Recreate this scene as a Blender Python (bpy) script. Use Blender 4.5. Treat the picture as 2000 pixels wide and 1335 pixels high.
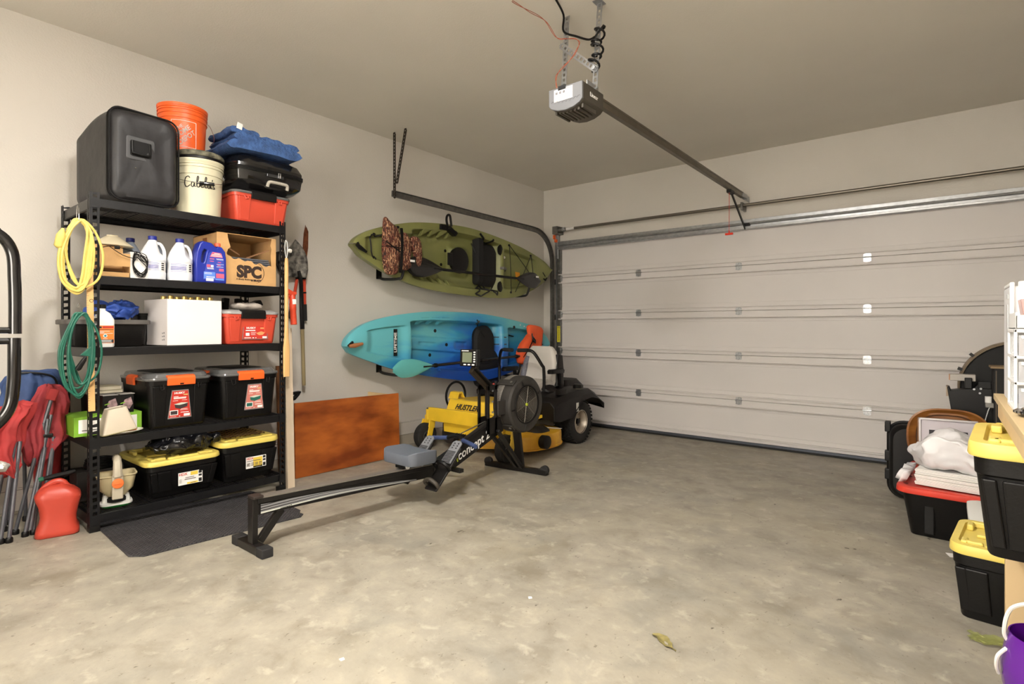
import bpy, bmesh, math, random
import numpy as np
from mathutils import Vector, Matrix, noise
PI = math.pi
R90 = PI/2
for o in list(bpy.data.objects): bpy.data.objects.remove(o)
SC = bpy.context.scene
COL = SC.collection

# ---------------------------------------------------------------- camera, light, exposure
cam_d = bpy.data.cameras.new('camera'); cam = bpy.data.objects.new('camera', cam_d); COL.objects.link(cam)
cam.location = (0, 0, 1.10); cam.rotation_euler = (R90, 0, math.radians(38.6))
cam_d.sensor_width = 36; cam_d.lens = 36*1062/2000; cam_d.shift_y = -27.5/2000
cam_d.clip_start = .02; cam_d.clip_end = 60
SC.camera = cam
SC.view_settings.view_transform = 'Standard'; SC.view_settings.look = 'None'
SC.view_settings.gamma = 1; SC.view_settings.use_curve_mapping = False
SC.view_settings.exposure = 0.62
W = bpy.data.worlds.new('world'); SC.world = W; W.use_nodes = True
W.node_tree.nodes['Background'].inputs[0].default_value = (.9, .95, 1, 1)
W.node_tree.nodes['Background'].inputs[1].default_value = .3
def area(name, loc, sx, sy, power, col, rot=(0, 0, 0)):
    d = bpy.data.lights.new(name, 'AREA'); d.shape = 'RECTANGLE'; d.size = sx; d.size_y = sy
    d.energy = power; d.color = col
    o = bpy.data.objects.new(name, d); o.location = loc; o.rotation_euler = rot; COL.objects.link(o); return o
area('ceiling_lamp', (-1.15, .70, 2.90), .22, .22, 78, (1, .955, .89))
area('fill_light_far', (-1.9, 1.30, 2.93), 1.2, .25, 20, (1, .96, .90))  # unseen overhead fill, added to brighten the far floor
area('fill_light_rear', (-.7, -2.15, 1.65), 2.2, 1.5, 185, (1, .98, .95), (-R90, 0, 0))  # added soft frontal fill behind the camera, evens out the far end

# ---------------------------------------------------------------- materials
def lin(c):
    c = [x/255 for x in c]
    return tuple((x/12.92 if x <= .04045 else ((x+.055)/1.055)**2.4) for x in c) + (1,)
MATS = {}
def mat(name, c, rough=.5, metal=0, var=0, scale=8, bump=0, bscale=60, c2=None, spec=.5, coat=0, alpha=1, trans=0, stretch=None, detail=4, emit=0):
    if name in MATS: return MATS[name]
    m = bpy.data.materials.new(name); m.use_nodes = True; nt = m.node_tree; N = nt.nodes; L = nt.links
    p = N['Principled BSDF']; p.inputs['Base Color'].default_value = lin(c); p.inputs['Roughness'].default_value = rough
    p.inputs['Metallic'].default_value = metal; p.inputs['Specular IOR Level'].default_value = spec
    p.inputs['Coat Weight'].default_value = coat; p.inputs['Alpha'].default_value = alpha
    p.inputs['Transmission Weight'].default_value = trans
    if emit: p.inputs['Emission Color'].default_value = lin(c); p.inputs['Emission Strength'].default_value = emit
    tc = N.new('ShaderNodeTexCoord'); src = tc.outputs['Object']
    if stretch:
        mp = N.new('ShaderNodeMapping'); mp.inputs['Scale'].default_value = stretch; L.new(src, mp.inputs[0]); src = mp.outputs[0]
    if var or c2:
        n = N.new('ShaderNodeTexNoise'); n.inputs['Scale'].default_value = scale; n.inputs['Detail'].default_value = detail
        L.new(src, n.inputs['Vector'])
        r = N.new('ShaderNodeValToRGB'); r.color_ramp.elements[0].position = .35; r.color_ramp.elements[1].position = .65
        a = lin(c)
        if c2: r.color_ramp.elements[0].color = a; r.color_ramp.elements[1].color = lin(c2)
        else:
            r.color_ramp.elements[0].color = tuple(x*(1-var) for x in a[:3])+(1,)
            r.color_ramp.elements[1].color = tuple(min(1, x*(1+var)) for x in a[:3])+(1,)
        L.new(n.outputs['Fac'], r.inputs[0]); L.new(r.outputs[0], p.inputs['Base Color'])
    if bump:
        n2 = N.new('ShaderNodeTexNoise'); n2.inputs['Scale'].default_value = bscale; n2.inputs['Detail'].default_value = 3
        L.new(src, n2.inputs['Vector'])
        b = N.new('ShaderNodeBump'); b.inputs['Strength'].default_value = bump; b.inputs['Distance'].default_value = .01
        L.new(n2.outputs['Fac'], b.inputs['Height']); L.new(b.outputs[0], p.inputs['Normal'])
    MATS[name] = m; return m

# ---------------------------------------------------------------- mesh building
def catmull(P, k=6, closed=False):
    P = [Vector(p) for p in P]; n = len(P); out = []
    for i in range(n if closed else n-1):
        a = P[(i-1) % n] if (closed or i > 0) else P[0]; b = P[i]; c = P[(i+1) % n]
        d = P[(i+2) % n] if (closed or i < n-2) else P[n-1]
        for j in range(k):
            t = j/k
            out.append(.5*((2*b)+(c-a)*t+(2*a-5*b+4*c-d)*t*t+(3*b-a-3*c+d)*t**3))
    if not closed: out.append(P[-1])
    return out
def rr(w, d, r, n=4, cx=0, cy=0):
    r = min(r, w/2-1e-4, d/2-1e-4); out = []
    for qx, qy, a0 in ((1, 1, 0), (-1, 1, R90), (-1, -1, PI), (1, -1, 3*R90)):
        for i in range(n+1):
            a = a0+R90*i/n
            out.append((cx+qx*(w/2-r)+r*math.cos(a), cy+qy*(d/2-r)+r*math.sin(a)))
    return out
class B:
    def __init__(s): s.v = []; s.f = []
    def add(s, v, f):
        k = len(s.v); s.v += [tuple(x) for x in v]; s.f += [tuple(i+k for i in q) for q in f]; return s
    def box(s, x0, x1, y0, y1, z0, z1, M=None):
        v = [(x, y, z) for z in (z0, z1) for y in (y0, y1) for x in (x0, x1)]
        if M is not None: v = [M @ Vector(p) for p in v]
        return s.add(v, [(0, 1, 3, 2), (4, 6, 7, 5), (0, 4, 5, 1), (2, 3, 7, 6), (0, 2, 6, 4), (1, 5, 7, 3)])
    def bar(s, a, b, w, h, up=(0, 0, 1)):
        a, b = Vector(a), Vector(b); z = (b-a).normalized(); u = Vector(up)
        x = u.cross(z)
        if x.length < 1e-4: x = Vector((1, 0, 0)).cross(z)
        x.normalize(); y = z.cross(x)
        v = [p+x*w/2*i+y*h/2*j for p in (a, b) for j in (-1, 1) for i in (-1, 1)]
        return s.add(v, [(0, 1, 3, 2), (4, 6, 7, 5), (0, 4, 5, 1), (2, 3, 7, 6), (0, 2, 6, 4), (1, 5, 7, 3)])
    def rings(s, R, cap=(1, 1), closed=True):
        n = len(R[0]); v = [p for r in R for p in r]; f = []
        for i in range(len(R)-1):
            for j in range(n if closed else n-1):
                a = i*n+j; b = i*n+(j+1) % n; f.append((a, b, b+n, a+n))
        if cap[0]: f.append(tuple(reversed(range(n))))
        if cap[1]: f.append(tuple(range((len(R)-1)*n, len(R)*n)))
        return s.add(v, f)
    def tube(s, P, r, n=8, closed=False, cap=True):
        P = [Vector(p) for p in P]; m = len(P)
        rs = r if isinstance(r, (list, tuple)) else [r]*m
        T = []
        for i in range(m):
            a = P[(i-1) % m] if (closed or i > 0) else P[i]; b = P[(i+1) % m] if (closed or i < m-1) else P[i]
            t = b-a; T.append(t.normalized() if t.length > 1e-9 else Vector((0, 0, 1)))
        u = T[0].orthogonal().normalized(); R = []
        for i in range(m):
            if i:
                u = u-T[i]*u.dot(T[i])
                u = u.normalized() if u.length > 1e-6 else T[i].orthogonal().normalized()
            w = T[i].cross(u)
            R.append([P[i]+(u*math.cos(2*PI*k/n)+w*math.sin(2*PI*k/n))*rs[i] for k in range(n)])
        if closed: R.append(R[0]); return s.rings(R, (0, 0))
        return s.rings(R, (cap, cap))
    def cyl(s, a, b, r, n=16, r2=None): return s.tube([a, b], [r, r if r2 is None else r2], n)
    def lathe(s, prof, n=24, M=None, cap=(1, 1), sx=1, sy=1):
        R = []
        for r, z in prof:
            ring = [Vector((r*math.cos(2*PI*k/n)*sx, r*math.sin(2*PI*k/n)*sy, z)) for k in range(n)]
            R.append([M @ p for p in ring] if M is not None else ring)
        return s.rings(R, cap)
    def stack(s, L, n=4, cap=(1, 1), M=None):      # L: (z, w, d, r[, cx, cy])
        R = []
        for q in L:
            z, w, d, r = q[:4]; cx, cy = (q[4], q[5]) if len(q) > 4 else (0, 0)
            ring = [Vector((x, y, z)) for x, y in rr(w, d, r, n, cx, cy)]
            R.append([M @ p for p in ring] if M is not None else ring)
        return s.rings(R, cap)
    def prism(s, poly, a, b, axis='y', M=None):    # poly in the two other axes, extruded along axis
        def mk(p, t):
            q = Vector((t, p[0], p[1])) if axis == 'x' else Vector((p[0], t, p[1])) if axis == 'y' else Vector((p[0], p[1], t))
            return M @ q if M is not None else q
        return s.rings([[mk(p, a) for p in poly], [mk(p, b) for p in poly]])
    def torus(s, c, R, r, M=None, n=24, k=8, a0=0, a1=2*PI):
        full = abs(a1-a0-2*PI) < 1e-6
        P = [Vector((R*math.cos(a0+(a1-a0)*i/n), R*math.sin(a0+(a1-a0)*i/n), 0)) for i in range(n if full else n+1)]
        P = [(M @ p if M is not None else p)+Vector(c) for p in P]
        return s.tube(P, r, k, closed=full)
    def noise(s, amp, sc, seed=0, ridge=False):
        out = []
        for p in s.v:
            q = Vector(p)*sc+Vector((seed*7.3, seed*3.1, seed*1.7))
            d = noise.noise_vector(q)
            if ridge:
                e = noise.noise_vector(q*2.1+Vector((9, 4, 2)))
                g = noise.noise_vector(q*3.9+Vector((1, 7, 5)))
                d = Vector((abs(d.x)-.2, abs(d.y)-.2, abs(d.z)-.2))*1.4+Vector((abs(e.x)-.2, abs(e.y)-.2, abs(e.z)-.2))*(.8 if ridge == 2 else .35)+g*(.18 if ridge == 2 else .05)
            out.append(tuple(Vector(p)+d*amp))
        s.v = out; return s
    def ob(s, name, m, parent=None, ang=35, bevel=0, kind=None, seg=2):
        me = bpy.data.meshes.new(name); me.from_pydata(s.v, [], s.f)
        bm = bmesh.new(); bm.from_mesh(me); bmesh.ops.recalc_face_normals(bm, faces=bm.faces); bm.to_mesh(me); bm.free()
        me.materials.append(m)
        if ang:
            me.polygons.foreach_set('use_smooth', [True]*len(me.polygons)); me.set_sharp_from_angle(angle=math.radians(ang))
        o = bpy.data.objects.new(name, me); COL.objects.link(o)
        if parent is not None: o.parent = parent
        if kind or name.endswith('print'): o['kind'] = kind or 'stuff'
        if bevel:
            b = o.modifiers.new('bevel', 'BEVEL'); b.width = bevel; b.segments = seg; b.limit_method = 'ANGLE'; b.angle_limit = math.radians(40)
        return o
def T(name, label, cat, loc=(0, 0, 0), rz=0, group=None, rot=None):
    o = bpy.data.objects.new(name, None); COL.objects.link(o); o.empty_display_size = .05
    o.location = loc; o.rotation_euler = rot if rot else (0, 0, rz)
    o['label'] = label; o['category'] = cat
    if group: o['group'] = group
    return o
def tag(o, label, cat, group=None):
    o['label'] = label; o['category'] = cat
    if group: o['group'] = group
    return o
def struct(o): o['kind'] = 'structure'; return o
def copy_part(o, parent, loc=None, rot=None):
    c = o.copy(); COL.objects.link(c); c.parent = parent
    if loc is not None: c.location = loc
    if rot is not None: c.rotation_euler = rot
    return c
def text(body, size, m, parent, loc, rot=(R90, 0, 0), name='lettering', shear=0, ext=.0008, off=0, align='CENTER', sx=1, sp=1):
    cu = bpy.data.curves.new(name, 'FONT'); cu.body = body; cu.size = size; cu.shear = shear; cu.extrude = ext; cu.offset = off
    cu.align_x = align; cu.align_y = 'CENTER'; cu.resolution_u = 3; cu.space_character = sp
    t = bpy.data.objects.new('t', cu); me = bpy.data.meshes.new_from_object(t); me.name = name
    bpy.data.objects.remove(t); bpy.data.curves.remove(cu)
    me.materials.clear(); me.materials.append(m)
    o = bpy.data.objects.new(name, me); COL.objects.link(o)
    if parent is not None: o.parent = parent
    o.location = loc; o.rotation_euler = rot; o.scale = (sx, 1, 1); return o
def lines(b, y, rows, t=.0006):     # printed bars on a plane facing -y: rows of (x0, x1, z0, z1)
    for x0, x1, z0, z1 in rows: b.box(x0, x1, y-t, y, z0, z1)
    return b
def blob(w, d, h, seg=40, p=.6):     # rounded lump resting on z=0
    b = B(); R = []
    for i in range(seg//2+1):
        a = -R90+PI*i/(seg//2); c = max(0, math.cos(a))**p; z = (math.copysign(abs(math.sin(a))**p, math.sin(a))+1)/2*h
        ring = []
        for k in range(seg):
            q = 2*PI*k/seg; cx, sy = math.cos(q), math.sin(q)
            ring.append((w/2*c*math.copysign(abs(cx)**p, cx), d/2*c*math.copysign(abs(sy)**p, sy), z))
        R.append(ring)
    return b.rings(R)
SLOPE = .028
def fz(y): return -SLOPE*(y-.9)      # the slab falls towards the door
WX, WY, CEIL = -4.285, 6.061, 2.96

BLACK = mat('black_plastic', (14, 13, 13), .42, var=.15, scale=30, spec=.3)
BLK_MET = mat('black_powder_coat', (16, 16, 18), .38, .0, var=.2, scale=40, spec=.4, bump=.05, bscale=300)
RUBBER = mat('black_rubber', (27, 26, 26), .75, var=.2, scale=20, bump=.15, bscale=120)
GALV = mat('galvanised_steel', (168, 170, 172), .34, .85, var=.12, scale=25)
GALV_D = mat('dull_galvanised_steel', (118, 116, 112), .45, .75, var=.15, scale=25)
CHROME = mat('chrome', (200, 200, 200), .15, 1)
WHITE = mat('white_plastic', (225, 224, 222), .4)
PRINT_K = mat('black_print', (28, 26, 26), .6)
PRINT_W = mat('white_print', (238, 236, 232), .6)
PAPER = mat('white_paper', (228, 226, 222), .8, var=.04, scale=20)
ORANGE = mat('orange_plastic', (236, 98, 36), .4)
REDP = mat('red_plastic', (190, 60, 44), .38, var=.06, scale=12)
YELLOW = mat('yellow_plastic', (222, 200, 100), .45, var=.04, scale=10)
CARD = mat('cardboard', (196, 154, 102), .85, var=.06, scale=14)
# ---------------------------------------------------------------- the room
def paint(name, c, bump=.16, bscale=90, marks=True):
    m = mat(name, c, .72, var=.025, scale=1.2, bump=bump, bscale=bscale, spec=.25); return m
M_WALL = paint('white_wall_paint', (208, 203, 195))
M_CEIL = paint('ceiling_paint', (220, 215, 205), .12, 110)
def concrete():
    m = bpy.data.materials.new('stained_concrete'); m.use_nodes = True; N = m.node_tree.nodes; L = m.node_tree.links
    p = N['Principled BSDF']; tc = N.new('ShaderNodeTexCoord')
    def noi(s, d, off=(0, 0, 0), st=(1, 1, 1), dist=0):
        mp = N.new('ShaderNodeMapping'); mp.inputs['Location'].default_value = off; mp.inputs['Scale'].default_value = st
        L.new(tc.outputs['Object'], mp.inputs[0]); n = N.new('ShaderNodeTexNoise'); n.inputs['Scale'].default_value = s
        n.inputs['Detail'].default_value = d; n.inputs['Distortion'].default_value = dist; n.inputs['Roughness'].default_value = .62
        L.new(mp.outputs[0], n.inputs['Vector']); return n.outputs['Fac']
    def ramp(f, stops):
        r = N.new('ShaderNodeValToRGB'); e = r.color_ramp.elements
        while len(e) < len(stops): e.new(.5)
        for i, (pos, c) in enumerate(stops): e[i].position = pos; e[i].color = lin(c) if len(c) == 3 else c
        L.new(f, r.inputs[0]); return r.outputs[0]
    def mix(f, a, b, mode='MIX', k=None):
        x = N.new('ShaderNodeMixRGB'); x.blend_type = mode
        if f is None: x.inputs[0].default_value = k
        else: L.new(f, x.inputs[0])
        for q, i in ((a, 1), (b, 2)):
            if isinstance(q, tuple): x.inputs[i].default_value = q
            else: L.new(q, x.inputs[i])
        return x.outputs[0]
    base = ramp(noi(1.5, 9, dist=.25), [(.3, (130, 124, 112)), (.44, (144, 138, 125)), (.56, (158, 151, 136)), (.7, (144, 139, 128))])
    mid = ramp(noi(5.5, 10, (3, 1, 0), dist=.3), [(.34, (112, 105, 92)), (.46, (142, 136, 123)), (.56, (154, 148, 134)), (.66, (172, 164, 146))])
    c = mix(None, base, mid, 'MIX', .5)
    st = ramp(noi(2.6, 11, (11, 5, 0), (1, 1, 1), .4), [(.55, (0, 0, 0, 1)), (.70, (1, 1, 1, 1))])
    c = mix(mix(None, st, (0, 0, 0, 1), 'MIX', .45), c, lin((116, 107, 90)))
    ye = ramp(noi(1.0, 8, (4, 9, 0), dist=.3), [(.5, (0, 0, 0, 1)), (.7, (.6, .6, .6, 1))])
    c = mix(ye, c, lin((158, 150, 130)))
    gr = ramp(noi(1.9, 9, (7, 19, 0), dist=.3), [(.54, (0, 0, 0, 1)), (.68, (.55, .55, .55, 1))])
    c = mix(gr, c, lin((122, 120, 112)))
    sp = ramp(noi(60, 4, (1, 2, 0), (1, .6, 1)), [(.64, (0, 0, 0, 1)), (.72, (.6, .6, .6, 1))])
    c = mix(sp, c, lin((76, 68, 54)))
    lt = ramp(noi(11, 8, (8, 3, 0), dist=.3), [(.56, (0, 0, 0, 1)), (.70, (.7, .7, .7, 1))])
    c = mix(lt, c, lin((178, 171, 155)))
    sp2 = ramp(noi(17, 3, (5, 2, 0), (1, .5, 1)), [(.715, (0, 0, 0, 1)), (.745, (.9, .9, .9, 1))])
    c = mix(sp2, c, lin((70, 62, 50)))
    L.new(c, p.inputs['Base Color'])
    r = ramp(noi(2.5, 5, (2, 2, 2)), [(.3, (.36, .36, .36, 1)), (.7, (.62, .62, .62, 1))]); L.new(r, p.inputs['Roughness'])
    b = N.new('ShaderNodeBump'); b.inputs['Strength'].default_value = .12; b.inputs['Distance'].default_value = .01
    L.new(noi(40, 5), b.inputs['Height']); L.new(b.outputs[0], p.inputs['Normal']); return m
M_FLOOR = concrete()
Y0, Y1, X0, X1 = -2.2, WY, WX, 1.16
b = B(); b.add([(X0-.1, Y0-.1, fz(Y0-.1)), (X1+.1, Y0-.1, fz(Y0-.1)), (X1+.1, Y1+.1, fz(Y1+.1)), (X0-.1, Y1+.1, fz(Y1+.1)),
      (X0-.1, Y0-.1, -.4), (X1+.1, Y0-.1, -.4), (X1+.1, Y1+.1, -.4), (X0-.1, Y1+.1, -.4)],
      [(0, 1, 2, 3), (4, 7, 6, 5), (0, 4, 5, 1), (1, 5, 6, 2), (2, 6, 7, 3), (3, 7, 4, 0)])
struct(b.ob('floor', M_FLOOR, ang=0))
struct(B().box(X0-.1, X1+.1, Y0-.1, Y1+.1, CEIL, CEIL+.1).ob('ceiling', M_CEIL, ang=0))
struct(B().box(X0-.1, X0, Y0-.1, Y1+.1, .022, CEIL).ob('wall_left', M_WALL, ang=0))
struct(B().box(X0, X1, Y1, Y1+.1, -.3, CEIL).ob('wall_back', M_WALL, ang=0))
struct(B().box(X1, X1+.1, Y0-.1, Y1+.1, -.3, CEIL).ob('wall_right', M_WALL, ang=0))
struct(B().box(X0, X1, Y0-.1, Y0, -.3, CEIL).ob('wall_front', M_WALL, ang=0))
struct(B().box(X0-.1, X0+.012, Y0, Y1, -.3, .022).ob('trim_1', mat('stem_wall_concrete', (176, 168, 152), .8, var=.08, scale=3, bump=.2, bscale=30), ang=0))
b = B().box(X0-.02, X0+.014, Y0, Y1, .024, .145); b.box(X0-.02, X0+.009, Y0, Y1, .147, .155)
struct(b.ob('baseboard_left', M_WALL, ang=0, bevel=.003))

# ---------------------------------------------------------------- garage door
M_DOOR = mat('white_door_steel', (212, 207, 204), .45, var=.015, scale=2, bump=.04, bscale=240, spec=.4)
M_STILE = mat('painted_door_stile', (205, 202, 198), .4, .15, var=.03, scale=6)
DX0, DX1 = -4.03, .90
JZ = [-.104, .332, .808, 1.284, 1.760, 2.240]
door = bpy.data.objects.new('door_1', None); COL.objects.link(door); door['kind'] = 'structure'; door.location = (0, 0, 0)
for i in range(5):
    z0, z1 = JZ[i]+.001, JZ[i+1]-.001
    b = B()
    # section profile (y, z): flat skin, with rolled flanges along both edges
    yf, yk = 6.022, 6.048
    prof = [(yf+.006, z0), (yf, z0+.003), (yf, z0+.036), (yf-.016, z0+.036), (yf-.018, z0+.041), (yf-.016, z0+.047), (yk-.004, z0+.047), (yk-.004, z0+.088), (yk, z0+.090),
            (yk, z1-.112), (yk-.003, z1-.110), (yk-.003, z1-.073), (yf-.016, z1-.073), (yf-.018, z1-.067), (yf-.016, z1-.061), (yf, z1-.061), (yf, z1-.003), (yf+.006, z1), (6.059, z1), (6.059, z0)]
    b.prism([(y, z) for y, z in prof], DX0+.02, DX1, 'x')
    b.ob('panel', M_DOOR, door, ang=25)
    B().box(DX0, DX0+.052, 6.006, 6.058, z0, z1).ob('end_stile', GALV_D, door, ang=0, bevel=.003)
for z in JZ[1:5]: pass
b = B()                                   # top reinforcing strut, a galvanised hat section
prof = [(6.020, 2.130), (5.965, 2.136), (5.962, 2.150), (5.985, 2.156), (5.985, 2.176), (5.962, 2.182), (5.965, 2.196), (6.020, 2.203)]
b.prism(prof, DX0+.03, DX1, 'x'); b.ob('strut', GALV, door, ang=25)
B().box(DX0+.03, DX1, 6.0, 6.02, 2.204, 2.238).ob('top_flange', GALV, door, ang=0, bevel=.002)
b = B(); 
for k, z in enumerate((0, .012)): b.box(DX0, DX1, 6.008-.004*k, 6.05, JZ[0]-.022+z, JZ[0]-.012+z)
b.ob('seal_retainer', mat('seal_retainer_aluminium', (92, 96, 106), .45, .6), door, ang=0, bevel=.002)
B().box(DX0, DX1, 6.0, 6.056, fz(6.0)-.002, JZ[0]-.021).ob('bottom_seal', RUBBER, door, ang=0, bevel=.004)
def hinge_mesh(w=.062):
    b = B(); h = w/2
    b.prism([(-h, -.040), (-h*.5, -.046), (0, -.048), (h*.5, -.046), (h, -.040), (h, -.006), (-h, -.006)], -.004, 0, 'y')
    b.prism([(-h, .006), (h, .006), (h, .026), (h*.55, .034), (0, .036), (-h*.55, .034), (-h, .026)], -.004, 0, 'y')
    b.cyl((-h-.006, -.006, 0), (h+.006, -.006, 0), .0065, 10)
    for x, z in ((-.02, -.026), (.02, -.026), (0, -.038), (-.02, .017), (.02, .017), (0, .027)): b.cyl((x, -.004, z), (x, -.007, z), .0045, 6)
    return b
hb = None
for z in JZ[1:5]:
    for x in (-3.985, -2.872, -1.723, -.573, .577, .86):
        if hb is None: hb = hinge_mesh().ob('hinge', mat('bright_galvanised_hinge', (178, 180, 182), .32, .8, var=.25, scale=60), door); hb.location = (x, 6.019, z)
        else: copy_part(hb, door, (x, 6.019, z))
pl = B().box(-.024, .024, -.002, 0, -.105, .105).ob('warning_label', mat('yellow_label', (226, 212, 48), .5), door, ang=0); pl.location = (DX0+.026, 6.004, 1.02)
b = B(); lines(b, -.0022, [(-.02, .02, .088-.010*k, .092-.010*k) for k in range(2)]+[(-.014+.003*(k % 2), .014, .06-.012*k, .063-.012*k) for k in range(13)])
o = b.ob('print', PRINT_K, pl, ang=0)
copy_part(B().box(-.004, .004, 6.003, 6.006, -.004, .004).ob('rivet', WHITE, door, ang=0), door, (DX0+.03, 0, 1.40)).location = (DX0+.03, 0, 1.85)

# ---------------------------------------------------------------- tracks, spring tube, opener
def perforated(b, p0, p1, w=.032, side=(1, 0, 0), pitch=.032, t=.003):
    """a flat strap with a row of real holes: two edges and rungs"""
    p0, p1 = Vector(p0), Vector(p1); d = p1-p0; L = d.length; z = d/L; x = Vector(side); x = (x-z*x.dot(z)).normalized()
    n = z.cross(x)
    for e in (-1, 1): b.bar(p0+x*e*w*.36, p1+x*e*w*.36, w*.28, t, n) if False else b.bar(p0+x*e*w*.36, p1+x*e*w*.36, t, w*.28, x)
    k = int(L/pitch)
    for i in range(k+1):
        c = p0+z*(L*i/k); b.bar(c-z*pitch*.24, c+z*pitch*.24, t, w*.5, x)
def angle_iron(b, p0, p1, w=.034, s1=(1, 0, 0), s2=(0, 1, 0), pitch=.032):
    p0, p1 = Vector(p0), Vector(p1)
    for s, o in ((s1, s2), (s2, s1)):
        off = Vector(s)*w*.5
        perforated(b, p0+off, p1+off, w, s, pitch)
tk = T('door_track', 'left curved steel door track hung from the ceiling along the wall', 'track', (-4.06, 5.98, fz(5.98)))
def W2L(t, p): return (p[0]-t.location[0], p[1]-t.location[1], p[2]-t.location[2])
path = [(-4.06, 3.30, 2.365)]+[(-4.06, 3.30+.1*i, 2.365-.0008*i) for i in range(1, 23)]
cy, cz, rad = 5.56, 1.955, .39
path += [(-4.06, cy+rad*math.sin(a*R90/12), cz+rad*math.cos(a*R90/12)) for a in range(1, 13)]
path += [(-4.06, 5.955, 1.6), (-4.06, 5.955, .8), (-4.06, 5.955, fz(5.955)+.002)]
b = B(); R = []
for i, p in enumerate(path):
    a = Vector(path[max(0, i-1)]); c = Vector(path[min(len(path)-1, i+1)]); t = (c-a).normalized(); n = Vector((1, 0, 0)).cross(t).normalized()
    p = Vector(p); R.append([W2L(tk, p+n*u+Vector((1, 0, 0))*w) for u, w in ((-.029, .006), (-.029, -.026), (-.024, -.030), (.024, -.030), (.029, -.026), (.029, .006), (.026, .006), (.026, -.022), (-.026, -.022), (-.026, .006))])
b.rings(R); b.ob('rail', GALV_D, tk, ang=30)
b = B(); angle_iron(b, W2L(tk, (-4.075, 3.31, 2.33)), W2L(tk, (-4.12, 3.345, CEIL-.002)), .030, (1, 0, 0), (0, 1, 0)); b.ob('hanger', mat('dark_hanger_steel', (70, 64, 58), .5, .7), tk, ang=0)
b = B(); angle_iron(b, W2L(tk, (-4.06, 3.325, 2.47)), W2L(tk, (-3.953, 3.342, CEIL-.002)), .030, (1, 0, 0), (0, 1, 0)); b.ob('hanger', MATS['dark_hanger_steel'], tk, ang=0)
b = B().box(-.05, .0, -.03, .02, 2.035-fz(5.98)-.02, 2.40-fz(5.98)); b.box(-.05, .0, -.012, .02, -.0, 2.05-fz(5.98)); o = b.ob('flag_bracket', GALV, tk, ang=0, bevel=.003); o.location = (.05, .045, 0)
b = B().box(-.06, -.03, -.06, .03, 2.375, 2.43); b.box(-.035, .0, -.065, .02, 2.33, 2.37); o = b.ob('bumper', ORANGE, tk, ang=0, bevel=.006); o.location = (.045, .05, .142-.1)
for z in (.35, .85, 1.35, 1.82):
    B().box(-.045, -.02, .0, .07, z, z+.07).ob('wall_bracket', GALV_D, tk, ang=0, bevel=.003)

tt = T('torsion_tube', 'long grey torsion tube running above the garage door', 'tube', (-1.6, 5.94, 2.378))
B().cyl((-2.36, 0, 0), (2.5, 0, 0), .0165, 16).ob('shaft', mat('oiled_steel_tube', (128, 122, 112), .35, .8), tt)
b = B().box(-2.44, -2.36, -.035, .115, -.05, .05); b.lathe([(.03, -.03), (.034, -.02), (.034, .02), (.03, .03)], 16, Matrix.Translation((-2.33, 0, 0)) @ Matrix.Rotation(R90, 4, 'Y')); b.ob('end_bearing', GALV_D, tt, bevel=.003)
B().lathe([(.024, -.02), (.028, -.012), (.028, .012), (.024, .02)], 16, Matrix.Translation((-2.28, 0, 0)) @ Matrix.Rotation(R90, 4, 'Y')).ob('collar', GALV, tt)
B().lathe([(.0175, -.06), (.018, -.06), (.018, .06), (.0175, .06)], 16, Matrix.Translation((-2.18, 0, 0)) @ Matrix.Rotation(R90, 4, 'Y')).ob('sticker', PAPER, tt)
b = B().box(-.075, -.055, -.03, .118, -.05, .03); b.lathe([(.026, -.012), (.032, -.008), (.032, .008), (.026, .012)], 16, Matrix.Translation((-.065, 0, 0)) @ Matrix.Rotation(R90, 4, 'Y')); b.ob('centre_bearing', GALV_D, tt, bevel=.002)

op = T('door_opener', 'grey garage door opener motor and rail hanging from ceiling straps', 'opener', (-1.625, 2.615, CEIL))
z_ = lambda z: z-CEIL
GREY = mat('light_grey_housing', (104, 105, 108), .4, var=.03); DGREY = mat('dark_brown_grey_housing', (72, 67, 58), .45, var=.04)
b = B(); pr = [(-.108, z_(2.422)), (-.108, z_(2.33)), (-.09, z_(2.312)), (-.05, z_(2.296)), (0, z_(2.29)), (.05, z_(2.296)), (.09, z_(2.312)), (.108, z_(2.33)), (.108, z_(2.422))]
b.prism(pr, -.115, -.10, 'y'); b.ob('front_cover', GREY, op, ang=25, bevel=.003)
b = B().prism([(x*.995, z+.001*(z > -.6)) for x, z in pr], -.10, .118, 'y'); b.ob('housing', DGREY, op, ang=25, bevel=.004)
for i in range(8):
    x = -.085+i*.024
    B().box(x, x+.013, -.085, .055, z_(2.284)+.0 if abs(x) < .06 else z_(2.29), z_(2.30) if abs(x) < .06 else z_(2.315)).ob('vent_rib', DGREY, op, ang=0, bevel=.003)
    o = B().torus((x+.006, -.1155, z_(2.333)+.0007*(i-4)**2), .009, .0016, Matrix.Rotation(R90, 4, 'X'), 10, 5, 0, PI).ob('front_slot', GREY, op)
pl = B().box(-.06, .06, -.1165, -.115, z_(2.342), z_(2.408)).ob('label', PAPER, op, ang=0); pl.location = (-.012, 0, .004)
b = B(); lines(b, -.1166, [(-.01, .05, z_(2.400), z_(2.403)), (-.055, .05, z_(2.372), z_(2.374)), (-.055, .05, z_(2.362), z_(2.364)), (-.055, .05, z_(2.354), z_(2.356)), (-.055, .03, z_(2.346), z_(2.348))]+[(-.05+.024*k, -.036+.024*k, z_(2.380), z_(2.394)) for k in range(3)]); b.ob('print', mat('grey_print', (120, 118, 120), .6), pl, ang=0)
text('Linear', .034, PRINT_W, op, (.1085, .01, z_(2.375)), (R90, 0, R90))
b = B().box(-.045, .005, -.119, -.112, z_(2.404), z_(2.428)); b.ob('terminal_block', BLACK, op, ang=0, bevel=.002)
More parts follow.
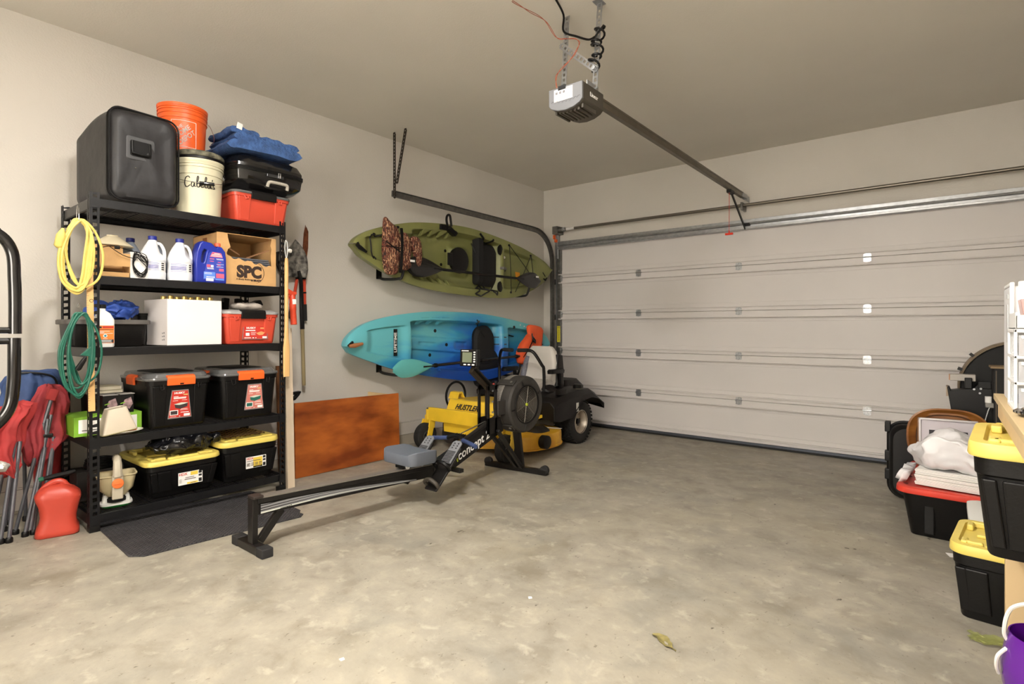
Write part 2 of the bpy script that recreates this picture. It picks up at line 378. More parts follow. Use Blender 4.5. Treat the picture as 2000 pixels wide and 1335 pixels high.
b = B().box(-.10, .10, -.02, .06, z_(2.422), z_(2.428)); b.box(.085, .089, -.03, .09, z_(2.422), z_(2.46)); b.box(-.117, -.113, -.03, .09, z_(2.40), z_(2.46)); b.ob('mount_bracket', GALV, op, ang=0)
b = B(); angle_iron(b, (-.118, .02, z_(2.42)), (-.162, .13, -.001), .034, (1, 0, 0), (0, 1, 0), .034); b.ob('strap', GALV, op, ang=0)
b = B(); perforated(b, (.095, .04, z_(2.43)), (.078, .13, -.001), .034, (1, 0, 0), .034); b.box(.05, .10, .09, .16, -.004, 0); b.ob('strap', GALV, op, ang=0)
b = B(); perforated(b, (-.15, .07, z_(2.765)), (.10, .05, z_(2.54)), .036, (.7, 0, .7), .03); b.cyl((.09, .03, z_(2.55)), (.09, .045, z_(2.55)), .012, 8); b.ob('brace', GALV, op, ang=0)
rail = B(); rail.prism([(-.016, z_(2.424)), (.016, z_(2.424)), (.016, z_(2.432)), (.010, z_(2.436)), (.010, z_(2.464)), (.016, z_(2.468)), (.016, z_(2.478)), (-.016, z_(2.478)), (-.016, z_(2.468)), (-.010, z_(2.464)), (-.010, z_(2.436)), (-.016, z_(2.432))], .10, 3.18, 'y')
rail.ob('rail', mat('brown_grey_rail', (112, 104, 90), .4, .7, var=.1), op, ang=0)
b = B().box(-.02, .02, 3.16, 3.30, z_(2.43), z_(2.475)); b.box(-.004, .004, 3.26, 3.44, z_(2.42), z_(2.48)); b.ob('header_bracket', GALV, op, ang=0, bevel=.004)
b = B().box(-.022, .022, 2.74, 2.86, z_(2.395), z_(2.428)); b.ob('trolley', BLACK, op, ang=0, bevel=.006)
b = B().bar((0, 2.84, z_(2.40)), (-.02, 3.36, z_(2.14)), .012, .030); b.box(-.03, .03, 3.33, 3.40, z_(2.165), z_(2.19)); b.ob('arm', BLACK, op, ang=0, bevel=.003)
B().cyl((0, 2.76, z_(2.40)), (0, 2.755, z_(2.02)), .0025, 6).ob('release_cord', mat('red_cord', (206, 62, 40), .7), op)
b = B().cyl((-.035, 2.755, z_(2.00)), (.035, 2.755, z_(2.00)), .011, 10); b.cyl((0, 2.755, z_(2.0)), (0, 2.755, z_(2.03)), .006, 8); b.ob('release_handle', mat('red_handle', (222, 56, 34), .4), op)
# power cord wound round the right strap
P = [(-.10, -.06, -.001), (-.105, .03, -.05), (-.15, .10, -.10), (-.06, .10, z_(2.80)), (.02, .10, z_(2.755)), (.075, .08, z_(2.745))]
pth = catmull(P, 6)
for i in range(70):
    a = i/70*2*PI*5.5; z = 2.80-.25*i/70
    pth.append(Vector((.092+.030*math.cos(a)+.01*math.sin(a*.37), .095-.05*i/70+.030*math.sin(a), z_(z)+.012*math.sin(a*.5))))
tag(B().tube(pth, .0062, 8).ob('power_cord', BLACK), 'black power cord coiled around the right hanging strap of the opener', 'cord').location = op.location
P = [(-.305, -.20, -.002), (-.25, -.12, -.04), (-.20, -.02, -.075), (-.155, .03, z_(2.80)), (-.10, .05, z_(2.775)), (-.02, .03, z_(2.745)), (.02, .0, z_(2.69)), (.0, -.02, z_(2.63)), (-.06, -.04, z_(2.57)), (-.075, -.09, z_(2.50)), (-.05, -.122, z_(2.42))]
b = B(); pp = catmull(P, 6)
b.tube([p+Vector((.003*math.sin(i*.5), 0, .004*math.cos(i*.5))) for i, p in enumerate(pp)], .0018, 5); b.tube([p+Vector((-.003*math.sin(i*.5), 0, -.004*math.cos(i*.4))) for i, p in enumerate(pp)], .0018, 5)
tag(b.ob('bell_wire', mat('rust_red_wire', (150, 76, 52), .6)), 'thin red and white bell wire drooping from ceiling to the opener', 'wire').location = op.location
# ---------------------------------------------------------------- steel shelving unit on the left wall
SX, SY = -3.58, .865
def on(u, v, z): return (SX-v, SY+u, z)
SH = [.089, .500, .993, 1.382, 1.800]
PZ = 1.832; SW, SD = 1.10, .575
sh = T('shelving_unit', 'tall black steel five tier shelving unit loaded with totes along the left wall', 'shelf', (SX, SY, 0), R90)
def post(x, y, sx, sy):
    b = B(); zb = fz(SY+x); w = .042; t = .0025
    z0, z1 = zb+.03, PZ
    for fl in (0, 1):
        for e in (0, 1):
            a, c = ((0, .011) if e == 0 else (.031, .042))
            if fl == 0: b.box(x+min(sx*a, sx*c), x+max(sx*a, sx*c), y-(t if sy > 0 else 0), y+(0 if sy > 0 else t), z0, z1)
            else: b.box(x-(t if sx > 0 else 0), x+(0 if sx > 0 else t), y+min(sy*a, sy*c), y+max(sy*a, sy*c), z0, z1)
        k = int((z1-z0)/.038)
        for i in range(k+1):
            zc = z0+.008+.038*i; zt = min(zc+.014, z1); s0, s1 = .010, .032
            if zc >= z1: break
            if fl == 0: b.add([(x+sx*s0, y, zc-.006), (x+sx*s1, y, zc-.006), (x+sx*s1, y, zt), (x+sx*s0, y, zt-.006)], [(0, 1, 2, 3)])
            else: b.add([(x, y+sy*s0, zc-.006), (x, y+sy*s1, zc-.006), (x, y+sy*s1, zt), (x, y+sy*s0, zt-.006)], [(0, 1, 2, 3)])
    o = b.ob('post', BLK_MET, sh, ang=0)
    f = B().box(x+min(-.003*sx, .045*sx), x+max(-.003*sx, .045*sx), y+min(-.003*sy, .045*sy), y+max(-.003*sy, .045*sy), zb, zb+.034)
    f.ob('foot', BLACK, o, ang=0, bevel=.002)
for x, sx in ((0, 1), (SW, -1)):
    for y, sy in ((0, 1), (SD, -1)): post(x, y, sx, sy)
for z in SH:
    h = .045
    for y in (.004, SD-.004):
        b = B(); s = 1 if y < .1 else -1
        b.prism([(y, z-h), (y, z), (y+s*.018, z), (y+s*.018, z-.012), (y+s*.002, z-.014), (y+s*.002, z-h+.012), (y+s*.012, z-h)], .004, SW-.004, 'x')
        b.ob('beam', BLK_MET, sh, ang=0, bevel=.0015)
    for x in (.004, SW-.004):
        B().box(min(x, x+(.012 if x < .1 else -.012)), max(x, x+(.012 if x < .1 else -.012)), .01, SD-.01, z-h-.01, z).ob('side_beam', BLK_MET, sh, ang=0, bevel=.002)
    b = B(); 
    for i in range(22): b.box(.012, SW-.012, .022+i*.0253-.0016, .022+i*.0253+.0016, z-.006, z-.0028)
    for i in range(9): b.box(.05+i*.125-.002, .05+i*.125+.002, .01, SD-.01, z-.0100, z-.006)
    b.ob('wire_deck', BLK_MET, sh, ang=0, kind='stuff')
    for x in (.0, SW):
        e = .042 if x < .1 else -.042
        B().prism([(x, z-.052), (x+e*1.1, z-.052), (x+e*.95, z+.002), (x, z+.002)], -.0045, -.0027, 'y').ob('clip', BLK_MET, sh, ang=0)

# ---- top tier
LEATH = mat('black_nylon', (36, 35, 37), .5, var=.3, scale=7, bump=.5, bscale=9)
bag = T('equipment_bag', 'large black zippered cube bag on the top tier, left end', 'bag', on(.262, .0, 1.812), R90+math.radians(5))
b = B(); R = []
for i in range(15):
    t = i/14; y = .0+.49*t; w = .355-.06*t; h = .515-.075*t*t
    if i in (0, 14): w -= .05; h -= .05
    ring = [(x, y, z+h/2+(.025 if i in (0, 14) else 0)) for x, z in rr(w, h, .06, 12)]
    R.append(ring)
for sc_ in (.9, .78, .64, .5, .36, .22, .08): R.insert(0, [(x*sc_, y-.003-.010*noise.noise(Vector((x*sc_*11, z*sc_*7, 3)))*min(1, (1-sc_)*6), .2575+(z-.2575)*sc_) for x, y, z in R[0 if sc_ == .9 else -15]])
b.rings(R); b.v = [(x-.03*max(0, y)/.49+.006*math.sin(z*19+y*8)*(.2+y), y+.004*math.sin(x*23+z*17), max(z+.006*math.sin(x*11+y*14), 0)) for x, y, z in b.v]
b.ob('body', LEATH, bag, 50)
for dy in (.012, .036):
    ring = [(x, dy, z+.2575) for x, z in rr(.358, .512, .06, 6)]
    B().tube(ring, .0055 if dy < .02 else .0035, 6, True).ob('piping', BLACK, bag)
b = B(); b.stack([(0, .150, .134, .014), (.006, .142, .126, .014)], M=Matrix.Translation((-.03, -.0005, .30)) @ Matrix.Rotation(R90, 4, 'X')); b.ob('handle_plate', mat('grey_plastic', (70, 70, 72), .45), bag, bevel=.002)
b = B().stack([(0, .108, .088, .010), (.004, .108, .088, .010)], M=Matrix.Translation((-.03, -.006, .298)) @ Matrix.Rotation(R90, 4, 'X')); b.ob('handle_recess', BLACK, bag)
b = B().tube(catmull([(-.074, -.010, .34), (-.074, -.014, .278), (-.063, -.018, .268), (.003, -.018, .268), (.014, -.014, .278), (.014, -.010, .34)], 4), .0065, 8); b.ob('handle', BLACK, bag)
for x in (-.055, .005): B().cyl((x, .001, .19), (x, -.004, .19), .004, 8).ob('rivet', CHROME, bag)

def bucket(root, r_top, r_bot, h, m, ribs, base=0):
    prof = [(r_bot-.004, base), (r_bot, base+.004)]
    def R_(z): return r_bot+(r_top-r_bot)*z/h
    for z in ribs: prof += [(R_(z)-.0, base+z-.007), (R_(z)+.005, base+z-.006), (R_(z)+.006, base+z), (R_(z)+.001, base+z+.001)]
    prof += [(R_(h)+.004, base+h-.016), (R_(h)+.006, base+h-.012), (R_(h)+.006, base+h-.002), (R_(h)+.003, base+h), (R_(h)-.003, base+h), (r_bot-.004, base+.008)]
    return B().lathe(prof, 40, cap=(1, 1)).ob('body', m, root, 40)
def wrap_text(body, size, m, parent, r0, r1, h, ang0, z, flat=.0005, **k):
    o = text(body, size, m, parent, (0, 0, 0), (0, 0, 0), **k)
    for v in o.data.vertices:
        x, y, e = v.co; zz = z+y; r = r0+(r1-r0)*zz/h+flat+abs(e); a = ang0+x/r
        v.co = (r*math.sin(a), -r*math.cos(a), zz)
    o.location = (0, 0, 0); o.rotation_euler = (0, 0, 0); return o
TAN = mat('tan_plastic', (205, 199, 172), .35, var=.03, scale=10)
tan_b = T('bucket', 'tan plastic bucket with script lettering and a camo padded lid', 'bucket', on(.600, .145, 1.802), R90-.45)
bucket(tan_b, .137, .122, .345, TAN, (.255, .30, .318))
CAMO = mat('camo_fabric', (128, 124, 104), .8, c2=(60, 58, 46), scale=26, detail=5)
o = B().lathe([(.140, .343), (.145, .346), (.145, .358), (.140, .362)], 40).ob('lid', BLACK, tan_b, 40)
B().lathe([(.136, .360), (.144, .368), (.143, .385), (.132, .397), (.05, .400)], 40).ob('lid_cushion', CAMO, tan_b, 60)
pts = [(-.135, -.01, .27), (-.13, -.06, .235), (-.09, -.115, .205), (0, -.15, .19), (.05, -.152, .19), (.10, -.125, .195), (.142, -.03, .225), (.138, -.01, .27)]
B().tube(catmull(pts, 5), .0018, 6).ob('bail', CHROME, tan_b)
B().cyl((.015, -.152, .188), (.092, -.13, .192), .0105, 10).ob('grip', BLACK, tan_b)
def script(body_pts, r, m, parent, name='lettering'):
    b = B()
    for st in body_pts: b.tube(catmull(st, 5), r, 6)
    return b.ob(name, m, parent)
# handwritten-style word on the tan bucket, wrapped round its wall
def cyl_pt(x, z, a0=0):
    r = .122+.015*z/.345+.0015; a = a0+x/r; return (r*math.sin(a), -r*math.cos(a), z)
S_ = [[(.022, .052), (.012, .062), (-.004, .05), (-.008, .018), (.004, .0), (.024, .012)],                      # C
      [(.046, .026), (.034, .028), (.030, .008), (.040, .002), (.048, .024), (.048, .006), (.056, .004)],       # a
      [(.060, .012), (.070, .056), (.064, .062), (.060, .03), (.062, .004), (.074, .004), (.076, .022), (.064, .024)],   # b
      [(.082, .012), (.096, .020), (.092, .028), (.082, .018), (.086, .002), (.100, .006)],                     # e
      [(.102, .012), (.114, .056), (.108, .062), (.104, .03), (.106, .004), (.116, .004)],                      # l
      [(.136, .026), (.124, .028), (.120, .008), (.130, .002), (.138, .024), (.138, .006), (.146, .004)],       # a
      [(.150, .056), (.148, .046)],                                                                             # '
      [(.166, .028), (.154, .026), (.160, .014), (.166, .006), (.152, .004)]]                                   # s
script([[cyl_pt(x-.075, z*1.05+.165, .10) for x, z in st] for st in S_], .0028, PRINT_K, tan_b)
or_b = T('bucket', 'orange plastic bucket with white lettering standing behind the black bag', 'bucket', on(.548, .262, 2.2025), R90-.30)
bucket(or_b, .137, .124, .30, ORANGE, (.215, .245, .268, .282))
b = B()
def cp(x, z, e=.0012): r = .124+.013*z/.30+e; a = x/r; return (r*math.sin(a), -r*math.cos(a), z)
def band(b, x0, z0, x1, z1, w=.003):
    n = 8; P = [Vector(cp(x0+(x1-x0)*i/n, z0+(z1-z0)*i/n)) for i in range(n+1)]; b.tube(P, w/2, 4)
for q in ((-.07, .03, .07, .03), (.07, .03, .07, .19), (.07, .19, -.07, .19), (-.07, .19, -.07, .03)): band(b, *q)
b.ob('emblem_border', PRINT_W, or_b)
for s, dx, dz, sz in (('THE', -.035, .048, .030), ('HOME', .0, .012, .046), ('DEPOT', .018, -.034, .046)):
    o = text(s, sz, PRINT_W, or_b, (0, 0, 0), (0, 0, 0), off=.001)
    ca, sa = math.cos(.70), math.sin(.70)
    for v in o.data.vertices:
        x, y, e = v.co; x, y = x+dx*0, y+dz; x, y = x*ca-y*sa, x*sa+y*ca
        v.co = cp(x*.78, .112+y*.9, .001+abs(e))
    o.location = (0, 0, 0); o.rotation_euler = (0, 0, 0)
B().tube(catmull([(.135, .0, .235), (.155, -.01, .215), (.175, -.03, .15), (.170, -.05, .10), (.15, -.06, .08)], 5), .0018, 6).ob('bail', CHROME, or_b)

RED_T = mat('orange_red_tote', (198, 72, 52), .35, var=.04, scale=6)
CLEARL = mat('smoky_clear_plastic', (92, 92, 92), .2, coat=.5, spec=.7)
def latch_tote(name, label, loc, w, d, h, bm_, lm, latch_m, rz=0, grp=None, lab=None):
    t = T(name, label, 'tote', loc, R90+rz, grp)
    hb = h*.86
    b = B(); b.stack([(0, w*.80, d*.84, .02, 0, d/2), (.012, w*.84, d*.88, .03, 0, d/2), (hb*.9, w*.93, d*.95, .035, 0, d/2), (hb*.9, w*.97, d*.98, .04, 0, d/2), (hb, w*.98, d*.99, .04, 0, d/2)], 5)
    b.ob('body', bm_, t, 30)
    for s in (-1, 1):     # moulded pilasters either side of the label
        x0 = s*w*.245; x1 = s*w*.42
        def q(x, z): return x*(.86+.12*z/hb)
        yy = lambda z: d*.06*(1-z/(hb*.9))+d*.025-.012
        v = [(q(x0, .01), yy(.01), .012), (q(x1, .01), yy(.01), .012), (q(x1, hb*.86), yy(hb*.86), hb*.88), (q(x0*.86, hb*.86), yy(hb*.86), hb*.88)]
        v2 = [(a, y+.03, z) for a, y, z in v]
        B().add(v+v2, [(0, 1, 2, 3), (7, 6, 5, 4), (0, 4, 5, 1), (1, 5, 6, 2), (2, 6, 7, 3), (3, 7, 4, 0)]).ob('pilaster', bm_, t, 0, bevel=.005)
        B().tube([(s*w*.26, .0, hb*.92), (s*w*.26, -.004, hb*.82), (s*w*.30, -.004, hb*.80), (s*w*.32, 0, hb*.92)], .004, 6).ob('latch_hook', bm_, t)
    b = B(); b.stack([(hb, w, d*1.02, .05, 0, d/2), (hb+.008, w*1.01, d*1.03, .05, 0, d/2), (hb+.016, w*1.0, d*1.02, .05, 0, d/2), (hb+.018, w*.94, d*.95, .05, 0, d/2), (h-.008, w*.90, d*.90, .05, 0, d/2), (h-.004, w*.86, d*.86, .04, 0, d/2)], 5)
    b.ob('lid', lm, t, 30)
    b = B().stack([(h-.005, w*.62, d*.7, .03, 0, d/2), (h, w*.58, d*.66, .03, 0, d/2)], 4); b.ob('lid_panel', BLACK, t, 30)
    lw = w*.21
    b = B().prism([(-.012, hb-.030), (-.014, hb+.012), (-.004, hb+.026), (.03, hb+.032), (.03, hb+.02), (.0, hb+.012), (.002, hb-.030)], -lw, lw, 'x'); o = b.ob('latch', latch_m, t, 20, bevel=.002)
    B().box(-.010, .010, -.0145, -.011, hb-.026, hb-.018).ob('latch_slot', BLACK, o, 0)
    b = B().prism([(-.012, hb-.030), (-.014, hb+.012), (-.004, hb+.026), (.03, hb+.032), (.03, hb+.02), (.0, hb+.012), (.002, hb-.030)], -d*.12, d*.12, 'x')
    o = b.ob('latch', latch_m, t, 20, bevel=.002); o.rotation_euler = (0, 0, -R90); o.location = (-w/2*1.0, d/2, 0)
    if lab: lab(t, w, d, h)
    return t
t = latch_tote('tote', 'orange red latch tote under the black suitcase on the top tier', on(.958, .02, 1.802), .405, .46, .215, RED_T, CLEARL, BLACK)

su = T('suitcase', 'glossy black hard shell suitcase lying flat on the red tote', 'suitcase', on(1.005, -.015, 2.019), R90)
GLOSS = mat('glossy_black_shell', (16, 15, 16), .16, coat=.5)
b = B(); D_ = .47
b.stack([(0, .33, .30, .05, 0, D_/2), (.02, .40, .38, .06, 0, D_/2), (.055, .475, .45, .07, 0, D_/2), (.115, .495, D_, .08, 0, D_/2), (.122, .495, D_, .08, 0, D_/2)], 2); b.ob('lower_shell', GLOSS, su, 25, bevel=.004)
b = B(); b.stack([(.140, .495, D_, .08, 0, D_/2), (.165, .495, D_, .08, 0, D_/2), (.215, .445, .41, .07, 0, D_/2), (.240, .37, .32, .05, 0, D_/2)], 2); b.ob('upper_shell', GLOSS, su, 25, bevel=.004)
b = B(); 
for z in (.122, .131, .140): b.tube([(x, y, z) for x, y in rr(.500, D_+.006, .08, 2, 0, D_/2)], .0045, 6, True)
b.ob('zipper', BLACK, su)
b = B().stack([(0, .19, .075, .03), (.012, .17, .06, .025)], M=Matrix.Translation((.04, .040, .060)) @ Matrix.Rotation(R90*.78, 4, 'X')); b.ob('handle_bezel', GLOSS, su, 30)
B().tube(catmull([(-.03, .018, .035), (-.025, .008, .062), (.0, .006, .068), (.08, .006, .068), (.105, .008, .062), (.11, .018, .035)], 4), .011, 8).ob('carry_handle', mat('worn_grey_handle', (168, 162, 150), .45), su)
b = B().box(-.045, .075, -.008, .004, .098, .118); b.ob('lock', mat('dark_chrome', (90, 90, 92), .3, .8), su, 0, bevel=.003)
b = B(); 
for x in (.035, .048): b.box(x-.003, x+.003, -.012, -.006, .10, .135)
b.ob('zipper_pull', CHROME, su, 0, bevel=.001)

BLANK = mat('blue_quilted_cloth', (58, 88, 138), .9, var=.25, scale=26, bump=.9, bscale=60)
bl = T('moving_blanket', 'folded blue quilted moving blanket lying on top of the suitcase', 'blanket', on(.955, .0, 2.267), R90)
def fold(b, x0, x1, z, th, y0, y1, droop=0, n=26, open_r=False):
    R = []
    for j in range(9):
        y = y0+(y1-y0)*j/8; ring = []
        c = [(x, 1) for x in np.linspace(x0, x1, n)]
        for i, x in enumerate(np.linspace(x0, x1, n)):
            s = (x-x0)/(x1-x0); e = math.sin(min(1, s*13)*R90)*math.sin(min(1, (1-s)*13)*R90)
            dz = -droop*max(0, .35-s)**1.3+e*(.006*math.sin(x*31+j)+.004*math.sin(x*77+j*2))
            ring.append((x, y+.005*math.sin(x*40), z+th/2+th/2*e*1.08+dz))
        for i, x in enumerate(np.linspace(x1, x0, n)):
            s = (x-x0)/(x1-x0); e = math.sin(min(1, s*13)*R90)*math.sin(min(1, (1-s)*13)*R90)
            dz = -droop*max(0, .35-s)**1.3+e*.004*math.sin(x*29+j)
            ring.append((x, y+.005*math.sin(x*40), z+th/2-th/2*e+dz))
        R.append(ring)
    return b.rings(R)
b = fold(B(), -.25, .265, .005, .058, -.01, .40, .10); b.ob('lower_fold', BLANK, bl, 60)
b = fold(B(), -.20, .255, .062, .052, .01, .38, .05); b.ob('upper_fold', BLANK, bl, 60)
b = fold(B(), -.215, -.02, .105, .040, .03, .36, .02); b.ob('top_fold', BLANK, bl, 60)
B().box(-.20, -.165, .02, .024, .095, .135, Matrix.Rotation(.2, 4, 'Y')).ob('care_label', PAPER, bl, 0)

# ---- second tier
YEL_C = mat('yellow_cord', (216, 194, 104), .5, var=.08, scale=20)
def hank(name, label, m, loc, loops, r, cords, plug):
    t = T(name, label, 'cord', loc, R90)
    random.seed(hash(label) % 99 if False else len(label))
    b = B()
    for i in range(loops):
        k = (i-loops/2)/loops
        top = (.004*i-.01, random.uniform(-.01, .01), 0); w = cords[0]*(.62+.38*random.random()); h = cords[1]*(.82+.18*random.random()); sk = random.uniform(-.035, .035)
        P = [top, (w*.42+sk*.3, .006*k, -h*.16), (w*.5+sk, .02*k, -h*.5), (w*.36+sk, .015*k, -h*.86), (sk*.5, .0, -h), (-w*.36+sk, -.015*k, -h*.86), (-w*.52+sk*.6, -.02*k, -h*.5), (-w*.30, -.01*k, -h*.16)]
        P = [Vector((p[0], p[1]-.004*(i % 4), p[2])) for p in P]
        b.tube(catmull(P, 7, True), r, 7, True)
    b.ob('loops', m, t)
    return t
y = hank('extension_cord', 'yellow extension cord hanked on a hook at the upper left post', YEL_C, on(-.062, -.052, 1.664), 8, .0062, (.145, .40), None)
b = B().stack([(-.045, .010, .010, .004), (-.035, .034, .026, .01), (.02, .040, .028, .012), (.045, .022, .02, .008), (.06, .012, .012, .005)], M=Matrix.Translation((-.078, -.012, -.115)) @ Matrix.Rotation(.22, 4, 'Y')); b.ob('plug_block', YEL_C, y, 50)
B().tube(catmull([(0, .03, .01), (0, .02, .065), (0, .005, .072), (0, -.012, .05), (.0, -.015, .0), (0, -.004, -.01), (0, .012, .0)], 5), .002, 6).ob('hook', CHROME, y)
GRN_C = mat('green_cord', (26, 92, 74), .45, var=.1, scale=20)
g = hank('extension_cord', 'dark green extension cord hanked below the yellow cord on the left post', GRN_C, on(-.058, -.056, 1.178), 8, .0055, (.135, .45), None)
b = B().stack([(-.03, .016, .016, .004), (-.02, .026, .022, .008), (.03, .022, .018, .008), (.045, .012, .012, .004)], M=Matrix.Translation((.0, -.02, -.27)) @ Matrix.Rotation(.5, 4, 'Y')); b.ob('plug', BLACK, g, 50)
b = B().prism([(-.02, -.02), (.03, -.03), (.03, .03)], -.01, .01, 'y', Matrix.Translation((.02, -.006, -.20))); b.ob('connector', GRN_C, g, 30, bevel=.003)
B().tube(catmull([(0, .035, .03), (0, .02, .05), (0, .0, .045), (0, -.014, .01), (0, -.002, -.012), (0, .014, .0)], 5), .002, 6).ob('hook', CHROME, g)
ys = T('yardstick', 'pale wooden yardstick hanging upright along the front left post', 'ruler', on(.003, -.014, .655), R90, rot=(0, -.012, R90))
WOODP = mat('pale_wood', (214, 172, 112), .6, var=.06, scale=6, stretch=(1, 1, .12))
B().box(-.014, .016, -.004, .001, 0, .842).ob('stick', WOODP, ys, 0, bevel=.0008)
b = B()
for i in range(66): b.box(-.0135, -.0135+(.009 if i % 4 == 0 else .005), -.0044, -.004, .006+.0127*i, .0072+.0127*i)
b.ob('tick_marks', PRINT_K, ys, 0)
B().torus((.006, -.0044, .59), .008, .0012, Matrix.Rotation(R90, 4, 'X'), 14, 5).ob('emblem', PRINT_K, ys)

def open_box(name, label, loc, w, d, h, m, rz=0, t=.004, cat='box'):
    r = T(name, label, cat, loc, R90+rz)
    return r
cb = T('cardboard_box', 'small opened tan cardboard box behind the yellow cord on the second tier', 'box', on(.118, .06, 1.385), R90)
b = B(); w, d, h = .165, .22, .105
b.box(-w/2, w/2, 0, d, 0, .003); b.box(-w/2, -w/2+.003, 0, d, 0, h); b.box(w/2-.003, w/2, 0, d, 0, h); b.box(-w/2, w/2, d-.003, d, 0, h); b.box(-w/2, w/2, 0, .003, 0, .028); b.ob('carton', CARD, cb, 0)
o = B().box(-w/2, w/2, -.003, 0, 0, .085, Matrix.Translation((0, -.004, h-.060)) @ Matrix.Rotation(-.12, 4, 'X')); 
B().box(-w/2, w/2, -.004, -.001, .062, h+.03).ob('front_flap', CARD, cb, 0)
B().box(-w/2, w/2, d*.55, d*.55+.003, .0, h+.085).ob('rear_flap', CARD, cb, 0)
o = B().box(-w/2+.012, w/2-.012, .05, .19, .004, .052).ob('contents', mat('brown_kraft', (150, 108, 66), .8), cb, 0)
b = B(); lines(b, .05, [(-.04, .06, .030, .036), (-.05, .03, .018, .022)]); b.ob('print', PRINT_K, cb, 0)
o = B().box(-.07, .06, .02, .026, .012, .020); o.ob('screwdriver', mat('dark_grey_metal', (70, 68, 66), .4, .6), cb, 0, bevel=.002)
hd = T('lamp_shade', 'flattened cream lamp shade lying on the opened cardboard box', 'lamp shade', on(.165, .24, 1.578), R90)
B().lathe([(.105, 0), (.107, .002), (.034, .056), (.028, .058), (.028, .064), (.020, .064), (.02, .055), (.095, .004)], 30, sx=1, sy=.8).ob('shade', mat('cream_paper', (222, 208, 176), .7), hd, 50)
wb = T('white_box', 'small white box with a tangle of black cable on the second tier', 'box', on(.247, .065, 1.385), R90)
B().box(-.045, .045, 0, .16, 0, .150).ob('carton', PAPER, wb, 0, bevel=.002)
random.seed(5); b = B()
for i in range(9):
    P = [(random.uniform(-.03, .03), -.012-.004*random.random(), random.uniform(.01, .14)) for _ in range(4)]
    P = [(-.03+.02*random.random(), -.008-.01*random.random(), .12+.03*random.random()), (.03*random.random(), -.012-.012*random.random(), .09+.05*random.random()), (.035, -.01-.014*random.random(), .06+.03*random.random()), (.0+.03*random.random(), -.008-.012*random.random(), .005+.03*random.random()), (-.03, -.01, .04+.04*random.random())]
    b.tube(catmull(P, 6, True), .0022, 5, True)
o = tag(b.ob('cable_bundle', BLACK), 'tangled bundle of thin black cable draped over the small white box', 'cable'); o.location = wb.location; o.rotation_euler = (0, 0, R90)
P = [(-.19, -.02, .155), (-.16, -.03, .165), (-.12, -.02, .172), (-.08, -.02, .160), (-.03, -.02, .150), (.0, -.015, .145)]
b = B().tube(catmull(P, 6), .0022, 5); b.tube(catmull([(-.15, -.03, .165), (-.09, -.03, .125), (-.03, -.02, .11)], 6), .0022, 5); b.stack([(0, .02, .012, .003), (.025, .018, .01, .003)], M=Matrix.Translation((-.125, -.02, .165)) @ Matrix.Rotation(R90, 4, 'Y'))
o.data.name = 'cable_bundle'; b.ob('loose_lead', BLACK, o)

JUGM = mat('translucent_white_jug', (226, 228, 232), .35, var=.02, scale=5)
JUGG = mat('grey_blue_jug', (140, 148, 158), .35, var=.05, scale=5)
CAPB = mat('dark_blue_cap', (28, 40, 128), .4)
def jug(loc, m, label, labelled, rz=0, grp='gallon jugs on the second tier'):
    t = T('jug', label, 'jug', loc, R90+rz, grp); r = .068
    prof = [(.060, 0), (.067, .006), (.068, .02), (.068, .048), (.066, .052), (.066, .108), (.069, .112), (.069, .13), (.067, .140), (.058, .168), (.040, .205), (.024, .232), (.020, .238), (.020, .246)]
    b = B().lathe(prof, 30); v = []
    for x, y_, z in b.v:
        if .135 < z < .225 and x > .012:      # hollow beside the handle
            k = math.sin((z-.135)/.09*PI); x -= .024*k*min(1, (x-.012)/.03)
        v.append((x, y_, z))
    b.v = v; b.ob('body', m, t, 40)
    B().tube(catmull([(.020, -.004, .222), (.040, -.004, .218), (.055, -.004, .190), (.060, -.004, .160), (.060, -.004, .135)], 5), .0095, 8).ob('handle', m, t)
    B().lathe([(.021, .240), (.023, .242), (.023, .262), (.020, .264)], 20).ob('cap', CAPB, t)
    if labelled:
        b = B(); P = []
        def c(a, z, e=.0008): return ((.0665+e)*math.sin(a), -(.0665+e)*math.cos(a), z)
        n = 16; b.rings([[c(-1.15+2.3*i/n, .052) for i in range(n+1)], [c(-1.15+2.3*i/n, .108) for i in range(n+1)]], (0, 0), False)
        o = b.ob('label', PAPER, t)
        b = B()
        def bar(a0, a1, z0, z1): 
            b.rings([[c(a0+(a1-a0)*i/6, z0, .0014) for i in range(7)], [c(a0+(a1-a0)*i/6, z1, .0014) for i in range(7)]], (0, 0), False)
        bar(-1.0, .35, .096, .099); 
        for k in range(7): bar(-1.0, .30, .066+.0036*k, .0682+.0036*k)
        bar(-1.0, .35, .058, .060); bar(-1.0, -.1, .104, .106)
        b.ob('print', mat('violet_blue_print', (92, 98, 172), .6), o, 0)
        b = B(); bar2 = bar
        for k in range(4): bar(.55, .85, .06+.012*k, .067+.012*k)
        b.ob('barcode', PRINT_K, o, 0)
    return t
jug(on(.332, .120, 1.383), JUGM, 'white gallon jug with violet label, left of the front two', True, -.15)
jug(on(.474, .105, 1.383), JUGM, 'white gallon jug with violet label, right beside the blue jug', True, -.1)
jug(on(.275, .31, 1.383), JUGG, 'grey gallon jug with blue cap behind the small white box', False, 1.2)
jug(on(.42, .34, 1.383), JUGG, 'grey gallon jug half hidden behind the left white jug', False, 1.0)
jug(on(.565, .33, 1.383), JUGM, 'white gallon jug mostly hidden behind the right white jug', False, 1.0)

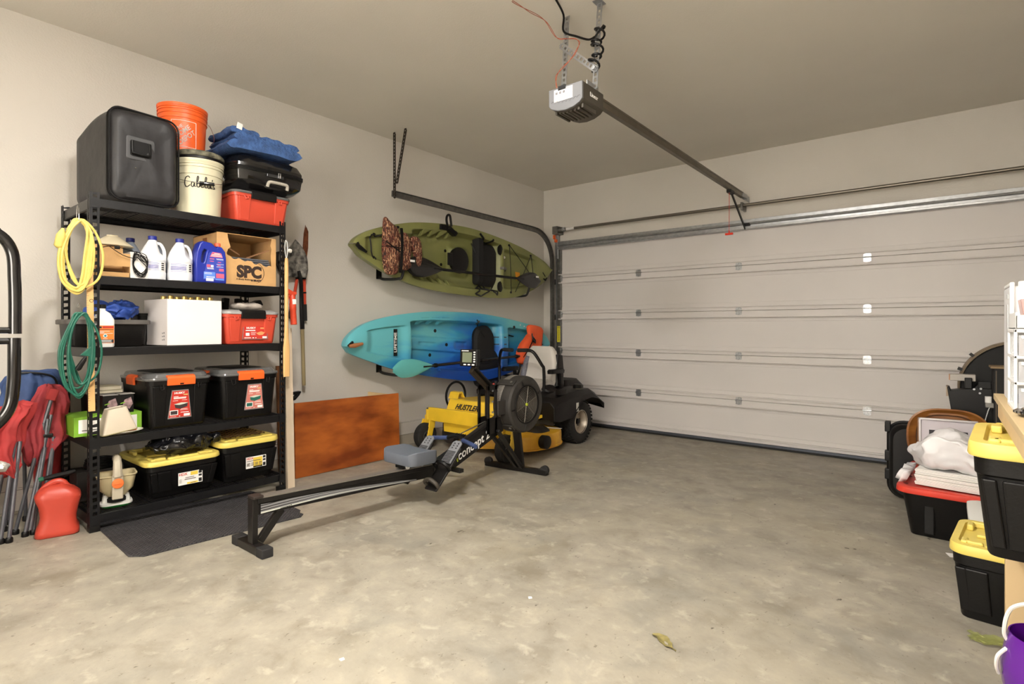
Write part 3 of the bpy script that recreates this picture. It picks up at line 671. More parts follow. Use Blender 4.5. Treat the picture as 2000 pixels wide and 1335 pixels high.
BLUE_J = mat('royal_blue_jug', (32, 48, 150), .3, var=.05, scale=4)
bj = T('jug', 'royal blue detergent style jug with handle and orange cap', 'jug', on(.636, .045, 1.383), R90)
y0, y1 = .0, .085
out = [(-.086, 0), (.086, 0), (.088, .02), (.086, .16), (.080, .20), (.062, .225), (.044, .228), (.036, .215), (.022, .223), (-.002, .246), (-.050, .254), (-.066, .240), (-.082, .19), (-.088, .14)]
hole = [(-.068, .115), (-.045, .112), (-.036, .13), (-.026, .185), (-.016, .205), (-.030, .215), (-.048, .218), (-.060, .20), (-.070, .15)]
b = B(); cu = bpy.data.curves.new('jug', 'CURVE'); cu.dimensions = '2D'; cu.fill_mode = 'BOTH'; cu.extrude = .034; cu.bevel_depth = .008; cu.bevel_resolution = 2
for pts in (out, hole):
    s = cu.splines.new('POLY'); s.points.add(len(pts)-1); s.use_cyclic_u = True
    for p, q in zip(s.points, pts): p.co = (q[0]*.96, q[1]*.96+.009, 0, 1)
tmp = bpy.data.objects.new('t', cu); me = bpy.data.meshes.new_from_object(tmp); bpy.data.objects.remove(tmp); me.materials.clear(); me.materials.append(BLUE_J)
me.polygons.foreach_set('use_smooth', [True]*len(me.polygons)); me.set_sharp_from_angle(angle=.6)
o = bpy.data.objects.new('body', me); COL.objects.link(o); o.parent = bj; o.rotation_euler = (R90, 0, 0); o.location = (0, .043, 0)
B().lathe([(.017, 0), (.0195, .002), (.0195, .022), (.017, .025)], 20, Matrix.Translation((.053, .043, .236))).ob('cap', mat('coral_cap', (232, 100, 70), .4), bj)
PINK = mat('pink_print', (222, 92, 120), .5); LBL = mat('light_blue_print', (92, 132, 214), .5)
b = B().prism([(-.052, .02), (.078, .02), (.074, .15), (.058, .195), (.0, .200), (-.020, .185)], -.0012, .0, 'y'); lab = b.ob('label', mat('blue_label', (52, 70, 170), .5), bj, 0)
b = B().prism([(-.012, .165), (.066, .165), (.056, .193), (.004, .197)], -.0018, -.001, 'y'); b.box(.026, .074, -.0018, -.001, .034, .062); b.box(-.03, -.008, -.0018, -.001, .100, .116); b.box(.044, .072, -.0018, -.001, .078, .094); lines(b, -.001, [(-.012, .014, .150, .155), (-.012, .012, .136, .140), (.036, .056, .132, .136), (.034, .054, .112, .116)]); b.ob('pink_patch', PINK, lab, 0)
b = B().box(-.048, .020, -.0018, -.001, .026, .070); b.box(.022, .074, -.0018, -.001, .020, .031); b.ob('light_patch', LBL, lab, 0)
b = B(); lines(b, -.0018, [(.014, .048, .186, .189), (.0, .058, .179, .182), (-.004, .062, .170, .173), (-.028, .012, .088, .091), (.028, .072, .120, .122), (.028, .070, .104, .106), (.026, .07, .154, .156), (.03, .07, .1495, .151), (-.03, .01, .094, .096), (-.044, .0, .062, .064), (-.044, .0, .056, .058), (-.032, .018, .036, .040)]); b.box(-.034, .010, -.0022, -.0015, .012, .030); b.box(-.006, .010, -.0022, -.0015, .100, .114); b.ob('white_print', PRINT_W, lab, 0)

spc = T('cardboard_box', 'large torn cardboard box with dark three letter logo at the right of the second tier', 'box', on(.875, .075, 1.383), R90)
w, d, h = .395, .36, .335
b = B()
b.box(-w/2, w/2, 0, d, 0, .004); b.box(-w/2, -w/2+.004, 0, d, 0, h); b.box(w/2-.004, w/2, 0, d, 0, h); b.box(-w/2, w/2, d-.004, d, 0, h)
b.box(-w/2, w/2, 0, d, h-.004, h); b.ob('shell', CARD, spc, 0)
random.seed(11)
top = []
xs = np.linspace(-.13, .165, 30)
fr = [(-w/2, 0), (w/2, 0), (w/2, h), (.168, h), (.158, h-.05), (.165, h-.075), (.160, h-.12), (.162, h-.15)]
for x in xs[::-1]: fr.append((x, .185-.05*(x+.13)/.3+.007*math.sin(x*90)+random.uniform(-.003, .003)))
fr += [(-.135, .20), (-.128, .23), (-.110, .245), (-.118, .27), (-.128, .31), (-.130, h), (-w/2, h)]
B().prism(fr, -.001, .003, 'y').ob('front_panel', CARD, spc, 0)
b = B()
for i in range(5): b.box(-.17+.004*i, .172-.003*i, .012+.004*i, d-.03, .125+.013*i, .134+.013*i)
b.ob('grey_pads', mat('grey_felt', (84, 86, 92), .9, var=.2, scale=30), spc, 0)
b = B(); b.bar((-.15, .02, .26), (-.03, .05, .205), .002, .010); b.bar((.160, .02, .255), (.02, .06, .190), .002, .010); b.ob('torn_flap', mat('dark_kraft', (120, 84, 52), .85), spc, 0)
INK = mat('brown_black_ink', (52, 36, 28), .8)
text('SPC', .105, INK, spc, (.012, -.0018, .088), name='lettering', off=.006, sx=.93)
text('A Brady Business', .0155, INK, spc, (-.02, -.0018, .040), off=.0002)
text('BRADY', .0165, INK, spc, (.066, -.0018, .036), off=.0012)
B().box(.024, .036, -.0016, -.001, .030, .042).ob('logo_square', INK, spc, 0)
b = B(); b.tube([(.04+.072*math.cos(a), -.0014, .088+.072*math.sin(a)) for a in np.linspace(-1.35, 1.45, 26)], [.0004+.0016*math.sin((i+.5)/26*PI) for i in range(26)], 6); b.ob('logo_arc', INK, spc)
b = B().box(-.03, .03, -.0035, -.0002, .0, .03); o = b.ob('side_print', mat('brown_side_print', (130, 82, 46), .8), spc, 0); o.rotation_euler = (0, 0, -R90); o.location = (-w/2, .17, .28)
# ---- third tier
bt = T('bottle', 'white oil bottle with orange label at the left of the third tier', 'bottle', on(.070, .012, .995), R90)
b = B().stack([(0, .088, .060, .02, 0, .03), (.006, .094, .064, .02, 0, .03), (.150, .094, .064, .02, 0, .03), (.185, .060, .05, .02, -.0, .03), (.200, .036, .036, .017, -.008, .03), (.214, .034, .034, .016, -.008, .03)], 5); b.ob('body', WHITE, bt, 40)
B().lathe([(.019, .212), (.0205, .214), (.0205, .232), (.018, .234)], 18, Matrix.Translation((-.008, .03, 0))).ob('cap', BLACK, bt)
lab = B().box(-.040, .040, -.003, -.0018, .022, .118).ob('label', mat('orange_label', (238, 128, 48), .5), bt, 0)
b = B(); lines(b, -.003, [(-.038, -.016, .103, .113), (-.038, .038, .094, .097), (-.036, .038, .024, .042)]); b.ob('black_print', PRINT_K, lab, 0)
b = B(); lines(b, -.003, [(-.012, .038, .103, .115)]); b.ob('red_band', REDP, lab, 0)
b = B(); lines(b, -.0034, [(-.034, .02, .086, .088), (-.034, -.005, .080, .082), (-.034, .034, .074, .076), (-.01, .01, .045, .047), (-.034, .03, .037, .039), (-.034, .026, .032, .034), (-.034, .03, .027, .029)]); b.cyl((0, -.003, .062), (0, -.0042, .062), .0095, 16); b.ob('white_print', PRINT_W, lab, 0)
B().cyl((0, -.003, .062), (0, -.0048, .062), .006, 14).ob('emblem', mat('teal_print', (40, 130, 150), .5), lab)

bb = T('storage_case', 'black lidded storage case with a dusty rim behind the white bottle', 'case', on(.128, .125, .995), R90)
b = B().stack([(0, .34, .23, .03, .0, .13), (.01, .355, .24, .03, .0, .13), (.125, .37, .25, .03, .0, .13)], 4); b.ob('body', BLACK, bb, 30)
B().stack([(.125, .395, .27, .03, .0, .13), (.128, .40, .275, .03, .0, .13), (.148, .40, .275, .03, .0, .13), (.152, .39, .265, .03, .0, .13)], 4).ob('lid', mat('dusty_dark_grey', (88, 84, 80), .7, var=.25, scale=9), bb, 30)
TARP = mat('blue_tarp', (50, 84, 172), .55, var=.15, scale=12)
tp = T('tarp', 'crumpled royal blue tarp bundled on the black case', 'tarp', on(.165, .155, 1.148), R90)
b = blob(.24, .20, .100, 90, .8); b.noise(.034, 13, 2, 2); b.v = [(x, y+.10, max(z, .0)) for x, y, z in b.v]; b.ob('cloth', TARP, tp, 60)
bk = T('basket', 'small black slatted plastic basket in the shade behind the black case', 'basket', on(.375, .30, .995), R90)
b = B().stack([(0, .11, .14, .02, 0, .07), (.19, .13, .16, .02, 0, .07)], 3); b.ob('tub', BLACK, bk, 30)
B().stack([(.18, .14, .17, .02, 0, .07), (.195, .145, .175, .02, 0, .07)], 3).ob('rim', BLACK, bk, 30)
for i in range(7): B().box(-.05+.0165*i-.003, -.05+.0165*i+.003, -.006, .004, .02, .18).ob('slat', BLACK, bk, 0)

wx = T('white_box', 'large plain white carton holding gold capped bottles on the third tier', 'box', on(.542, .05, .995), R90+.08)
w, d, h = .325, .30, .278
b = B(); b.box(-w/2, w/2, 0, .004, 0, h); b.box(-w/2, w/2, d-.004, d, 0, h*.985); b.box(-w/2, -w/2+.004, 0, d, 0, h); b.box(w/2-.004, w/2, 0, d, 0, h); b.box(-w/2, w/2, 0, d, 0, .004)
b.ob('carton', mat('white_carton', (228, 222, 220), .8, var=.02, scale=6), wx, 0, bevel=.0015)
b = B()
for k in range(3): b.box(-.0, .012, 0, .001, .03+.02*k, .036+.02*k); b.box(.02, .03, 0, .001, .03+.02*k, .04+.02*k)
o = b.ob('print', mat('grey_print', (120, 118, 120), .6), wx, 0); o.rotation_euler = (0, 0, -R90); o.location = (-w/2-.0006, .06, 0)
GLASS_B = mat('dark_bottle_glass', (36, 44, 30), .12, spec=.7); GOLD = mat('gold_foil', (196, 168, 96), .3, .7)
bot0 = None
for i, (x, y) in enumerate([(-.115, .06), (-.035, .06), (.045, .06), (.12, .06), (-.115, .15), (-.035, .15), (.045, .15), (.12, .15)]):
    p = wx.matrix_basis @ Vector((x, y, .004))
    def mk():
        t = T('bottle', '', 'bottle', p, 0, 'gold capped bottles in the white carton')
        B().lathe([(.034, 0), (.037, .004), (.037, .17), (.030, .205), (.0145, .235), (.0140, .286)], 20).ob('glass', GLASS_B, t, 40)
        B().lathe([(.0148, .262), (.0165, .264), (.0165, .294), (.014, .297)], 18).ob('cap', GOLD, t)
        return t
    lbl = 'gold capped glass bottle in the white carton, %s from the left in its %s row' % (('first', 'second', 'third', 'fourth')[i % 4], 'front' if i < 4 else 'rear')
    if bot0 is None: bot0 = mk(); bot0['label'] = lbl
    else:
        c = bot0.copy(); COL.objects.link(c); c.location = p; c['label'] = lbl
        for ch in bot0.children: copy_part(ch, c)
def husky_small(t, w, d, h):
    lab = B().prism([(-.088, .028), (.088, .028), (.078, .120), (-.078, .120)], -.001, .0, 'y'); lab = lab.ob('label_frame', mat('grey_label_edge', (120, 112, 110), .4), t, 0); lab.location = (.02, .012, .0); lab.rotation_euler = (-.05, 0, 0)
    l2 = B().prism([(-.083, .032), (.083, .032), (.074, .116), (-.074, .116)], -.0018, -.0005, 'y').ob('label', mat('red_label', (190, 48, 36), .5), t, 0); l2.location = lab.location; l2.rotation_euler = lab.rotation_euler
    text('HUSKY', .017, PRINT_W, l2, (-.028, -.002, .104), off=.0006, sx=1.15, ext=.0003)
    b = B(); lines(b, -.0018, [(-.064, .0, .085, .091), (-.03, .005, .074, .076), (-.03, .0, .066, .068), (-.03, .0, .058, .060), (-.074, -.03, .040, .042), (-.074, -.03, .036, .038), (-.02, -.01, .036, .042), (.0, .006, .036, .042)]); b.box(.048, .078, -.0024, -.001, .035, .048); b.box(-.064, -.04, -.0024, -.001, .052, .072); b.ob('white_print', PRINT_W, l2, 0)
    b = B(); b.prism([(.005, .070), (.025, .056), (.05, .058), (.066, .074), (.04, .082)], -.0026, -.001, 'y'); b.box(.035, .068, -.0022, -.001, .098, .108); b.ob('tote_picture', mat('peach_print', (224, 150, 96), .6), l2, 0)
latch_tote('tote', 'orange red latch tote with red label at the right of the third tier', on(.900, .045, .995), .385, .42, .228, RED_T, mat('milky_clear_lid', (160, 158, 156), .35, var=.1, scale=10), BLACK, lab=husky_small)
pk = T('plastic_packet', 'crumpled clear packet with printing lying on the red tote lid', 'packet', on(.90, .15, 1.224), R90)
b = blob(.20, .16, .045, 30, .7); b.noise(.012, 18, 4, True); b.v = [(x, y, max(z, 0)) for x, y, z in b.v]; b.ob('bag', mat('grey_print_film', (170, 162, 154), .35, var=.25, scale=14), pk, 60)
dt = T('drill_set', 'dark cordless tools hanging in shadow under the second tier', 'tool', on(.95, .50, .995), R90); dt.scale = (1, 1, .93)
b = B().bar((-.06, 0, .0), (-.03, 0, .345), .05, .04); b.bar((.05, .0, .0), (.06, .0, .345), .05, .04); b.ob('upright', BLACK, dt, 0, bevel=.006)
b = B().stack([(0, .05, .06, .02), (.1, .06, .07, .02), (.2, .05, .06, .02)], M=Matrix.Translation((-.05, 0, .29)) @ Matrix.Rotation(-R90, 4, 'Y')); b.ob('motor', BLACK, dt, 40)
b = B().bar((.05, 0, .24), (.22, .0, .32), .09, .05); b.ob('guard', BLACK, dt, 0, bevel=.01)

# ---- fourth tier
LIME = mat('lime_green_carton', (124, 176, 48), .6, var=.04, scale=8)
gb = T('carton', 'lime green carton with white label at the left of the fourth tier', 'box', on(.125, .13, .502), R90)
B().box(-.165, .155, 0, .26, 0, .108).ob('carton', LIME, gb, 0, bevel=.0015)
lab = B().box(-.145, .13, -.0012, .001, .018, .092).ob('label', PAPER, gb, 0)
text('L  NOVE 130', .020, PRINT_K, lab, (.035, -.0016, .080), sp=1.1, ext=.0002)
b = B(); lines(b, -.0012, [(-.0, .06, .030, .032), (.08, .11, .034, .042), (-.13, -.04, .03, .034)]); b.ob('print', PRINT_K, lab, 0)
db = T('toner_box', 'black printed carton with pale flaps behind the beige shade', 'box', on(.165, .19, .611), R90)
B().box(-.075, .075, 0, .16, 0, .105).ob('carton', BLACK, db, 0, bevel=.002)
b = B().box(-.075, -.004, -.004, .06, .105, .109); b.box(.006, .078, -.004, .06, .106, .110); b.ob('flap', mat('pale_grey_card', (150, 146, 140), .8), db, 0)
b = B()
for x in (-.035, .04): b.prism([(x-.02, .045), (x+.012, .02), (x+.03, .05), (x+.02, .088), (x-.012, .075)], -.0014, 0, 'y')
b.ob('picture', mat('mauve_print', (150, 124, 124), .6, var=.4, scale=40), db, 0)
b = B(); 
for x in (-.055, .02): b.prism([(x-.012, .052), (x+.012, .058), (x+.010, .063), (x-.012, .057)], -.0018, 0, 'y')
b.ob('green_print', LIME, db, 0)
for i in range(2):
    k = T('book', ('thin cream paperback lying flat, lower of the two books behind the toner carton', 'thin cream paperback lying flat, upper of the two books behind the toner carton')[i], 'book', on(.175, .475, .502+.20+.022*i), R90+.06*i, 'books behind the toner carton')
    B().box(-.075+.004*i, .085-.01*i, -.08, .08, .002, .018).ob('pages', mat('cream_pages', (206, 198, 176), .85), k, 0)
    b = B().box(-.078+.004*i, .088-.01*i, -.083, .083, 0, .002); b.box(-.078+.004*i, .088-.01*i, -.083, .083, .018, .020); b.ob('cover', mat('cream_cover', (196, 188, 160), .6), k, 0)
bs = T('black_crate', 'plain black crate in shadow under the books', 'crate', on(.175, .26, .502), R90)
bs.location = on(.175, .395, .502)
B().stack([(0, .17, .15, .012, 0, .08), (.2, .18, .16, .012, 0, .08)], 3).ob('box', BLACK, bs, 30)
db.location = on(.165, .13, .6105)
LSH = mat('beige_shade', (196, 184, 164), .6, var=.03, scale=6)
pt = T('plate', 'white oval platter near the left front edge of the fourth tier', 'plate', on(.165, .085, .502), R90)
B().lathe([(.05, 0), (.06, .001), (.098, .012), (.104, .014), (.104, .017), (.096, .015), (.06, .004)], 36, sx=1.02, sy=.72).ob('dish', mat('glazed_white', (226, 222, 212), .25), pt, 40)
oz = T('orange_disc', 'orange plastic disc lying on the white platter under the shade', 'disc', on(.205, .085, .507), R90)
B().lathe([(.03, 0), (.034, .003), (.034, .014), (.028, .02), (.01, .021)], 24).ob('disc', mat('soft_orange_plastic', (224, 112, 52), .45), oz, 40)
ls = T('lamp_shade', 'beige square lamp shade tilted on the white platter', 'lamp shade', on(.150, .080, .520), 0, rot=(0, -.14, R90))
b = B(); R = []
for z, w, d in ((0, .165, .14), (.002, .166, .141), (.130, .092, .085), (.132, .090, .083)): R.append([(x-.008+.012*z/.13, y, z) for x, y in rr(w, d, .014, 3)])
R += [[(x, y, .126) for x, y in rr(.084, .077, .012, 3)], [(x-.008, y, .003) for x, y in rr(.156, .131, .012, 3)]]
b.rings(R, (0, 0)); b.ob('shade', LSH, ls, 30)
B().tube([(x-.008, y, .001) for x, y in rr(.165, .14, .014, 3)], .003, 6, True).ob('trim_band', mat('olive_trim', (140, 132, 92), .6), ls)

TOTE_K = mat('black_tote', (12, 11, 11), .42, spec=.3, var=.15, scale=8, bump=.08, bscale=120)
def husky_tall(cl, pic, dx=.03):
    def f(t, w, d, h):
        fr = B().prism([(-.066, .050), (.066, .050), (.046, .222), (-.046, .222)], -.001, .001, 'y').ob('label_frame', mat('silver_label_edge', (160, 156, 154), .35, .5), t, 0)
        l2 = B().prism([(-.061, .056), (.061, .056), (.043, .216), (-.043, .216)], -.0018, .0, 'y').ob('label', cl, t, 0)
        for o in (fr, l2): o.location = (dx, .026, 0); o.rotation_euler = (.06, 0, 0)
        text('HUSKY', .0165, PRINT_W, l2, (-.004, -.002, .203), off=.0006, sx=1.1, ext=.0003)
        b = B(); lines(b, -.0018, [(-.036, -.01, .181, .184), (-.036, .034, .174, .178), (-.036, .032, .168, .172), (-.04, -.012, .156, .158), (.01, .038, .158, .160), (.006, .042, .104, .106), (.0, .046, .098, .100), (.004, .05, .082, .086), (-.055, -.02, .060, .062), (-.004, .002, .060, .064)]); b.box(.022, .056, -.0024, -.001, .060, .075); b.box(-.055, -.010, -.0022, -.001, .070, .100); b.ob('white_print', PRINT_W, l2, 0)
        b = B(); b.prism([(-.03, .136), (.012, .142), (.044, .140), (.040, .118), (.002, .106), (-.026, .114)], -.0026, -.001, 'y'); b.box(-.051, -.014, -.003, -.001, .074, .096); o = b.ob('tote_picture', pic, l2, 0)
        b = B(); b.prism([(-.034, .136), (.008, .145), (.046, .141), (.020, .134), (-.004, .130)], -.0032, -.001, 'y'); b.ob('lid_picture', mat('pale_print', (196, 200, 186), .6), l2, 0)
        b = B().box(.018, .042, -.0022, -.001, .188, .195); b.ob('gold_print', mat('gold_print', (206, 176, 110), .6), l2, 0)
    return f
latch_tote('tote', 'big black tote with orange latch and bright red label, left on the fourth tier', on(.462, .05, .502), .365, .50, .330, TOTE_K, CLEARL, ORANGE, lab=husky_tall(mat('red_label', (190, 48, 36), .5), mat('dark_tote_print', (58, 46, 46), .6), .0))
latch_tote('tote', 'big black tote with orange latch and faded pink label, right on the fourth tier', on(.888, .05, .502), .40, .50, .330, TOTE_K, CLEARL, ORANGE, lab=husky_tall(mat('faded_pink_label', (198, 118, 106), .55), mat('green_tote_print', (30, 96, 82), .6)))

# ---- bottom tier
def yellow_tote(label, loc, rz, w, d, h, lab=0, base=R90, lift=.05):
    """black tote, lid with a rounded overhanging rim and raised interlocking pads; front is the w side at y=0"""
    t = T('tote', label, 'tote', loc, base+rz)
    hb = h*.87
    b = B().stack([(0, w*.80, d*.82, .03, 0, d/2), (.006, w*.82, d*.84, .04, 0, d/2), (hb*.80, w*.92, d*.93, .045, 0, d/2), (hb*.82, w*.94, d*.95, .045, 0, d/2), (hb, w*.95, d*.96, .045, 0, d/2)], 5); b.ob('body', TOTE_K, t, 30)
    for s in (-1, 1):
        for px, wd in ((.27, .07), (.40, .035)):
            B().add([(s*w*px*.88-wd/2*s, d*.085-.010, .03), (s*w*px*.88+wd/2*s, d*.085-.010, .03), (s*w*px+wd/2*s, d*.032-.008, hb*.78), (s*w*px-wd/2*s, d*.032-.008, hb*.78), (s*w*px*.88-wd/2*s, d*.12, .03), (s*w*px*.88+wd/2*s, d*.12, .03), (s*w*px+wd/2*s, d*.07, hb*.78), (s*w*px-wd/2*s, d*.07, hb*.78)], [(0, 1, 2, 3), (7, 6, 5, 4), (0, 4, 5, 1), (1, 5, 6, 2), (2, 6, 7, 3), (3, 7, 4, 0)]).ob('rib', TOTE_K, t, 0, bevel=.005)
    b = B().stack([(hb-.004, w, d, .06, 0, d/2), (hb+.002, w*1.01, d*1.01, .06, 0, d/2), (h-.012, w*1.0, d*1.0, .06, 0, d/2), (h-.006, w*.985, d*.985, .055, 0, d/2), (h-.005, w*.86, d*.86, .05, 0, d/2), (h-.022, w*.83, d*.83, .045, 0, d/2)], 6); lid = b.ob('lid', YELLOW, t, 40)
    k = 0
    for sx in (-1, 1):
        for sy in (-1, 1):
            cx, cy = sx*w*.30, d/2+sy*d*.30
            B().box(cx-w*.085, cx+w*.085, cy-d*.03+sy*d*.07, cy+d*.03+sy*d*.07, h-.022, h+.004).ob('lid_pad', YELLOW, lid, 0, bevel=.006)
            B().box(cx-w*.03+sx*w*.075, cx+w*.03+sx*w*.075, cy-d*.11, cy+d*.03, h-.022, h+.004).ob('lid_pad', YELLOW, lid, 0, bevel=.006)
    for y in (.06, .89): B().box(-w*.2, w*.2, d*y, d*(y+.05), h-.022, h+.003).ob('lid_ridge', YELLOW, lid, 0, bevel=.006)
    b = B(); b.box(-w*.30, w*.30, d/2-.01, d/2+.01, h-.022, h-.008); b.box(-.01, .01, d*.25, d*.75, h-.022, h-.008); b.ob('lid_brace', YELLOW, lid, 0, bevel=.004)
    if lab:
        lx = .03
        l = B().box(-.068, .068, -.0012, .001, -.038, .038).ob('label', PAPER, t, 0); l.location = (lx, d*.055-.012, hb*.46); l.rotation_euler = (.07*0-.0, 0, 0)
        text('HDX', .021, REDP, l, (-.042, -.0016, .026), off=.0006, ext=.0003)
        b = B(); lines(b, -.0012, [(.046, .064, .018, .034), (.046, .064, .0, .012), (.046, .064, -.034, -.012)]); b.ob('barcode', PRINT_K, l, 0)
        b = B(); b.box(-.02, .042, -.0018, -.0008, -.036, -.026); b.box(.0, .042, -.0018, -.0008, .014, .036) if lab == 1 else b.box(-.02, .042, -.0018, -.0008, -.036, .030); b.ob('yellow_print', mat('yellow_print', (226, 196, 72), .6), l, 0)
        b = B(); lines(b, -.002, ([(-.03, .02, .002, .006), (-.034, .03, -.008, -.004)] if lab == 1 else [(-.064, .03, .008, .012)]+[(-.06+.026*k, -.04+.026*k, -.022+.008*q, -.018+.008*q) for k in range(4) for q in range(3)])+[(-.064, -.05, -.004-.006*k, -.002-.006*k) for k in range(4)]+[(.0, .03, -.033, -.030)]); b.ob('print', mat('grey_brown_print', (100, 88, 78), .6), l, 0)
    return t
yellow_tote('black tote with yellow lid and white label under the trash bag, bottom tier', on(.485, .035, .091), 0, .425, .52, .226, 1)
yellow_tote('black tote with yellow lid and yellow label at the right of the bottom tier', on(.895, .045, .091), 0, .395, .46, .270, 2)
MESH_ = T('metal_grate', 'rusty brown wire grate lying on the right yellow lid', 'grate', on(.895, .10, .3655), R90)
b = B()
for i in range(9): b.box(-.13+.0325*i-.002, -.13+.0325*i+.002, .04, .36, .0, .004)
for i in range(8): b.box(-.135, .135, .05+.04*i-.002, .05+.04*i+.002, .004, .008)
b.ob('wires', mat('rusty_wire', (92, 66, 36), .7, .4), MESH_, 0)
TRASH = mat('black_trash_film', (22, 22, 26), .22, coat=.3)
tb = T('trash_bag', 'rolled shiny black trash bag resting on the left yellow lid', 'bag', on(.525, .12, .3225), R90)
b = blob(.36, .24, .100, 110, .75); b.noise(.032, 12, 3, 2); b.v = [(x, y+.10, max(z*(1+.25*x)+.0, .0)) for x, y, z in b.v]; b.ob('film', TRASH, tb, 60)
b = blob(.06, .08, .06, 16, .8); b.noise(.02, 25, 5, True); b.v = [(x+.185, y+.05, max(z+.03, 0)) for x, y, z in b.v]; b.ob('knot', TRASH, tb, 60)

SPB = mat('beige_spreader_plastic', (190, 176, 138), .5, var=.06, scale=8)
sp = T('hand_spreader', 'beige hand held seed spreader with orange dial on the bottom tier', 'spreader', on(.150, .12, .091), R90-.18)
B().stack([(0, .125, .10, .03), (.008, .140, .115, .03), (.014, .142, .117, .03)], 4).ob('base', mat('green_base', (30, 112, 44), .45), sp, 40)
B().stack([(.014, .150, .125, .035), (.024, .150, .125, .035), (.026, .12, .1, .03)], 4).ob('guard', mat('pale_grey_plastic', (196, 196, 190), .45), sp, 40)
B().lathe([(.045, .026), (.052, .03), (.052, .048), (.045, .052)], 24).ob('spinner', BLACK, sp, 40)
for s in (-1, 1): B().stack([(.026, .028, .06, .01, s*.052, 0), (.07, .022, .05, .01, s*.048, 0)], 3).ob('strut', MATS['pale_grey_plastic'], sp, 40)
b = B().stack([(.058, .08, .07, .02), (.10, .155, .12, .03), (.175, .180, .150, .03), (.178, .190, .160, .03), (.184, .190, .160, .03), (.182, .174, .144, .028), (.11, .14, .11, .03)], 5); b.ob('hopper', SPB, sp, 35)
b = B().bar((0, -.082, .052), (0, -.084, .19), .052, .016); b.ob('column', mat('warm_grey_plastic', (176, 166, 146), .45), sp, 0, bevel=.006)
b = B().tube(catmull([(0, -.084, .18), (0, -.08, .225), (0, -.064, .262), (0, -.03, .276), (0, .02, .268), (0, .055, .25)], 5), [.024-.0004*i for i in range(26)], 10); b.ob('handle', MATS['warm_grey_plastic'], sp)
b = B().lathe([(.026, 0), (.028, .003), (.026, .008), (.018, .010)], 24, Matrix.Translation((.0, -.092, .142)) @ Matrix.Rotation(R90, 4, 'X')); o = b.ob('dial', mat('soft_orange_plastic', (224, 112, 52), .45), sp)
B().bar((-.018, -.103, .142), (.018, -.103, .142), .007, .005).ob('dial_grip', MATS['soft_orange_plastic'], o, 0, bevel=.001)
hp = T('hose_reel_box', 'dark box with a coiled black hose behind the hand spreader', 'box', on(.12, .34, .091), R90)
B().box(-.10, .12, 0, .16, 0, .17).ob('box', mat('dusty_black', (46, 42, 40), .7), hp, 0, bevel=.004)
b = B()
for i in range(4): b.torus((.03, .08, .178+.013*i), .075-.003*i, .0075, None, 24, 7)
b.ob('hose', BLACK, hp)
# ---------------------------------------------------------------- around the shelving: tools, boards, mat, chairs
def flo(y): return fz(y)
DIRT = mat('black_rubber_mat', (52, 50, 52), .7, var=.2, scale=6)
def tread_mat():
    m = DIRT; N = m.node_tree.nodes; L = m.node_tree.links
    tc = N.new('ShaderNodeTexCoord'); mp = N.new('ShaderNodeMapping'); mp.inputs['Rotation'].default_value = (0, 0, PI/4); L.new(tc.outputs['Object'], mp.inputs[0])
    br = N.new('ShaderNodeTexBrick'); br.inputs['Scale'].default_value = 16; br.inputs['Mortar Size'].default_value = .12; br.inputs['Mortar Smooth'].default_value = .6
    L.new(mp.outputs[0], br.inputs['Vector']); b = N.new('ShaderNodeBump'); b.inputs['Strength'].default_value = .9; b.inputs['Distance'].default_value = .008
    L.new(br.outputs['Fac'], b.inputs['Height']); L.new(b.outputs[0], N['Principled BSDF'].inputs['Normal'])
tread_mat()
mt = T('floor_mat', 'black rubber tread plate mat on the floor in front of the shelving', 'mat', (-3.30, 1.30, flo(1.30)), 0, rot=(-math.atan(SLOPE), 0, 0))
pts = [(.235, -.41), (.285, -.36), (.31, .44), (.275, .475), (.235, .47), (.20, .50), (-.235, .52), (-.44, .50), (-.452, -.36), (-.40, -.385)]
B().prism(pts, .0005, .0075, 'z').ob('mat', DIRT, mt, 0, bevel=.002)
b = B()
random.seed(3)
for i in range(24):
    for j in range(30):
        x, y = -.425+.029*i+.006*(j % 2), -.33+.0275*j; a = (R90/2 if (i+j) % 2 else -R90/2); c, s = math.cos(a)*.010, math.sin(a)*.010
        if -.43 < x < .265: b.add([(x-c, y-s, .0075), (x+s*.35, y-c*.35, .0075), (x+c, y+s, .0075), (x-s*.35, y+c*.35, .0075), (x, y, .0098)], [(0, 1, 4), (1, 2, 4), (2, 3, 4), (3, 0, 4)])
b.ob('tread', DIRT, mt, 0, kind='stuff')

PLY = mat('stained_plywood', (172, 92, 34), .45, c2=(112, 46, 10), scale=3.6, stretch=(1, .7, 2.0), detail=9, bump=.05, bscale=40)
pw = T('plywood_sheet', 'reddish brown stained plywood sheet leaning against the left wall', 'plywood', (-3.83, 2.18, flo(2.2)+.002), 0, rot=(-.022, -.05, .04))
B().box(-.009, .009, 0, 1.03, .0, .565).ob('sheet', PLY, pw, 0, bevel=.001)
p2 = T('board_offcut', 'pale unfinished board standing square to the wall behind the stained plywood', 'board', (-3.905, 3.17, flo(3.2)), 0)
B().box(-.37, .0, 0, .016, 0, .56).ob('board', mat('birch_board', (206, 176, 132), .6, var=.06, scale=5), p2, 0)
WOODW = mat('whitewood_board', (206, 188, 164), .6, var=.05, scale=5, stretch=(1, 1, .1))
wbrd = T('wood_board', 'pale wood board standing upright against the right shelf post', 'board', (-3.62, 2.035, flo(2.03)), 0, rot=(0, -.04, 0))
B().box(-.030, .0, -.028, .026, 0, 1.13).ob('board', WOODW, wbrd, 0, bevel=.002)
WOODP2 = mat('dark_plank', (120, 74, 38), .6, var=.12, scale=5, stretch=(1, 1, .15))
dp_ = T('plank', 'narrow dark brown plank end behind the pale wood board', 'board', (-4.05, 2.20, flo(2.2)), 0, rot=(0, -.06, 0))
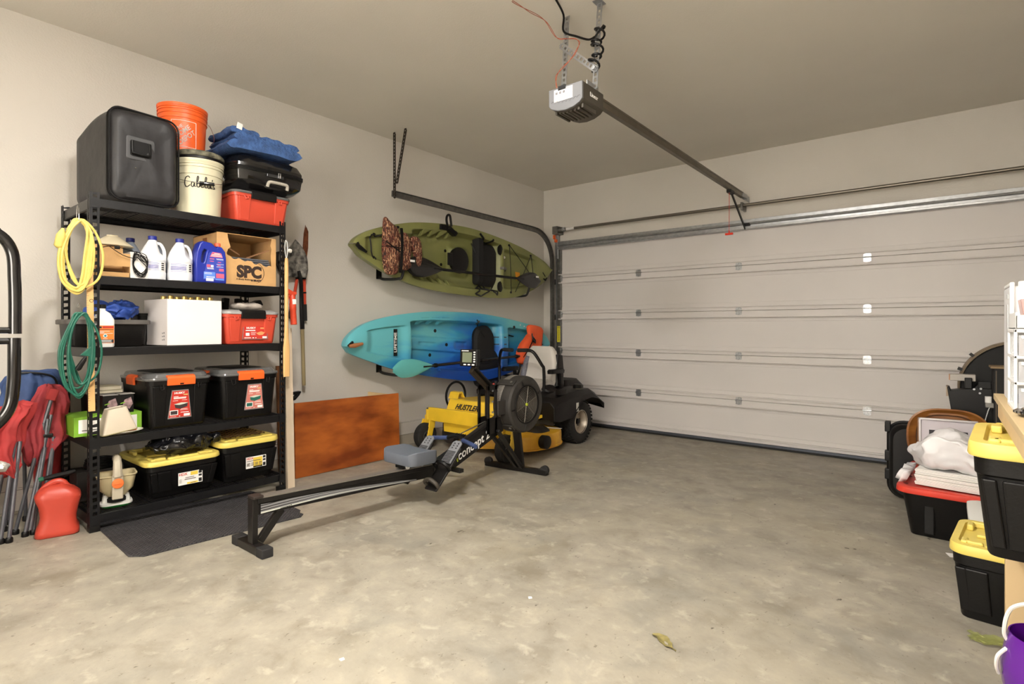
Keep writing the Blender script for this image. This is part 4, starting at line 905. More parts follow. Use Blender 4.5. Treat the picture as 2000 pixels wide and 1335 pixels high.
B().box(-.02, .0, -.02, .045, 0, .84).ob('plank', WOODP2, dp_, 0)
pd = T('wooden_paddle', 'long pale wooden paddle handle hung from the shelf post by a white string', 'handle', (-3.548, 1.956, .765), 0)
b = B().stack([(0, .042, .014, .006), (.03, .046, .016, .007), (.20, .046, .016, .007), (.27, .030, .020, .009), (.36, .026, .024, .011), (.78, .025, .024, .011), (.815, .018, .018, .008)], 4, M=Matrix.Rotation(R90, 4, 'Z')); b.ob('shaft', mat('varnished_pine', (214, 170, 112), .5, var=.05, scale=5, stretch=(1, 1, .1)), pd, 40)
STR = mat('white_string', (226, 224, 218), .9)
b = B().tube(catmull([(.0, .0, .805), (-.006, .012, .87), (-.012, .010, .93), (-.014, .0, .935), (-.006, -.008, .87), (0, 0, .805)], 4), .0022, 5); b.noise(.0, 1); b.ob('string', STR, pd)
b = blob(.028, .028, .028, 10, .8); b.noise(.008, 60, 3); b.v = [(x, y+.025, z+.855) for x, y, z in b.v]; b.ob('knot', STR, pd)
for n_, rz, lbl in ():
    pass
# round point shovel leaning on the wall
sv = T('shovel', 'round point shovel with grimy steel blade up, standing behind the shelf side', 'shovel', (-4.20, 2.47, .62), 0, rot=(-.10, -.0, 0))
OLDW = mat('grey_old_wood', (150, 134, 98), .75, var=.12, scale=9, stretch=(1, 1, .12))
B().tube([(0, 0, 0), (0, .0, .02), (0, 0, .50)], [.014, .0155, .0155], 10).ob('shaft', OLDW, sv)
b = B().tube(catmull([(0, 0, .47), (0, .0, .62), (.008, -.005, .76), (.03, -.02, .88), (.02, -.03, .95)], 5), [.0185]*6+[.0185-.0004*i for i in range(15)], 10); b.ob('socket', BLACK, sv)
STEELG = mat('grimy_steel', (150, 146, 138), .55, .3, c2=(46, 44, 42), scale=20, detail=8)
b = B(); R = []
for i in range(15):
    t = i/14; z = .90+.31*t; w = .098*(1-max(0, (t-.35)/.65)**2.4)*(.82+.18*min(1, t*5)); w = max(w, .002)
    R.append([(.012-.030*(1-(j/5-1)**2)*(1-.5*t), -.035+w*(j/5-1)-.01*t, z) for j in range(11)])
b.rings(R, (0, 0), False); o = b.ob('blade', STEELG, sv, 50); m_ = o.modifiers.new('s', 'SOLIDIFY'); m_.thickness = .003
sv.rotation_euler = (.03, .0, 0)
# hedge shears hung on the wall
hs = T('hedge_shears', 'open hedge shears with rusty blades and orange red handles hung on the wall', 'shears', (-4.255, 2.505, 1.16), 0)
RUST = mat('rusty_steel', (112, 62, 36), .7, .4, var=.3, scale=30); ORR = mat('orange_red_tube', (206, 70, 42), .4)
def lp(*q): return [(0, y, z) for y, z in q]
B().prism([(-.012, .46), (.016, .46), (.030, .60), (.024, .74), (.012, .815), (-.004, .74), (-.014, .60)], -.003, .001, 'x', Matrix.Rotation(-.0, 4, 'X')).ob('blade', RUST, hs, 0)
B().prism([(-.020, .44), (.008, .46), (.034, .62), (.036, .76), (.018, .80), (.002, .70), (-.010, .58)], .001, .005, 'x').ob('blade', RUST, hs, 0)
B().cyl((-.004, .0, .475), (.010, .0, .475), .010, 10).ob('pivot', GALV_D, hs)
for y0, y1, z1 in ((-.004, .010, .0), (-.030, -.135, .02)):
    top = (0, y0+(.006 if y1 > 0 else -.002), .47); mid = (0, y0+(y1-y0)*.28, .37)
    B().bar(top, mid, .012, .008).ob('tang', RUST, hs, 0)
    B().cyl((0, y0+(y1-y0)*.24, .385), (0, y0+(y1-y0)*.34, .35), .0155, 10).ob('ferrule', BLACK, hs)
    B().cyl((0, y0+(y1-y0)*.34, .35), (0, y0+(y1-y0)*.72, .13), .0125, 10).ob('handle_tube', ORR, hs)
    B().cyl((0, y0+(y1-y0)*.70, .14), (0, y1, z1), .0165, 10).ob('grip', RUBBER, hs)
B().cyl((0, .0035, .245), (0, .0045, .232), .0145, 10).ob('band', BLACK, hs)
# orange red hand duster hung from the shelf corner
du = T('hand_duster', 'orange red plastic trigger pump with paper tag hung at the right shelf post', 'sprayer', (-3.60, 2.040, 1.122), R90, rot=(0, -.06, R90))
b = B().lathe([(.019, 0), (.022, .003), (.021, .10), (.023, .104), (.023, .15), (.020, .155), (.0195, .205), (.012, .215)], 20); b.ob('barrel', ORR, du, 40)
b = B().prism([(-.062, .250), (-.045, .262), (.008, .232), (.030, .232), (.028, .212), (-.018, .208), (-.046, .228)], -.013, .013, 'y'); b.ob('head', ORR, du, 0, bevel=.003)
B().bar((-.022, 0, .215), (-.046, 0, .150), .020, .008).ob('trigger', ORR, du, 0, bevel=.002)
B().box(-.013, .013, -.0235, -.0225, .145, .180).ob('tag', PAPER, du, 0)
# bow saw frame seen between the shelf and the wall
sw = T('bow_saw', 'black D shaped saw handle hanging behind the right end of the second tier', 'saw', (-4.255, 2.30, 1.555), R90)
B().tube(catmull([(-.03, 0, .16), (-.034, 0, .12), (-.030, 0, .06), (.0, 0, .0), (.03, 0, -.05), (.04, 0, -.14)], 5), .013, 8).ob('frame', BLACK, sw)
B().tube(catmull([(-.03, 0, .155), (.01, 0, .16), (.03, 0, .13), (.0, 0, .10), (-.015, 0, .07)], 5), .011, 8).ob('grip', BLACK, sw)
bk2 = T('garden_hook', 'black curved tool end poking out beside the pale wood board', 'tool', (-4.0, 2.27, .55), R90)
b = B().prism([(-.03, .045), (.045, .052), (.050, .045), (.035, .02), (.0, -.015), (-.03, -.02), (-.03, .0), (.0, .012), (.018, .028), (-.03, .026)], -.02, .02, 'y'); b.ob('hook', BLACK, bk2, 0, bevel=.004)
B().bar((-.03, 0, .04), (-.045, 0, -.60), .022, .022).ob('shaft', BLACK, bk2, 0)

# ---- folded camp chairs, bags and the gas can at the far left
POLE = mat('grey_enamel_pole', (92, 92, 98), .35, .4, var=.1, scale=20)
CRED = mat('crimson_canvas', (150, 46, 52), .75, var=.22, scale=9, bump=.6, bscale=16)
CBLUE = mat('slate_blue_canvas', (56, 78, 122), .75, var=.18, scale=9, bump=.4, bscale=16)
CRED2 = mat('bright_red_canvas', (164, 46, 46), .75, var=.15, scale=9, bump=.4, bscale=16)
def drape(rows, seed, folds, amp, nth=36):
    b = B(); R = []
    for i, (z, ya, yb, xc, tx) in enumerate(rows):
        ring = []
        for k in range(nth):
            a = 2*PI*k/nth; f = 1+amp*math.sin(folds*a+seed+i*.07)+amp*.5*math.sin((folds*2+1)*a+seed*2-i*.11)
            ring.append((xc+tx/2*math.cos(a)*f, (ya+yb)/2+(yb-ya)/2*math.sin(a)*f, z+.012*math.sin(3*a+i*.2+seed)))
        R.append(ring)
    return b.rings(R)
def smooth_rows(rows, k=5):
    A = np.array(rows, float); n = len(A); out = []
    for i in range((n-1)*k+1):
        t = i/k; a = min(int(t), n-2); out.append(tuple(A[a]+(A[a+1]-A[a])*(t-a)))
    return out
def chair(name, label, loc, cloth, rows, poles, feet, seed, extra=None):
    t = T(name, label, 'chair', loc)
    b = drape([tuple(p) for p in smooth_rows(rows)], seed, 7, .13, 96); b.noise(.022, 5, seed); b.noise(.006, 20, seed, True); b.ob('seat_cloth', cloth, t, 60)
    for a, c in poles: B().tube([a, c], .0092, 8).ob('leg', POLE, t)
    for f in feet: B().lathe([(.014, .0), (.016, .003), (.016, .022), (.012, .028)], 10, Matrix.Translation(f)).ob('foot', BLACK, t)
    return t
g0 = flo(.65)
red1 = chair('camp_chair', 'folded crimson canvas camp chair leaning in front beside the gas can', (-3.87, .70, g0), CRED,
      [(.775, .04, .055, -.03, .02), (.765, .02, .10, -.03, .07), (.72, .0, .125, -.03, .12), (.66, -.02, .14, -.03, .15), (.60, -.03, .13, -.03, .16), (.55, -.06, .125, -.02, .16), (.50, -.07, .13, -.01, .15), (.45, -.06, .09, .0, .14), (.40, -.055, .05, .0, .12), (.36, -.04, .02, .0, .08)],
      [((.10, -.065, .02), (.055, .05, .62)), ((.09, -.03, .02), (.06, .035, .60)), ((.07, .0, .02), (.055, .06, .50)), ((.02, -.09, .02), (.06, .02, .58)), ((.05, .025, .04), (.06, .055, .44)), ((.10, -.045, .03), (.075, .02, .45)), ((.055, .015, .56), (.05, .055, .72))],
      [(.10, -.065, 0), (.09, -.03, 0), (.07, .0, 0), (.02, -.09, 0)], 1)
b = B().box(.045, .075, .0, .055, .50, .52); b.ob('joint', BLACK, red1, 0, bevel=.004)
B().bar((.05, .045, .70), (.05, .065, .76), .04, .045).ob('arm_tip', CRED2, red1, 0, bevel=.006)
blue = chair('camp_chair', 'folded slate blue camp chair behind the crimson chair against the wall', (-4.02, .64, flo(.62)), CBLUE,
      [(.845, .0, .02, -.03, .03), (.835, -.02, .16, -.03, .09), (.79, -.05, .19, -.03, .12), (.72, -.06, .17, -.03, .13), (.66, -.08, .13, -.02, .14), (.58, -.10, .08, -.02, .13), (.52, -.10, .04, -.02, .10), (.47, -.07, .0, -.02, .05)],
      [((.05, -.11, .02), (.02, -.01, .60)), ((.07, -.06, .02), (.02, .01, .60)), ((-.05, -.02, .02), (.0, .02, .55)), ((-.06, .05, .02), (.0, .03, .55))],
      [(.05, -.11, 0), (.07, -.06, 0), (-.05, -.02, 0), (-.06, .05, 0)], 2)
B().tube(catmull([(.02, -.04, .84), (.03, .06, .842), (.025, .15, .815), (.02, .175, .76)], 6), .006, 6).ob('binding', BLACK, blue)
red3 = chair('camp_chair', 'folded red camp chair sagging low at the far left behind the black frame', (-3.77, .535, flo(.55)), CRED2,
      [(.70, .06, .09, -.03, .03), (.68, .0, .14, -.03, .08), (.63, -.03, .13, -.03, .10), (.57, -.06, .10, -.03, .12), (.50, -.08, .09, -.02, .12), (.44, -.09, .07, -.01, .12), (.38, -.06, .07, -.0, .10), (.33, .01, .06, .0, .05)],
      [((.04, .0, .02), (.0, .06, .50)), ((.05, .03, .02), (.0, .08, .50)), ((.0, -.05, .02), (.0, .03, .45))],
      [(.04, .0, 0), (.05, .03, 0), (.0, -.05, 0)], 3)
b = blob(.05, .09, .055, 18, .9); b.noise(.018, 30, 6, True); o = b.ob('silver_tag', mat('silver_film', (200, 196, 190), .3, .3), red3, 50); o.location = (.075, -.015, .375); o.rotation_euler = (0, .5, -.3)
cbg = T('chair_bag', 'bright red bagged camp chair with paper label standing behind the gas can', 'bag', (-4.16, .80, flo(.8)), 0, rot=(0, .0, 0))
b = B(); R = []
for i in range(15):
    t = i/14; z = .02+.80*t; r = .066*(1 if .04 < t < .96 else .6)*(1+.05*math.sin(i*1.3)); R.append([(r*math.cos(a)*(1+.06*math.sin(4*a+i)), r*math.sin(a)*(1+.06*math.sin(3*a-i)), z) for a in np.linspace(0, 2*PI, 24, endpoint=False)])
b.rings(R); b.ob('bag', CRED2, cbg, 60)
b = blob(.02, .02, .02, 10); b.v = [(x, y, z+.82) for x, y, z in b.v]; b.ob('toggle', BLACK, cbg)
l = B().box(.070, .073, -.055, .055, .36, .45, Matrix.Rotation(.12, 4, 'X')).ob('label', PAPER, cbg, 0)
b = B(); b.box(.073, .0738, -.015, .012, .415, .440, Matrix.Rotation(.12, 4, 'X')); b.box(.073, .0738, -.03, .035, .385, .392, Matrix.Rotation(.12, 4, 'X')); b.ob('print', PRINT_K, l, 0)

GAS = mat('red_gas_can_plastic', (180, 62, 46), .42, var=.05, scale=6)
gc = T('gas_can', 'red plastic gas can with black spout on the floor beside the shelving', 'gas can', (-3.705, .755, flo(.75)), R90-.22)
B().cyl((-.03, .03, .10), (-.03, -.01, .10), .004, 6).ob('wall_nail', GALV_D, sw) if True else None
b = B(); R = []
for z, w, d, r, cx in [(0, .17, .13, .03, -.0), (.008, .185, .145, .035, -.0), (.03, .182, .146, .04, 0), (.06, .158, .14, .04, .0), (.10, .150, .136, .045, .004), (.15, .165, .138, .045, .006), (.195, .190, .142, .045, .004), (.215, .188, .140, .045, .0), (.240, .150, .12, .04, -.005), (.258, .10, .09, .03, -.01), (.266, .05, .06, .02, -.01)]:
    R.append([(x*1.0, y, z) for x, y in rr(w, d, r, 6, cx, 0)])
b.rings(R); b.ob('tank', GAS, gc, 60)
B().tube(catmull([(-.075, 0, .215), (-.05, 0, .255), (-.01, 0, .278), (.02, 0, .272), (.04, 0, .245), (.07, 0, .21)], 5), [.016]*26, 10).ob('handle', GAS, gc)
B().lathe([(.022, .25), (.024, .252), (.024, .282), (.02, .285)], 16, Matrix.Translation((.0, .03, 0))).ob('cap', BLACK, gc)
B().tube([(-.065, .02, .296), (-.03, .025, .300), (.05, .03, .310), (.075, .032, .316)], [.010, .013, .013, .008], 10).ob('spout', BLACK, gc)
B().tube([(-.078, .018, .294), (-.058, .02, .297)], .012, 10).ob('spout_tip', mat('green_tip', (20, 92, 66), .4), gc)

# black tubular rack at the left edge of the picture
TUBE_B = mat('gloss_black_tube', (14, 13, 14), .16, .2, coat=.6)
rk = T('tubular_rack', 'glossy black tubular steel rack with two rounded frames at the far left', 'rack', (-3.07, .16, fz(.16)), 0)
zc = -fz(.16)
b = B().tube(catmull([(0, -.40, 1.508+zc), (0, .18, 1.508+zc), (0, .27, 1.490+zc), (0, .315, 1.42+zc), (0, .323, 1.30+zc), (0, .325, 1.20+zc)], 6)+[Vector((0, .325, 1.075+zc))], .0225, 12); b.tube([(0, .338, 1.090+zc), (0, -.40, 1.090+zc)], .0135, 10); b.ob('upper_frame', TUBE_B, rk)
b = B().tube([(0, -.40, 1.045+zc), (0, .335, 1.045+zc)], .0135, 10); b.tube([Vector((0, .322, 1.058+zc))]+catmull([(0, .322, .95+zc), (0, .32, .86+zc), (0, .305, .76+zc), (0, .25, .685+zc), (0, .17, .65+zc), (0, -.40, .64+zc)], 6), .0225, 12); b.ob('lower_frame', TUBE_B, rk)
b = B().box(-.012, .012, -.30, -.27, .64+zc, 1.51+zc); b.ob('link_plate', TUBE_B, rk, 0)
for y in (-.40, -.05): pass
b = B().tube([(0, -.39, 0), (0, -.39, 1.51+zc)], .0225, 12); b.tube([(-.30, -.39, .0225), (.30, -.39, .0225)], .0225, 12); b.ob('stand', TUBE_B, rk)
lb = T('stuff_sack', 'dark sack with blue trim hanging inside the black tubular rack', 'bag', (-4.09, .36, fz(.36)), 0)
b = blob(.20, .20, .30, 30, .8); b.noise(.02, 12, 8, True); b.v = [(x, y, z+.52) for x, y, z in b.v]; b.ob('sack', BLACK, lb, 60)
b = blob(.16, .17, .12, 24, .8); b.noise(.02, 12, 9, True); b.v = [(x+.02, y+.0, z+.46) for x, y, z in b.v]; b.ob('trim', CBLUE, lb, 60)
b = blob(.24, .24, .5, 24, .8); b.ob('base', BLACK, lb, 60)
# ---------------------------------------------------------------- kayaks on wall brackets
def interp(xs, ys):
    xs, ys = np.array(xs, float), np.array(ys, float)
    from_ = catmull([(x, y, 0) for x, y in zip(xs, ys)], 10)
    px = np.array([p.x for p in from_]); py = np.array([p.y for p in from_])
    return lambda t: np.interp(t, px, py)
def sst(a, b, x): t = np.clip((x-a)/(b-a), 0, 1); return t*t*(3-2*t)
def recess(s, w, s0, s1, w0, w1, depth, es, ew): return depth*sst(s0, s0+es, s)*(1-sst(s1-es, s1, s))*sst(w0, w0+ew, w)*(1-sst(w1-ew, w1, w))
XK = WX+.27
def kayak(name, label, y0, z0, L, top, bot, deckf, m, hull_d=.225):
    """root at the bow, local x runs along the hull (world +Y), -y outwards from the wall, z up"""
    t = T(name, label, 'kayak', (XK, y0, z0), R90)
    nl, nw = 210, 96
    ss = (1-np.cos(np.linspace(0, PI, nl+1)))/2*.35+np.linspace(0, 1, nl+1)*.65
    V = []; F = []
    ws = np.linspace(-1, 1, nw+1)
    for s in ss:
        zt, zb = top(s), bot(s); c, h = (zt+zb)/2, (zt-zb)/2
        for w in ws: V.append((s*L, -float(deckf(s, w)), float(c+w*h)))
    for i in range(nl):
        for j in range(nw):
            a = i*(nw+1)+j; F.append((a, a+nw+1, a+nw+2, a+1))
    b = B(); b.v = V; b.f = F; b.ob('deck', m, t, 55)
    b = B(); R = []
    for s in ss:
        zt, zb = top(s), bot(s); c, h = (zt+zb)/2, (zt-zb)/2; dp = hull_d*max(0, math.sin(PI*min(max(s, .0), 1)))**.42
        R.append([(s*L, -float(deckf(s, math.cos(PI*k/20)))+(dp*math.sin(PI*k/20)**.75) if 0 < k < 20 else -float(deckf(s, math.cos(PI*k/20))), float(c+h*math.cos(PI*k/20)*(1.0+(.012 if 0 < k < 20 else 0)))) for k in range(21)])
        R[-1] = [(s*L, (-float(deckf(s, 1 if k < 10 else -1)) if k in (0, 20) else -.0+dp*math.sin(PI*k/20)**.75), float(c+h*math.cos(PI*k/20))) for k in range(21)]
    b.rings(R, (0, 0), False); b.ob('hull', m, t, 60)
    t['k'] = 0; del t['k']
    def P(s, w, e=0):
        zt, zb = top(s), bot(s); c, h = (zt+zb)/2, (zt-zb)/2
        return Vector((s*L, -float(deckf(s, w))-e, float(c+w*h)))
    return t, lambda s, w, e=0: P(s-.044, w, e)
def bow(s): return .035*np.abs(s*2-1)**3
# green kayak
gt = interp([0, .02, .065, .14, .265, .455, .62, .81, .95, 1.0], [.0, .075, .15, .229, .314, .363, .338, .253, .133, .034])
gb = interp([0, .02, .047, .14, .265, .455, .68, .81, .95, 1.0], [.0, -.045, -.105, -.218, -.314, -.362, -.372, -.317, -.141, .030])
def gdeck(s, w):
    d0 = bow(s); s = s+.042; d = d0+.030*(1-w*w)
    d -= recess(s, w, .08, .30, -.66, .66, .04, .03, .12)          # bow well
    d -= recess(s, w, .27, .72, -.80, .80, .12, .03, .08)          # cockpit
    d += recess(s, w, .455, .57, -.50, .50, .065, .035, .2)          # raised console before the seat
    d -= recess(s, w, .725, .93, -.70, .70, .06, .03, .10)         # stern tank well
    rib = np.where((s > .30) & (s < .42), .018*((s*36) % 1), 0)
    d += rib*(sst(.42, .55, np.abs(w))*(1-sst(.74, .80, np.abs(w))))
    return d
OLIVE = mat('olive_green_plastic', (124, 126, 74), .42, var=.10, scale=3, stretch=(1, 1, 1.5), bump=.05, bscale=200)
gk, GP = kayak('kayak', 'olive green sit on top kayak hung on the left wall, upper of two', 2.782, 1.814, 3.01, gt, gb, gdeck, OLIVE)
def pad(name, P, s0, s1, w0, w1, th, m, parent, e=.0, ns=10, nw=8, rnd=.35, ang=50):
    b = B(); n = 28; top_ = []; bot_ = []
    for k in range(n):
        a = 2*PI*k/n; cx, sy = math.cos(a), math.sin(a)
        cx = math.copysign(abs(cx)**rnd, cx); sy = math.copysign(abs(sy)**rnd, sy)
        s = (s0+s1)/2+(s1-s0)/2*cx; w = (w0+w1)/2+(w1-w0)/2*sy
        top_.append(P(s, w, e+th*.75)); bot_.append(P(s, w, e))
    c = sum(top_, Vector())/n; inner = [c+(p-c)*.86+Vector((0, -th*.25, 0)) for p in top_]
    b.rings([bot_, top_, inner], (0, 1)); return b.ob(name, m, parent, ang)
def strap(name, P, q, r, m, parent, e=.008, k=5, n=6):
    pts = []
    for i in range(len(q)-1):
        for j in range(6): 
            t = j/6; pts.append(P(q[i][0]+(q[i+1][0]-q[i][0])*t, q[i][1]+(q[i+1][1]-q[i][1])*t, e))
    pts.append(P(*q[-1], e)); return B().tube(pts, r, n).ob(name, m, parent)
def dry(P0, a, c, r, m, name, parent, sag=0):   # straight cord between two deck points
    p, q = P0(*a, .012), P0(*c, .012); return B().tube([p, (p+q)/2+Vector((0, -.006, -sag)), q], r, 6).ob(name, m, parent)
# footwell steps
def steps(P, s0, n, ds, w0, w1, m, parent):
    for i in range(n):
        s = s0+ds*i
        a, c, d_ = P(s, w0, .006), P(s+ds*.85, w0, .006), P(s, w1, .055)
        dn = Vector((0, .05, 0))
        B().add([a, c, d_, a+dn, c+dn, d_+dn], [(0, 1, 2), (5, 4, 3), (0, 3, 4, 1), (1, 4, 5, 2), (2, 5, 3, 0)]).ob('foot_brace', m, parent, 0, bevel=.004)
steps(GP, .325, 4, .040, .80, .60, OLIVE, gk); steps(GP, .325, 4, .040, -.80, -.60, OLIVE, gk)
b = B()
h0 = GP(.50, .0, .004)
B().lathe([(.135, -.02), (.140, 0), (.138, .010), (.10, .016), (.0, .018)], 32, Matrix.Translation(h0) @ Matrix.Rotation(R90, 4, 'X')).ob('hatch_cover', BLACK, gk, 40)
B().box(h0.x-.175, h0.x-.115, h0.y-.022, h0.y, h0.z-.065, h0.z+.065).ob('hatch_latch', BLACK, gk, 0, bevel=.006)
st = B(); x0, z0_ = GP(.66, .0).x, GP(.66, 0).z
st.stack([(0, .34, .46, .10), (.03, .36, .48, .12), (.055, .32, .42, .12), (.060, .22, .30, .10)], 6, M=Matrix.Translation((x0, GP(.66, 0).y, z0_+.01)) @ Matrix.Rotation(R90, 4, 'X')); st.ob('seat', mat('black_foam', (14, 14, 15), .8), gk, 40)
b = B().stack([(0, .10, .55, .04), (.05, .10, .56, .04), (.09, .07, .50, .03)], 5, M=Matrix.Translation((x0-.15, GP(.66, 0).y, z0_+.06)) @ Matrix.Rotation(R90, 4, 'X')); b.ob('seat_back', MATS['black_foam'], gk, 40)
B().bar(GP(.585, .62, .02), GP(.60, .25, .05), .03, .006).ob('seat_strap', BLACK, gk)
B().bar(GP(.715, .0, .02), GP(.745, .0, .01), .05, .03).ob('buckle', GALV_D, gk, 0, bevel=.004)
for s, w in ((.715, .60), (.715, -.62)): 
    p = GP(s, w, .002); B().lathe([(.05, -.01), (.055, .006), (.04, .014), (0, .015)], 20, Matrix.Translation(p) @ Matrix.Rotation(R90, 4, 'X'), sx=.8, sy=1.15).ob('rod_holder', BLACK, gk, 40)
for s, w in ((.455, .26), (.435, -.16), (.755, -.02)): B().cyl(GP(s, w, .003), GP(s, w, -.02), .016, 14).ob('scupper_hole', BLACK, gk)
B().cyl(GP(.735, .38, .002), GP(.735, .38, .006), .014, 14).ob('badge', PAPER, gk)
CORD = mat('black_bungee', (18, 18, 20), .7)
for a, c in (((.765, .86), (.775, -.80)), ((.765, .86), (.93, -.62)), ((.90, .80), (.80, -.80)), ((.90, .80), (.915, -.70))): dry(GP, a, c, .0045, CORD, 'bungee', gk)
for a in ((.765, .86), (.90, .80), (.775, -.80), (.12, .70), (.12, -.62), (.215, .88)): B().lathe([(.012, 0), (.014, .004), (.010, .016), (0, .018)], 10, Matrix.Translation(GP(*a)) @ Matrix.Rotation(R90, 4, 'X')).ob('eyelet', BLACK, gk)
strap('side_handle', GP, [(.595, .90), (.61, .80), (.635, .74), (.66, .74), (.668, .84)], .012, BLACK, gk, .018)
B().bar(GP(.055, .25, .012), GP(.062, -.45, .02), .014, .012).ob('toggle_cord', BLACK, gk)
B().tube([GP(.05, -.42, .02), GP(.062, -.66, .03), GP(.085, -.60, .03)], [.012, .020, .012], 8).ob('toggle', BLACK, gk)
B().tube([GP(.97, -.05, .012), GP(.985, -.4, .02)], .006, 6).ob('toggle_cord', BLACK, gk)
B().tube([GP(.985, -.6, .02)+Vector((-.03, 0, 0)), GP(.985, -.7, .03), GP(.985, -.5, .02)+Vector((.04, 0, 0))], [.008, .014, .008], 8).ob('toggle', BLACK, gk)
B().bar(GP(.025, .1, .004), GP(.05, .1, .004), .012, .006).ob('bow_eye', CHROME, gk)
B().add([GP(.815, -.03, .014), GP(.845, -.05, .014), GP(.845, -.37, .014), GP(.822, -.35, .014)], [(0, 1, 2, 3)]).ob('orange_tag', mat('orange_tag', (228, 150, 40), .6), gk, 0)
B().add([GP(.846, -.15, .013), GP(.855, -.16, .013), GP(.855, -.27, .013), GP(.846, -.26, .013)], [(0, 1, 2, 3)]).ob('green_tag', mat('green_tag', (60, 140, 70), .6), gk, 0)
strap('bungee', GP, [(.215, .88), (.13, .55), (.11, .72), (.115, -.3), (.125, -.72)], .006, CORD, gk, .014)
strap('paddle_strap', GP, [(.62, -.30), (.63, -.62), (.57, -.93), (.60, -.98), (.65, -.78), (.60, -.42)], .009, CORD, gk, .02)
strap('paddle_strap', GP, [(.63, -.50), (.69, -.90), (.70, -.55)], .008, CORD, gk, .02)
rh = T('rod_mount', 'black ball mount clamp on the top edge of the green kayak', 'clamp', tuple(gk.matrix_basis @ GP(.43, .88, .0)), R90)
b = B().box(-.11, .0, -.035, -.004, -.03, .025); b.bar((-.01, -.02, .0), (.09, -.03, -.06), .06, .05); b.bar((.07, -.03, -.07), (.10, -.03, -.03), .05, .04); b.ob('base', BLACK, rh, 0, bevel=.008)
B().tube(catmull([(-.005, -.025, .0), (-.03, -.03, .07), (-.02, -.03, .12), (.015, -.03, .13), (.03, -.03, .08), (.04, -.03, .02)], 5), .012, 8).ob('loop', BLACK, rh)

def camo():
    m = bpy.data.materials.new('reed_camo_fabric'); m.use_nodes = True; N = m.node_tree.nodes; L = m.node_tree.links; p = N['Principled BSDF']; p.inputs['Roughness'].default_value = .85
    tc = N.new('ShaderNodeTexCoord'); cols = []
    for rot, sc in ((.6, 26), (-.9, 31)):
        mp = N.new('ShaderNodeMapping'); mp.inputs['Rotation'].default_value = (0, rot, 0); mp.inputs['Scale'].default_value = (3.2, 1, .7); L.new(tc.outputs['Object'], mp.inputs[0])
        n = N.new('ShaderNodeTexNoise'); n.inputs['Scale'].default_value = sc; n.inputs['Detail'].default_value = 2; n.inputs['Distortion'].default_value = 1.2; L.new(mp.outputs[0], n.inputs['Vector'])
        r = N.new('ShaderNodeValToRGB'); e = r.color_ramp.elements
        for _ in range(3): e.new(.5)
        for i, (q, c) in enumerate([(.30, (36, 22, 18)), (.42, (120, 62, 44)), (.5, (62, 36, 28)), (.58, (206, 160, 122)), (.70, (96, 50, 36))]): e[i].position = q; e[i].color = lin(c)
        r.color_ramp.interpolation = 'CONSTANT'; L.new(n.outputs['Fac'], r.inputs[0]); cols.append(r.outputs[0])
    k = N.new('ShaderNodeTexNoise'); k.inputs['Scale'].default_value = 9; L.new(tc.outputs['Object'], k.inputs['Vector'])
    g = N.new('ShaderNodeMath'); g.operation = 'GREATER_THAN'; g.inputs[1].default_value = .5; L.new(k.outputs['Fac'], g.inputs[0])
    x = N.new('ShaderNodeMixRGB'); L.new(g.outputs[0], x.inputs[0]); L.new(cols[0], x.inputs[1]); L.new(cols[1], x.inputs[2]); L.new(x.outputs[0], p.inputs['Base Color']); return m
REED = camo()
vs = T('life_vest', 'reed camouflage life vest strapped flat on the green kayak bow', 'vest', tuple(gk.matrix_basis @ GP(.20, .02, .055)), R90)
def vest_panel(pts, th, seed):
    b = B(); n = len(pts); c = (sum(p[0] for p in pts)/n, sum(p[1] for p in pts)/n); R = []
    P2 = [(q.x, q.y) for q in catmull([(x, z, 0) for x, z in pts], 4, True)]
    for k, (sc_, y) in enumerate(((.98, .0), (1.0, -.012), (.98, -th*.6), (.88, -th*.9), (.6, -th), (.1, -th*1.02))): R.append([(c[0]+(x-c[0])*sc_, y, c[1]+(z-c[1])*sc_) for x, z in P2])
    return b.rings(R)
vest_panel([(-.15, .27), (-.09, .24), (.0, .18), (.01, .05), (-.0, -.20), (-.06, -.24), (-.14, -.22), (-.17, -.05), (-.165, .10)], .05, 1).ob('back_panel', REED, vs, 60)
vest_panel([(.03, .15), (.09, .16), (.13, .10), (.145, .0), (.13, -.10), (.14, -.17), (.06, -.19), (.015, -.15), (.01, .05)], .055, 2).ob('left_panel', REED, vs, 60)
vest_panel([(.16, .13), (.24, .14), (.275, .06), (.28, -.14), (.25, -.21), (.20, -.16), (.20, -.03), (.17, .02)], .05, 3).ob('right_panel', REED, vs, 60)
for q in ([(.015, -.05, .19), (.012, -.065, .02), (-.005, -.06, -.22)], [(.02, -.05, .19), (.02, -.06, .05), (.005, -.06, -.20)]): B().tube(catmull(q, 5), .013, 6).ob('strap', BLACK, vs)
for z in (.02, -.02): B().bar((-.16, -.055, z+.03), (.0, -.06, -z-.01), .012, .006).ob('strap', BLACK, vs)

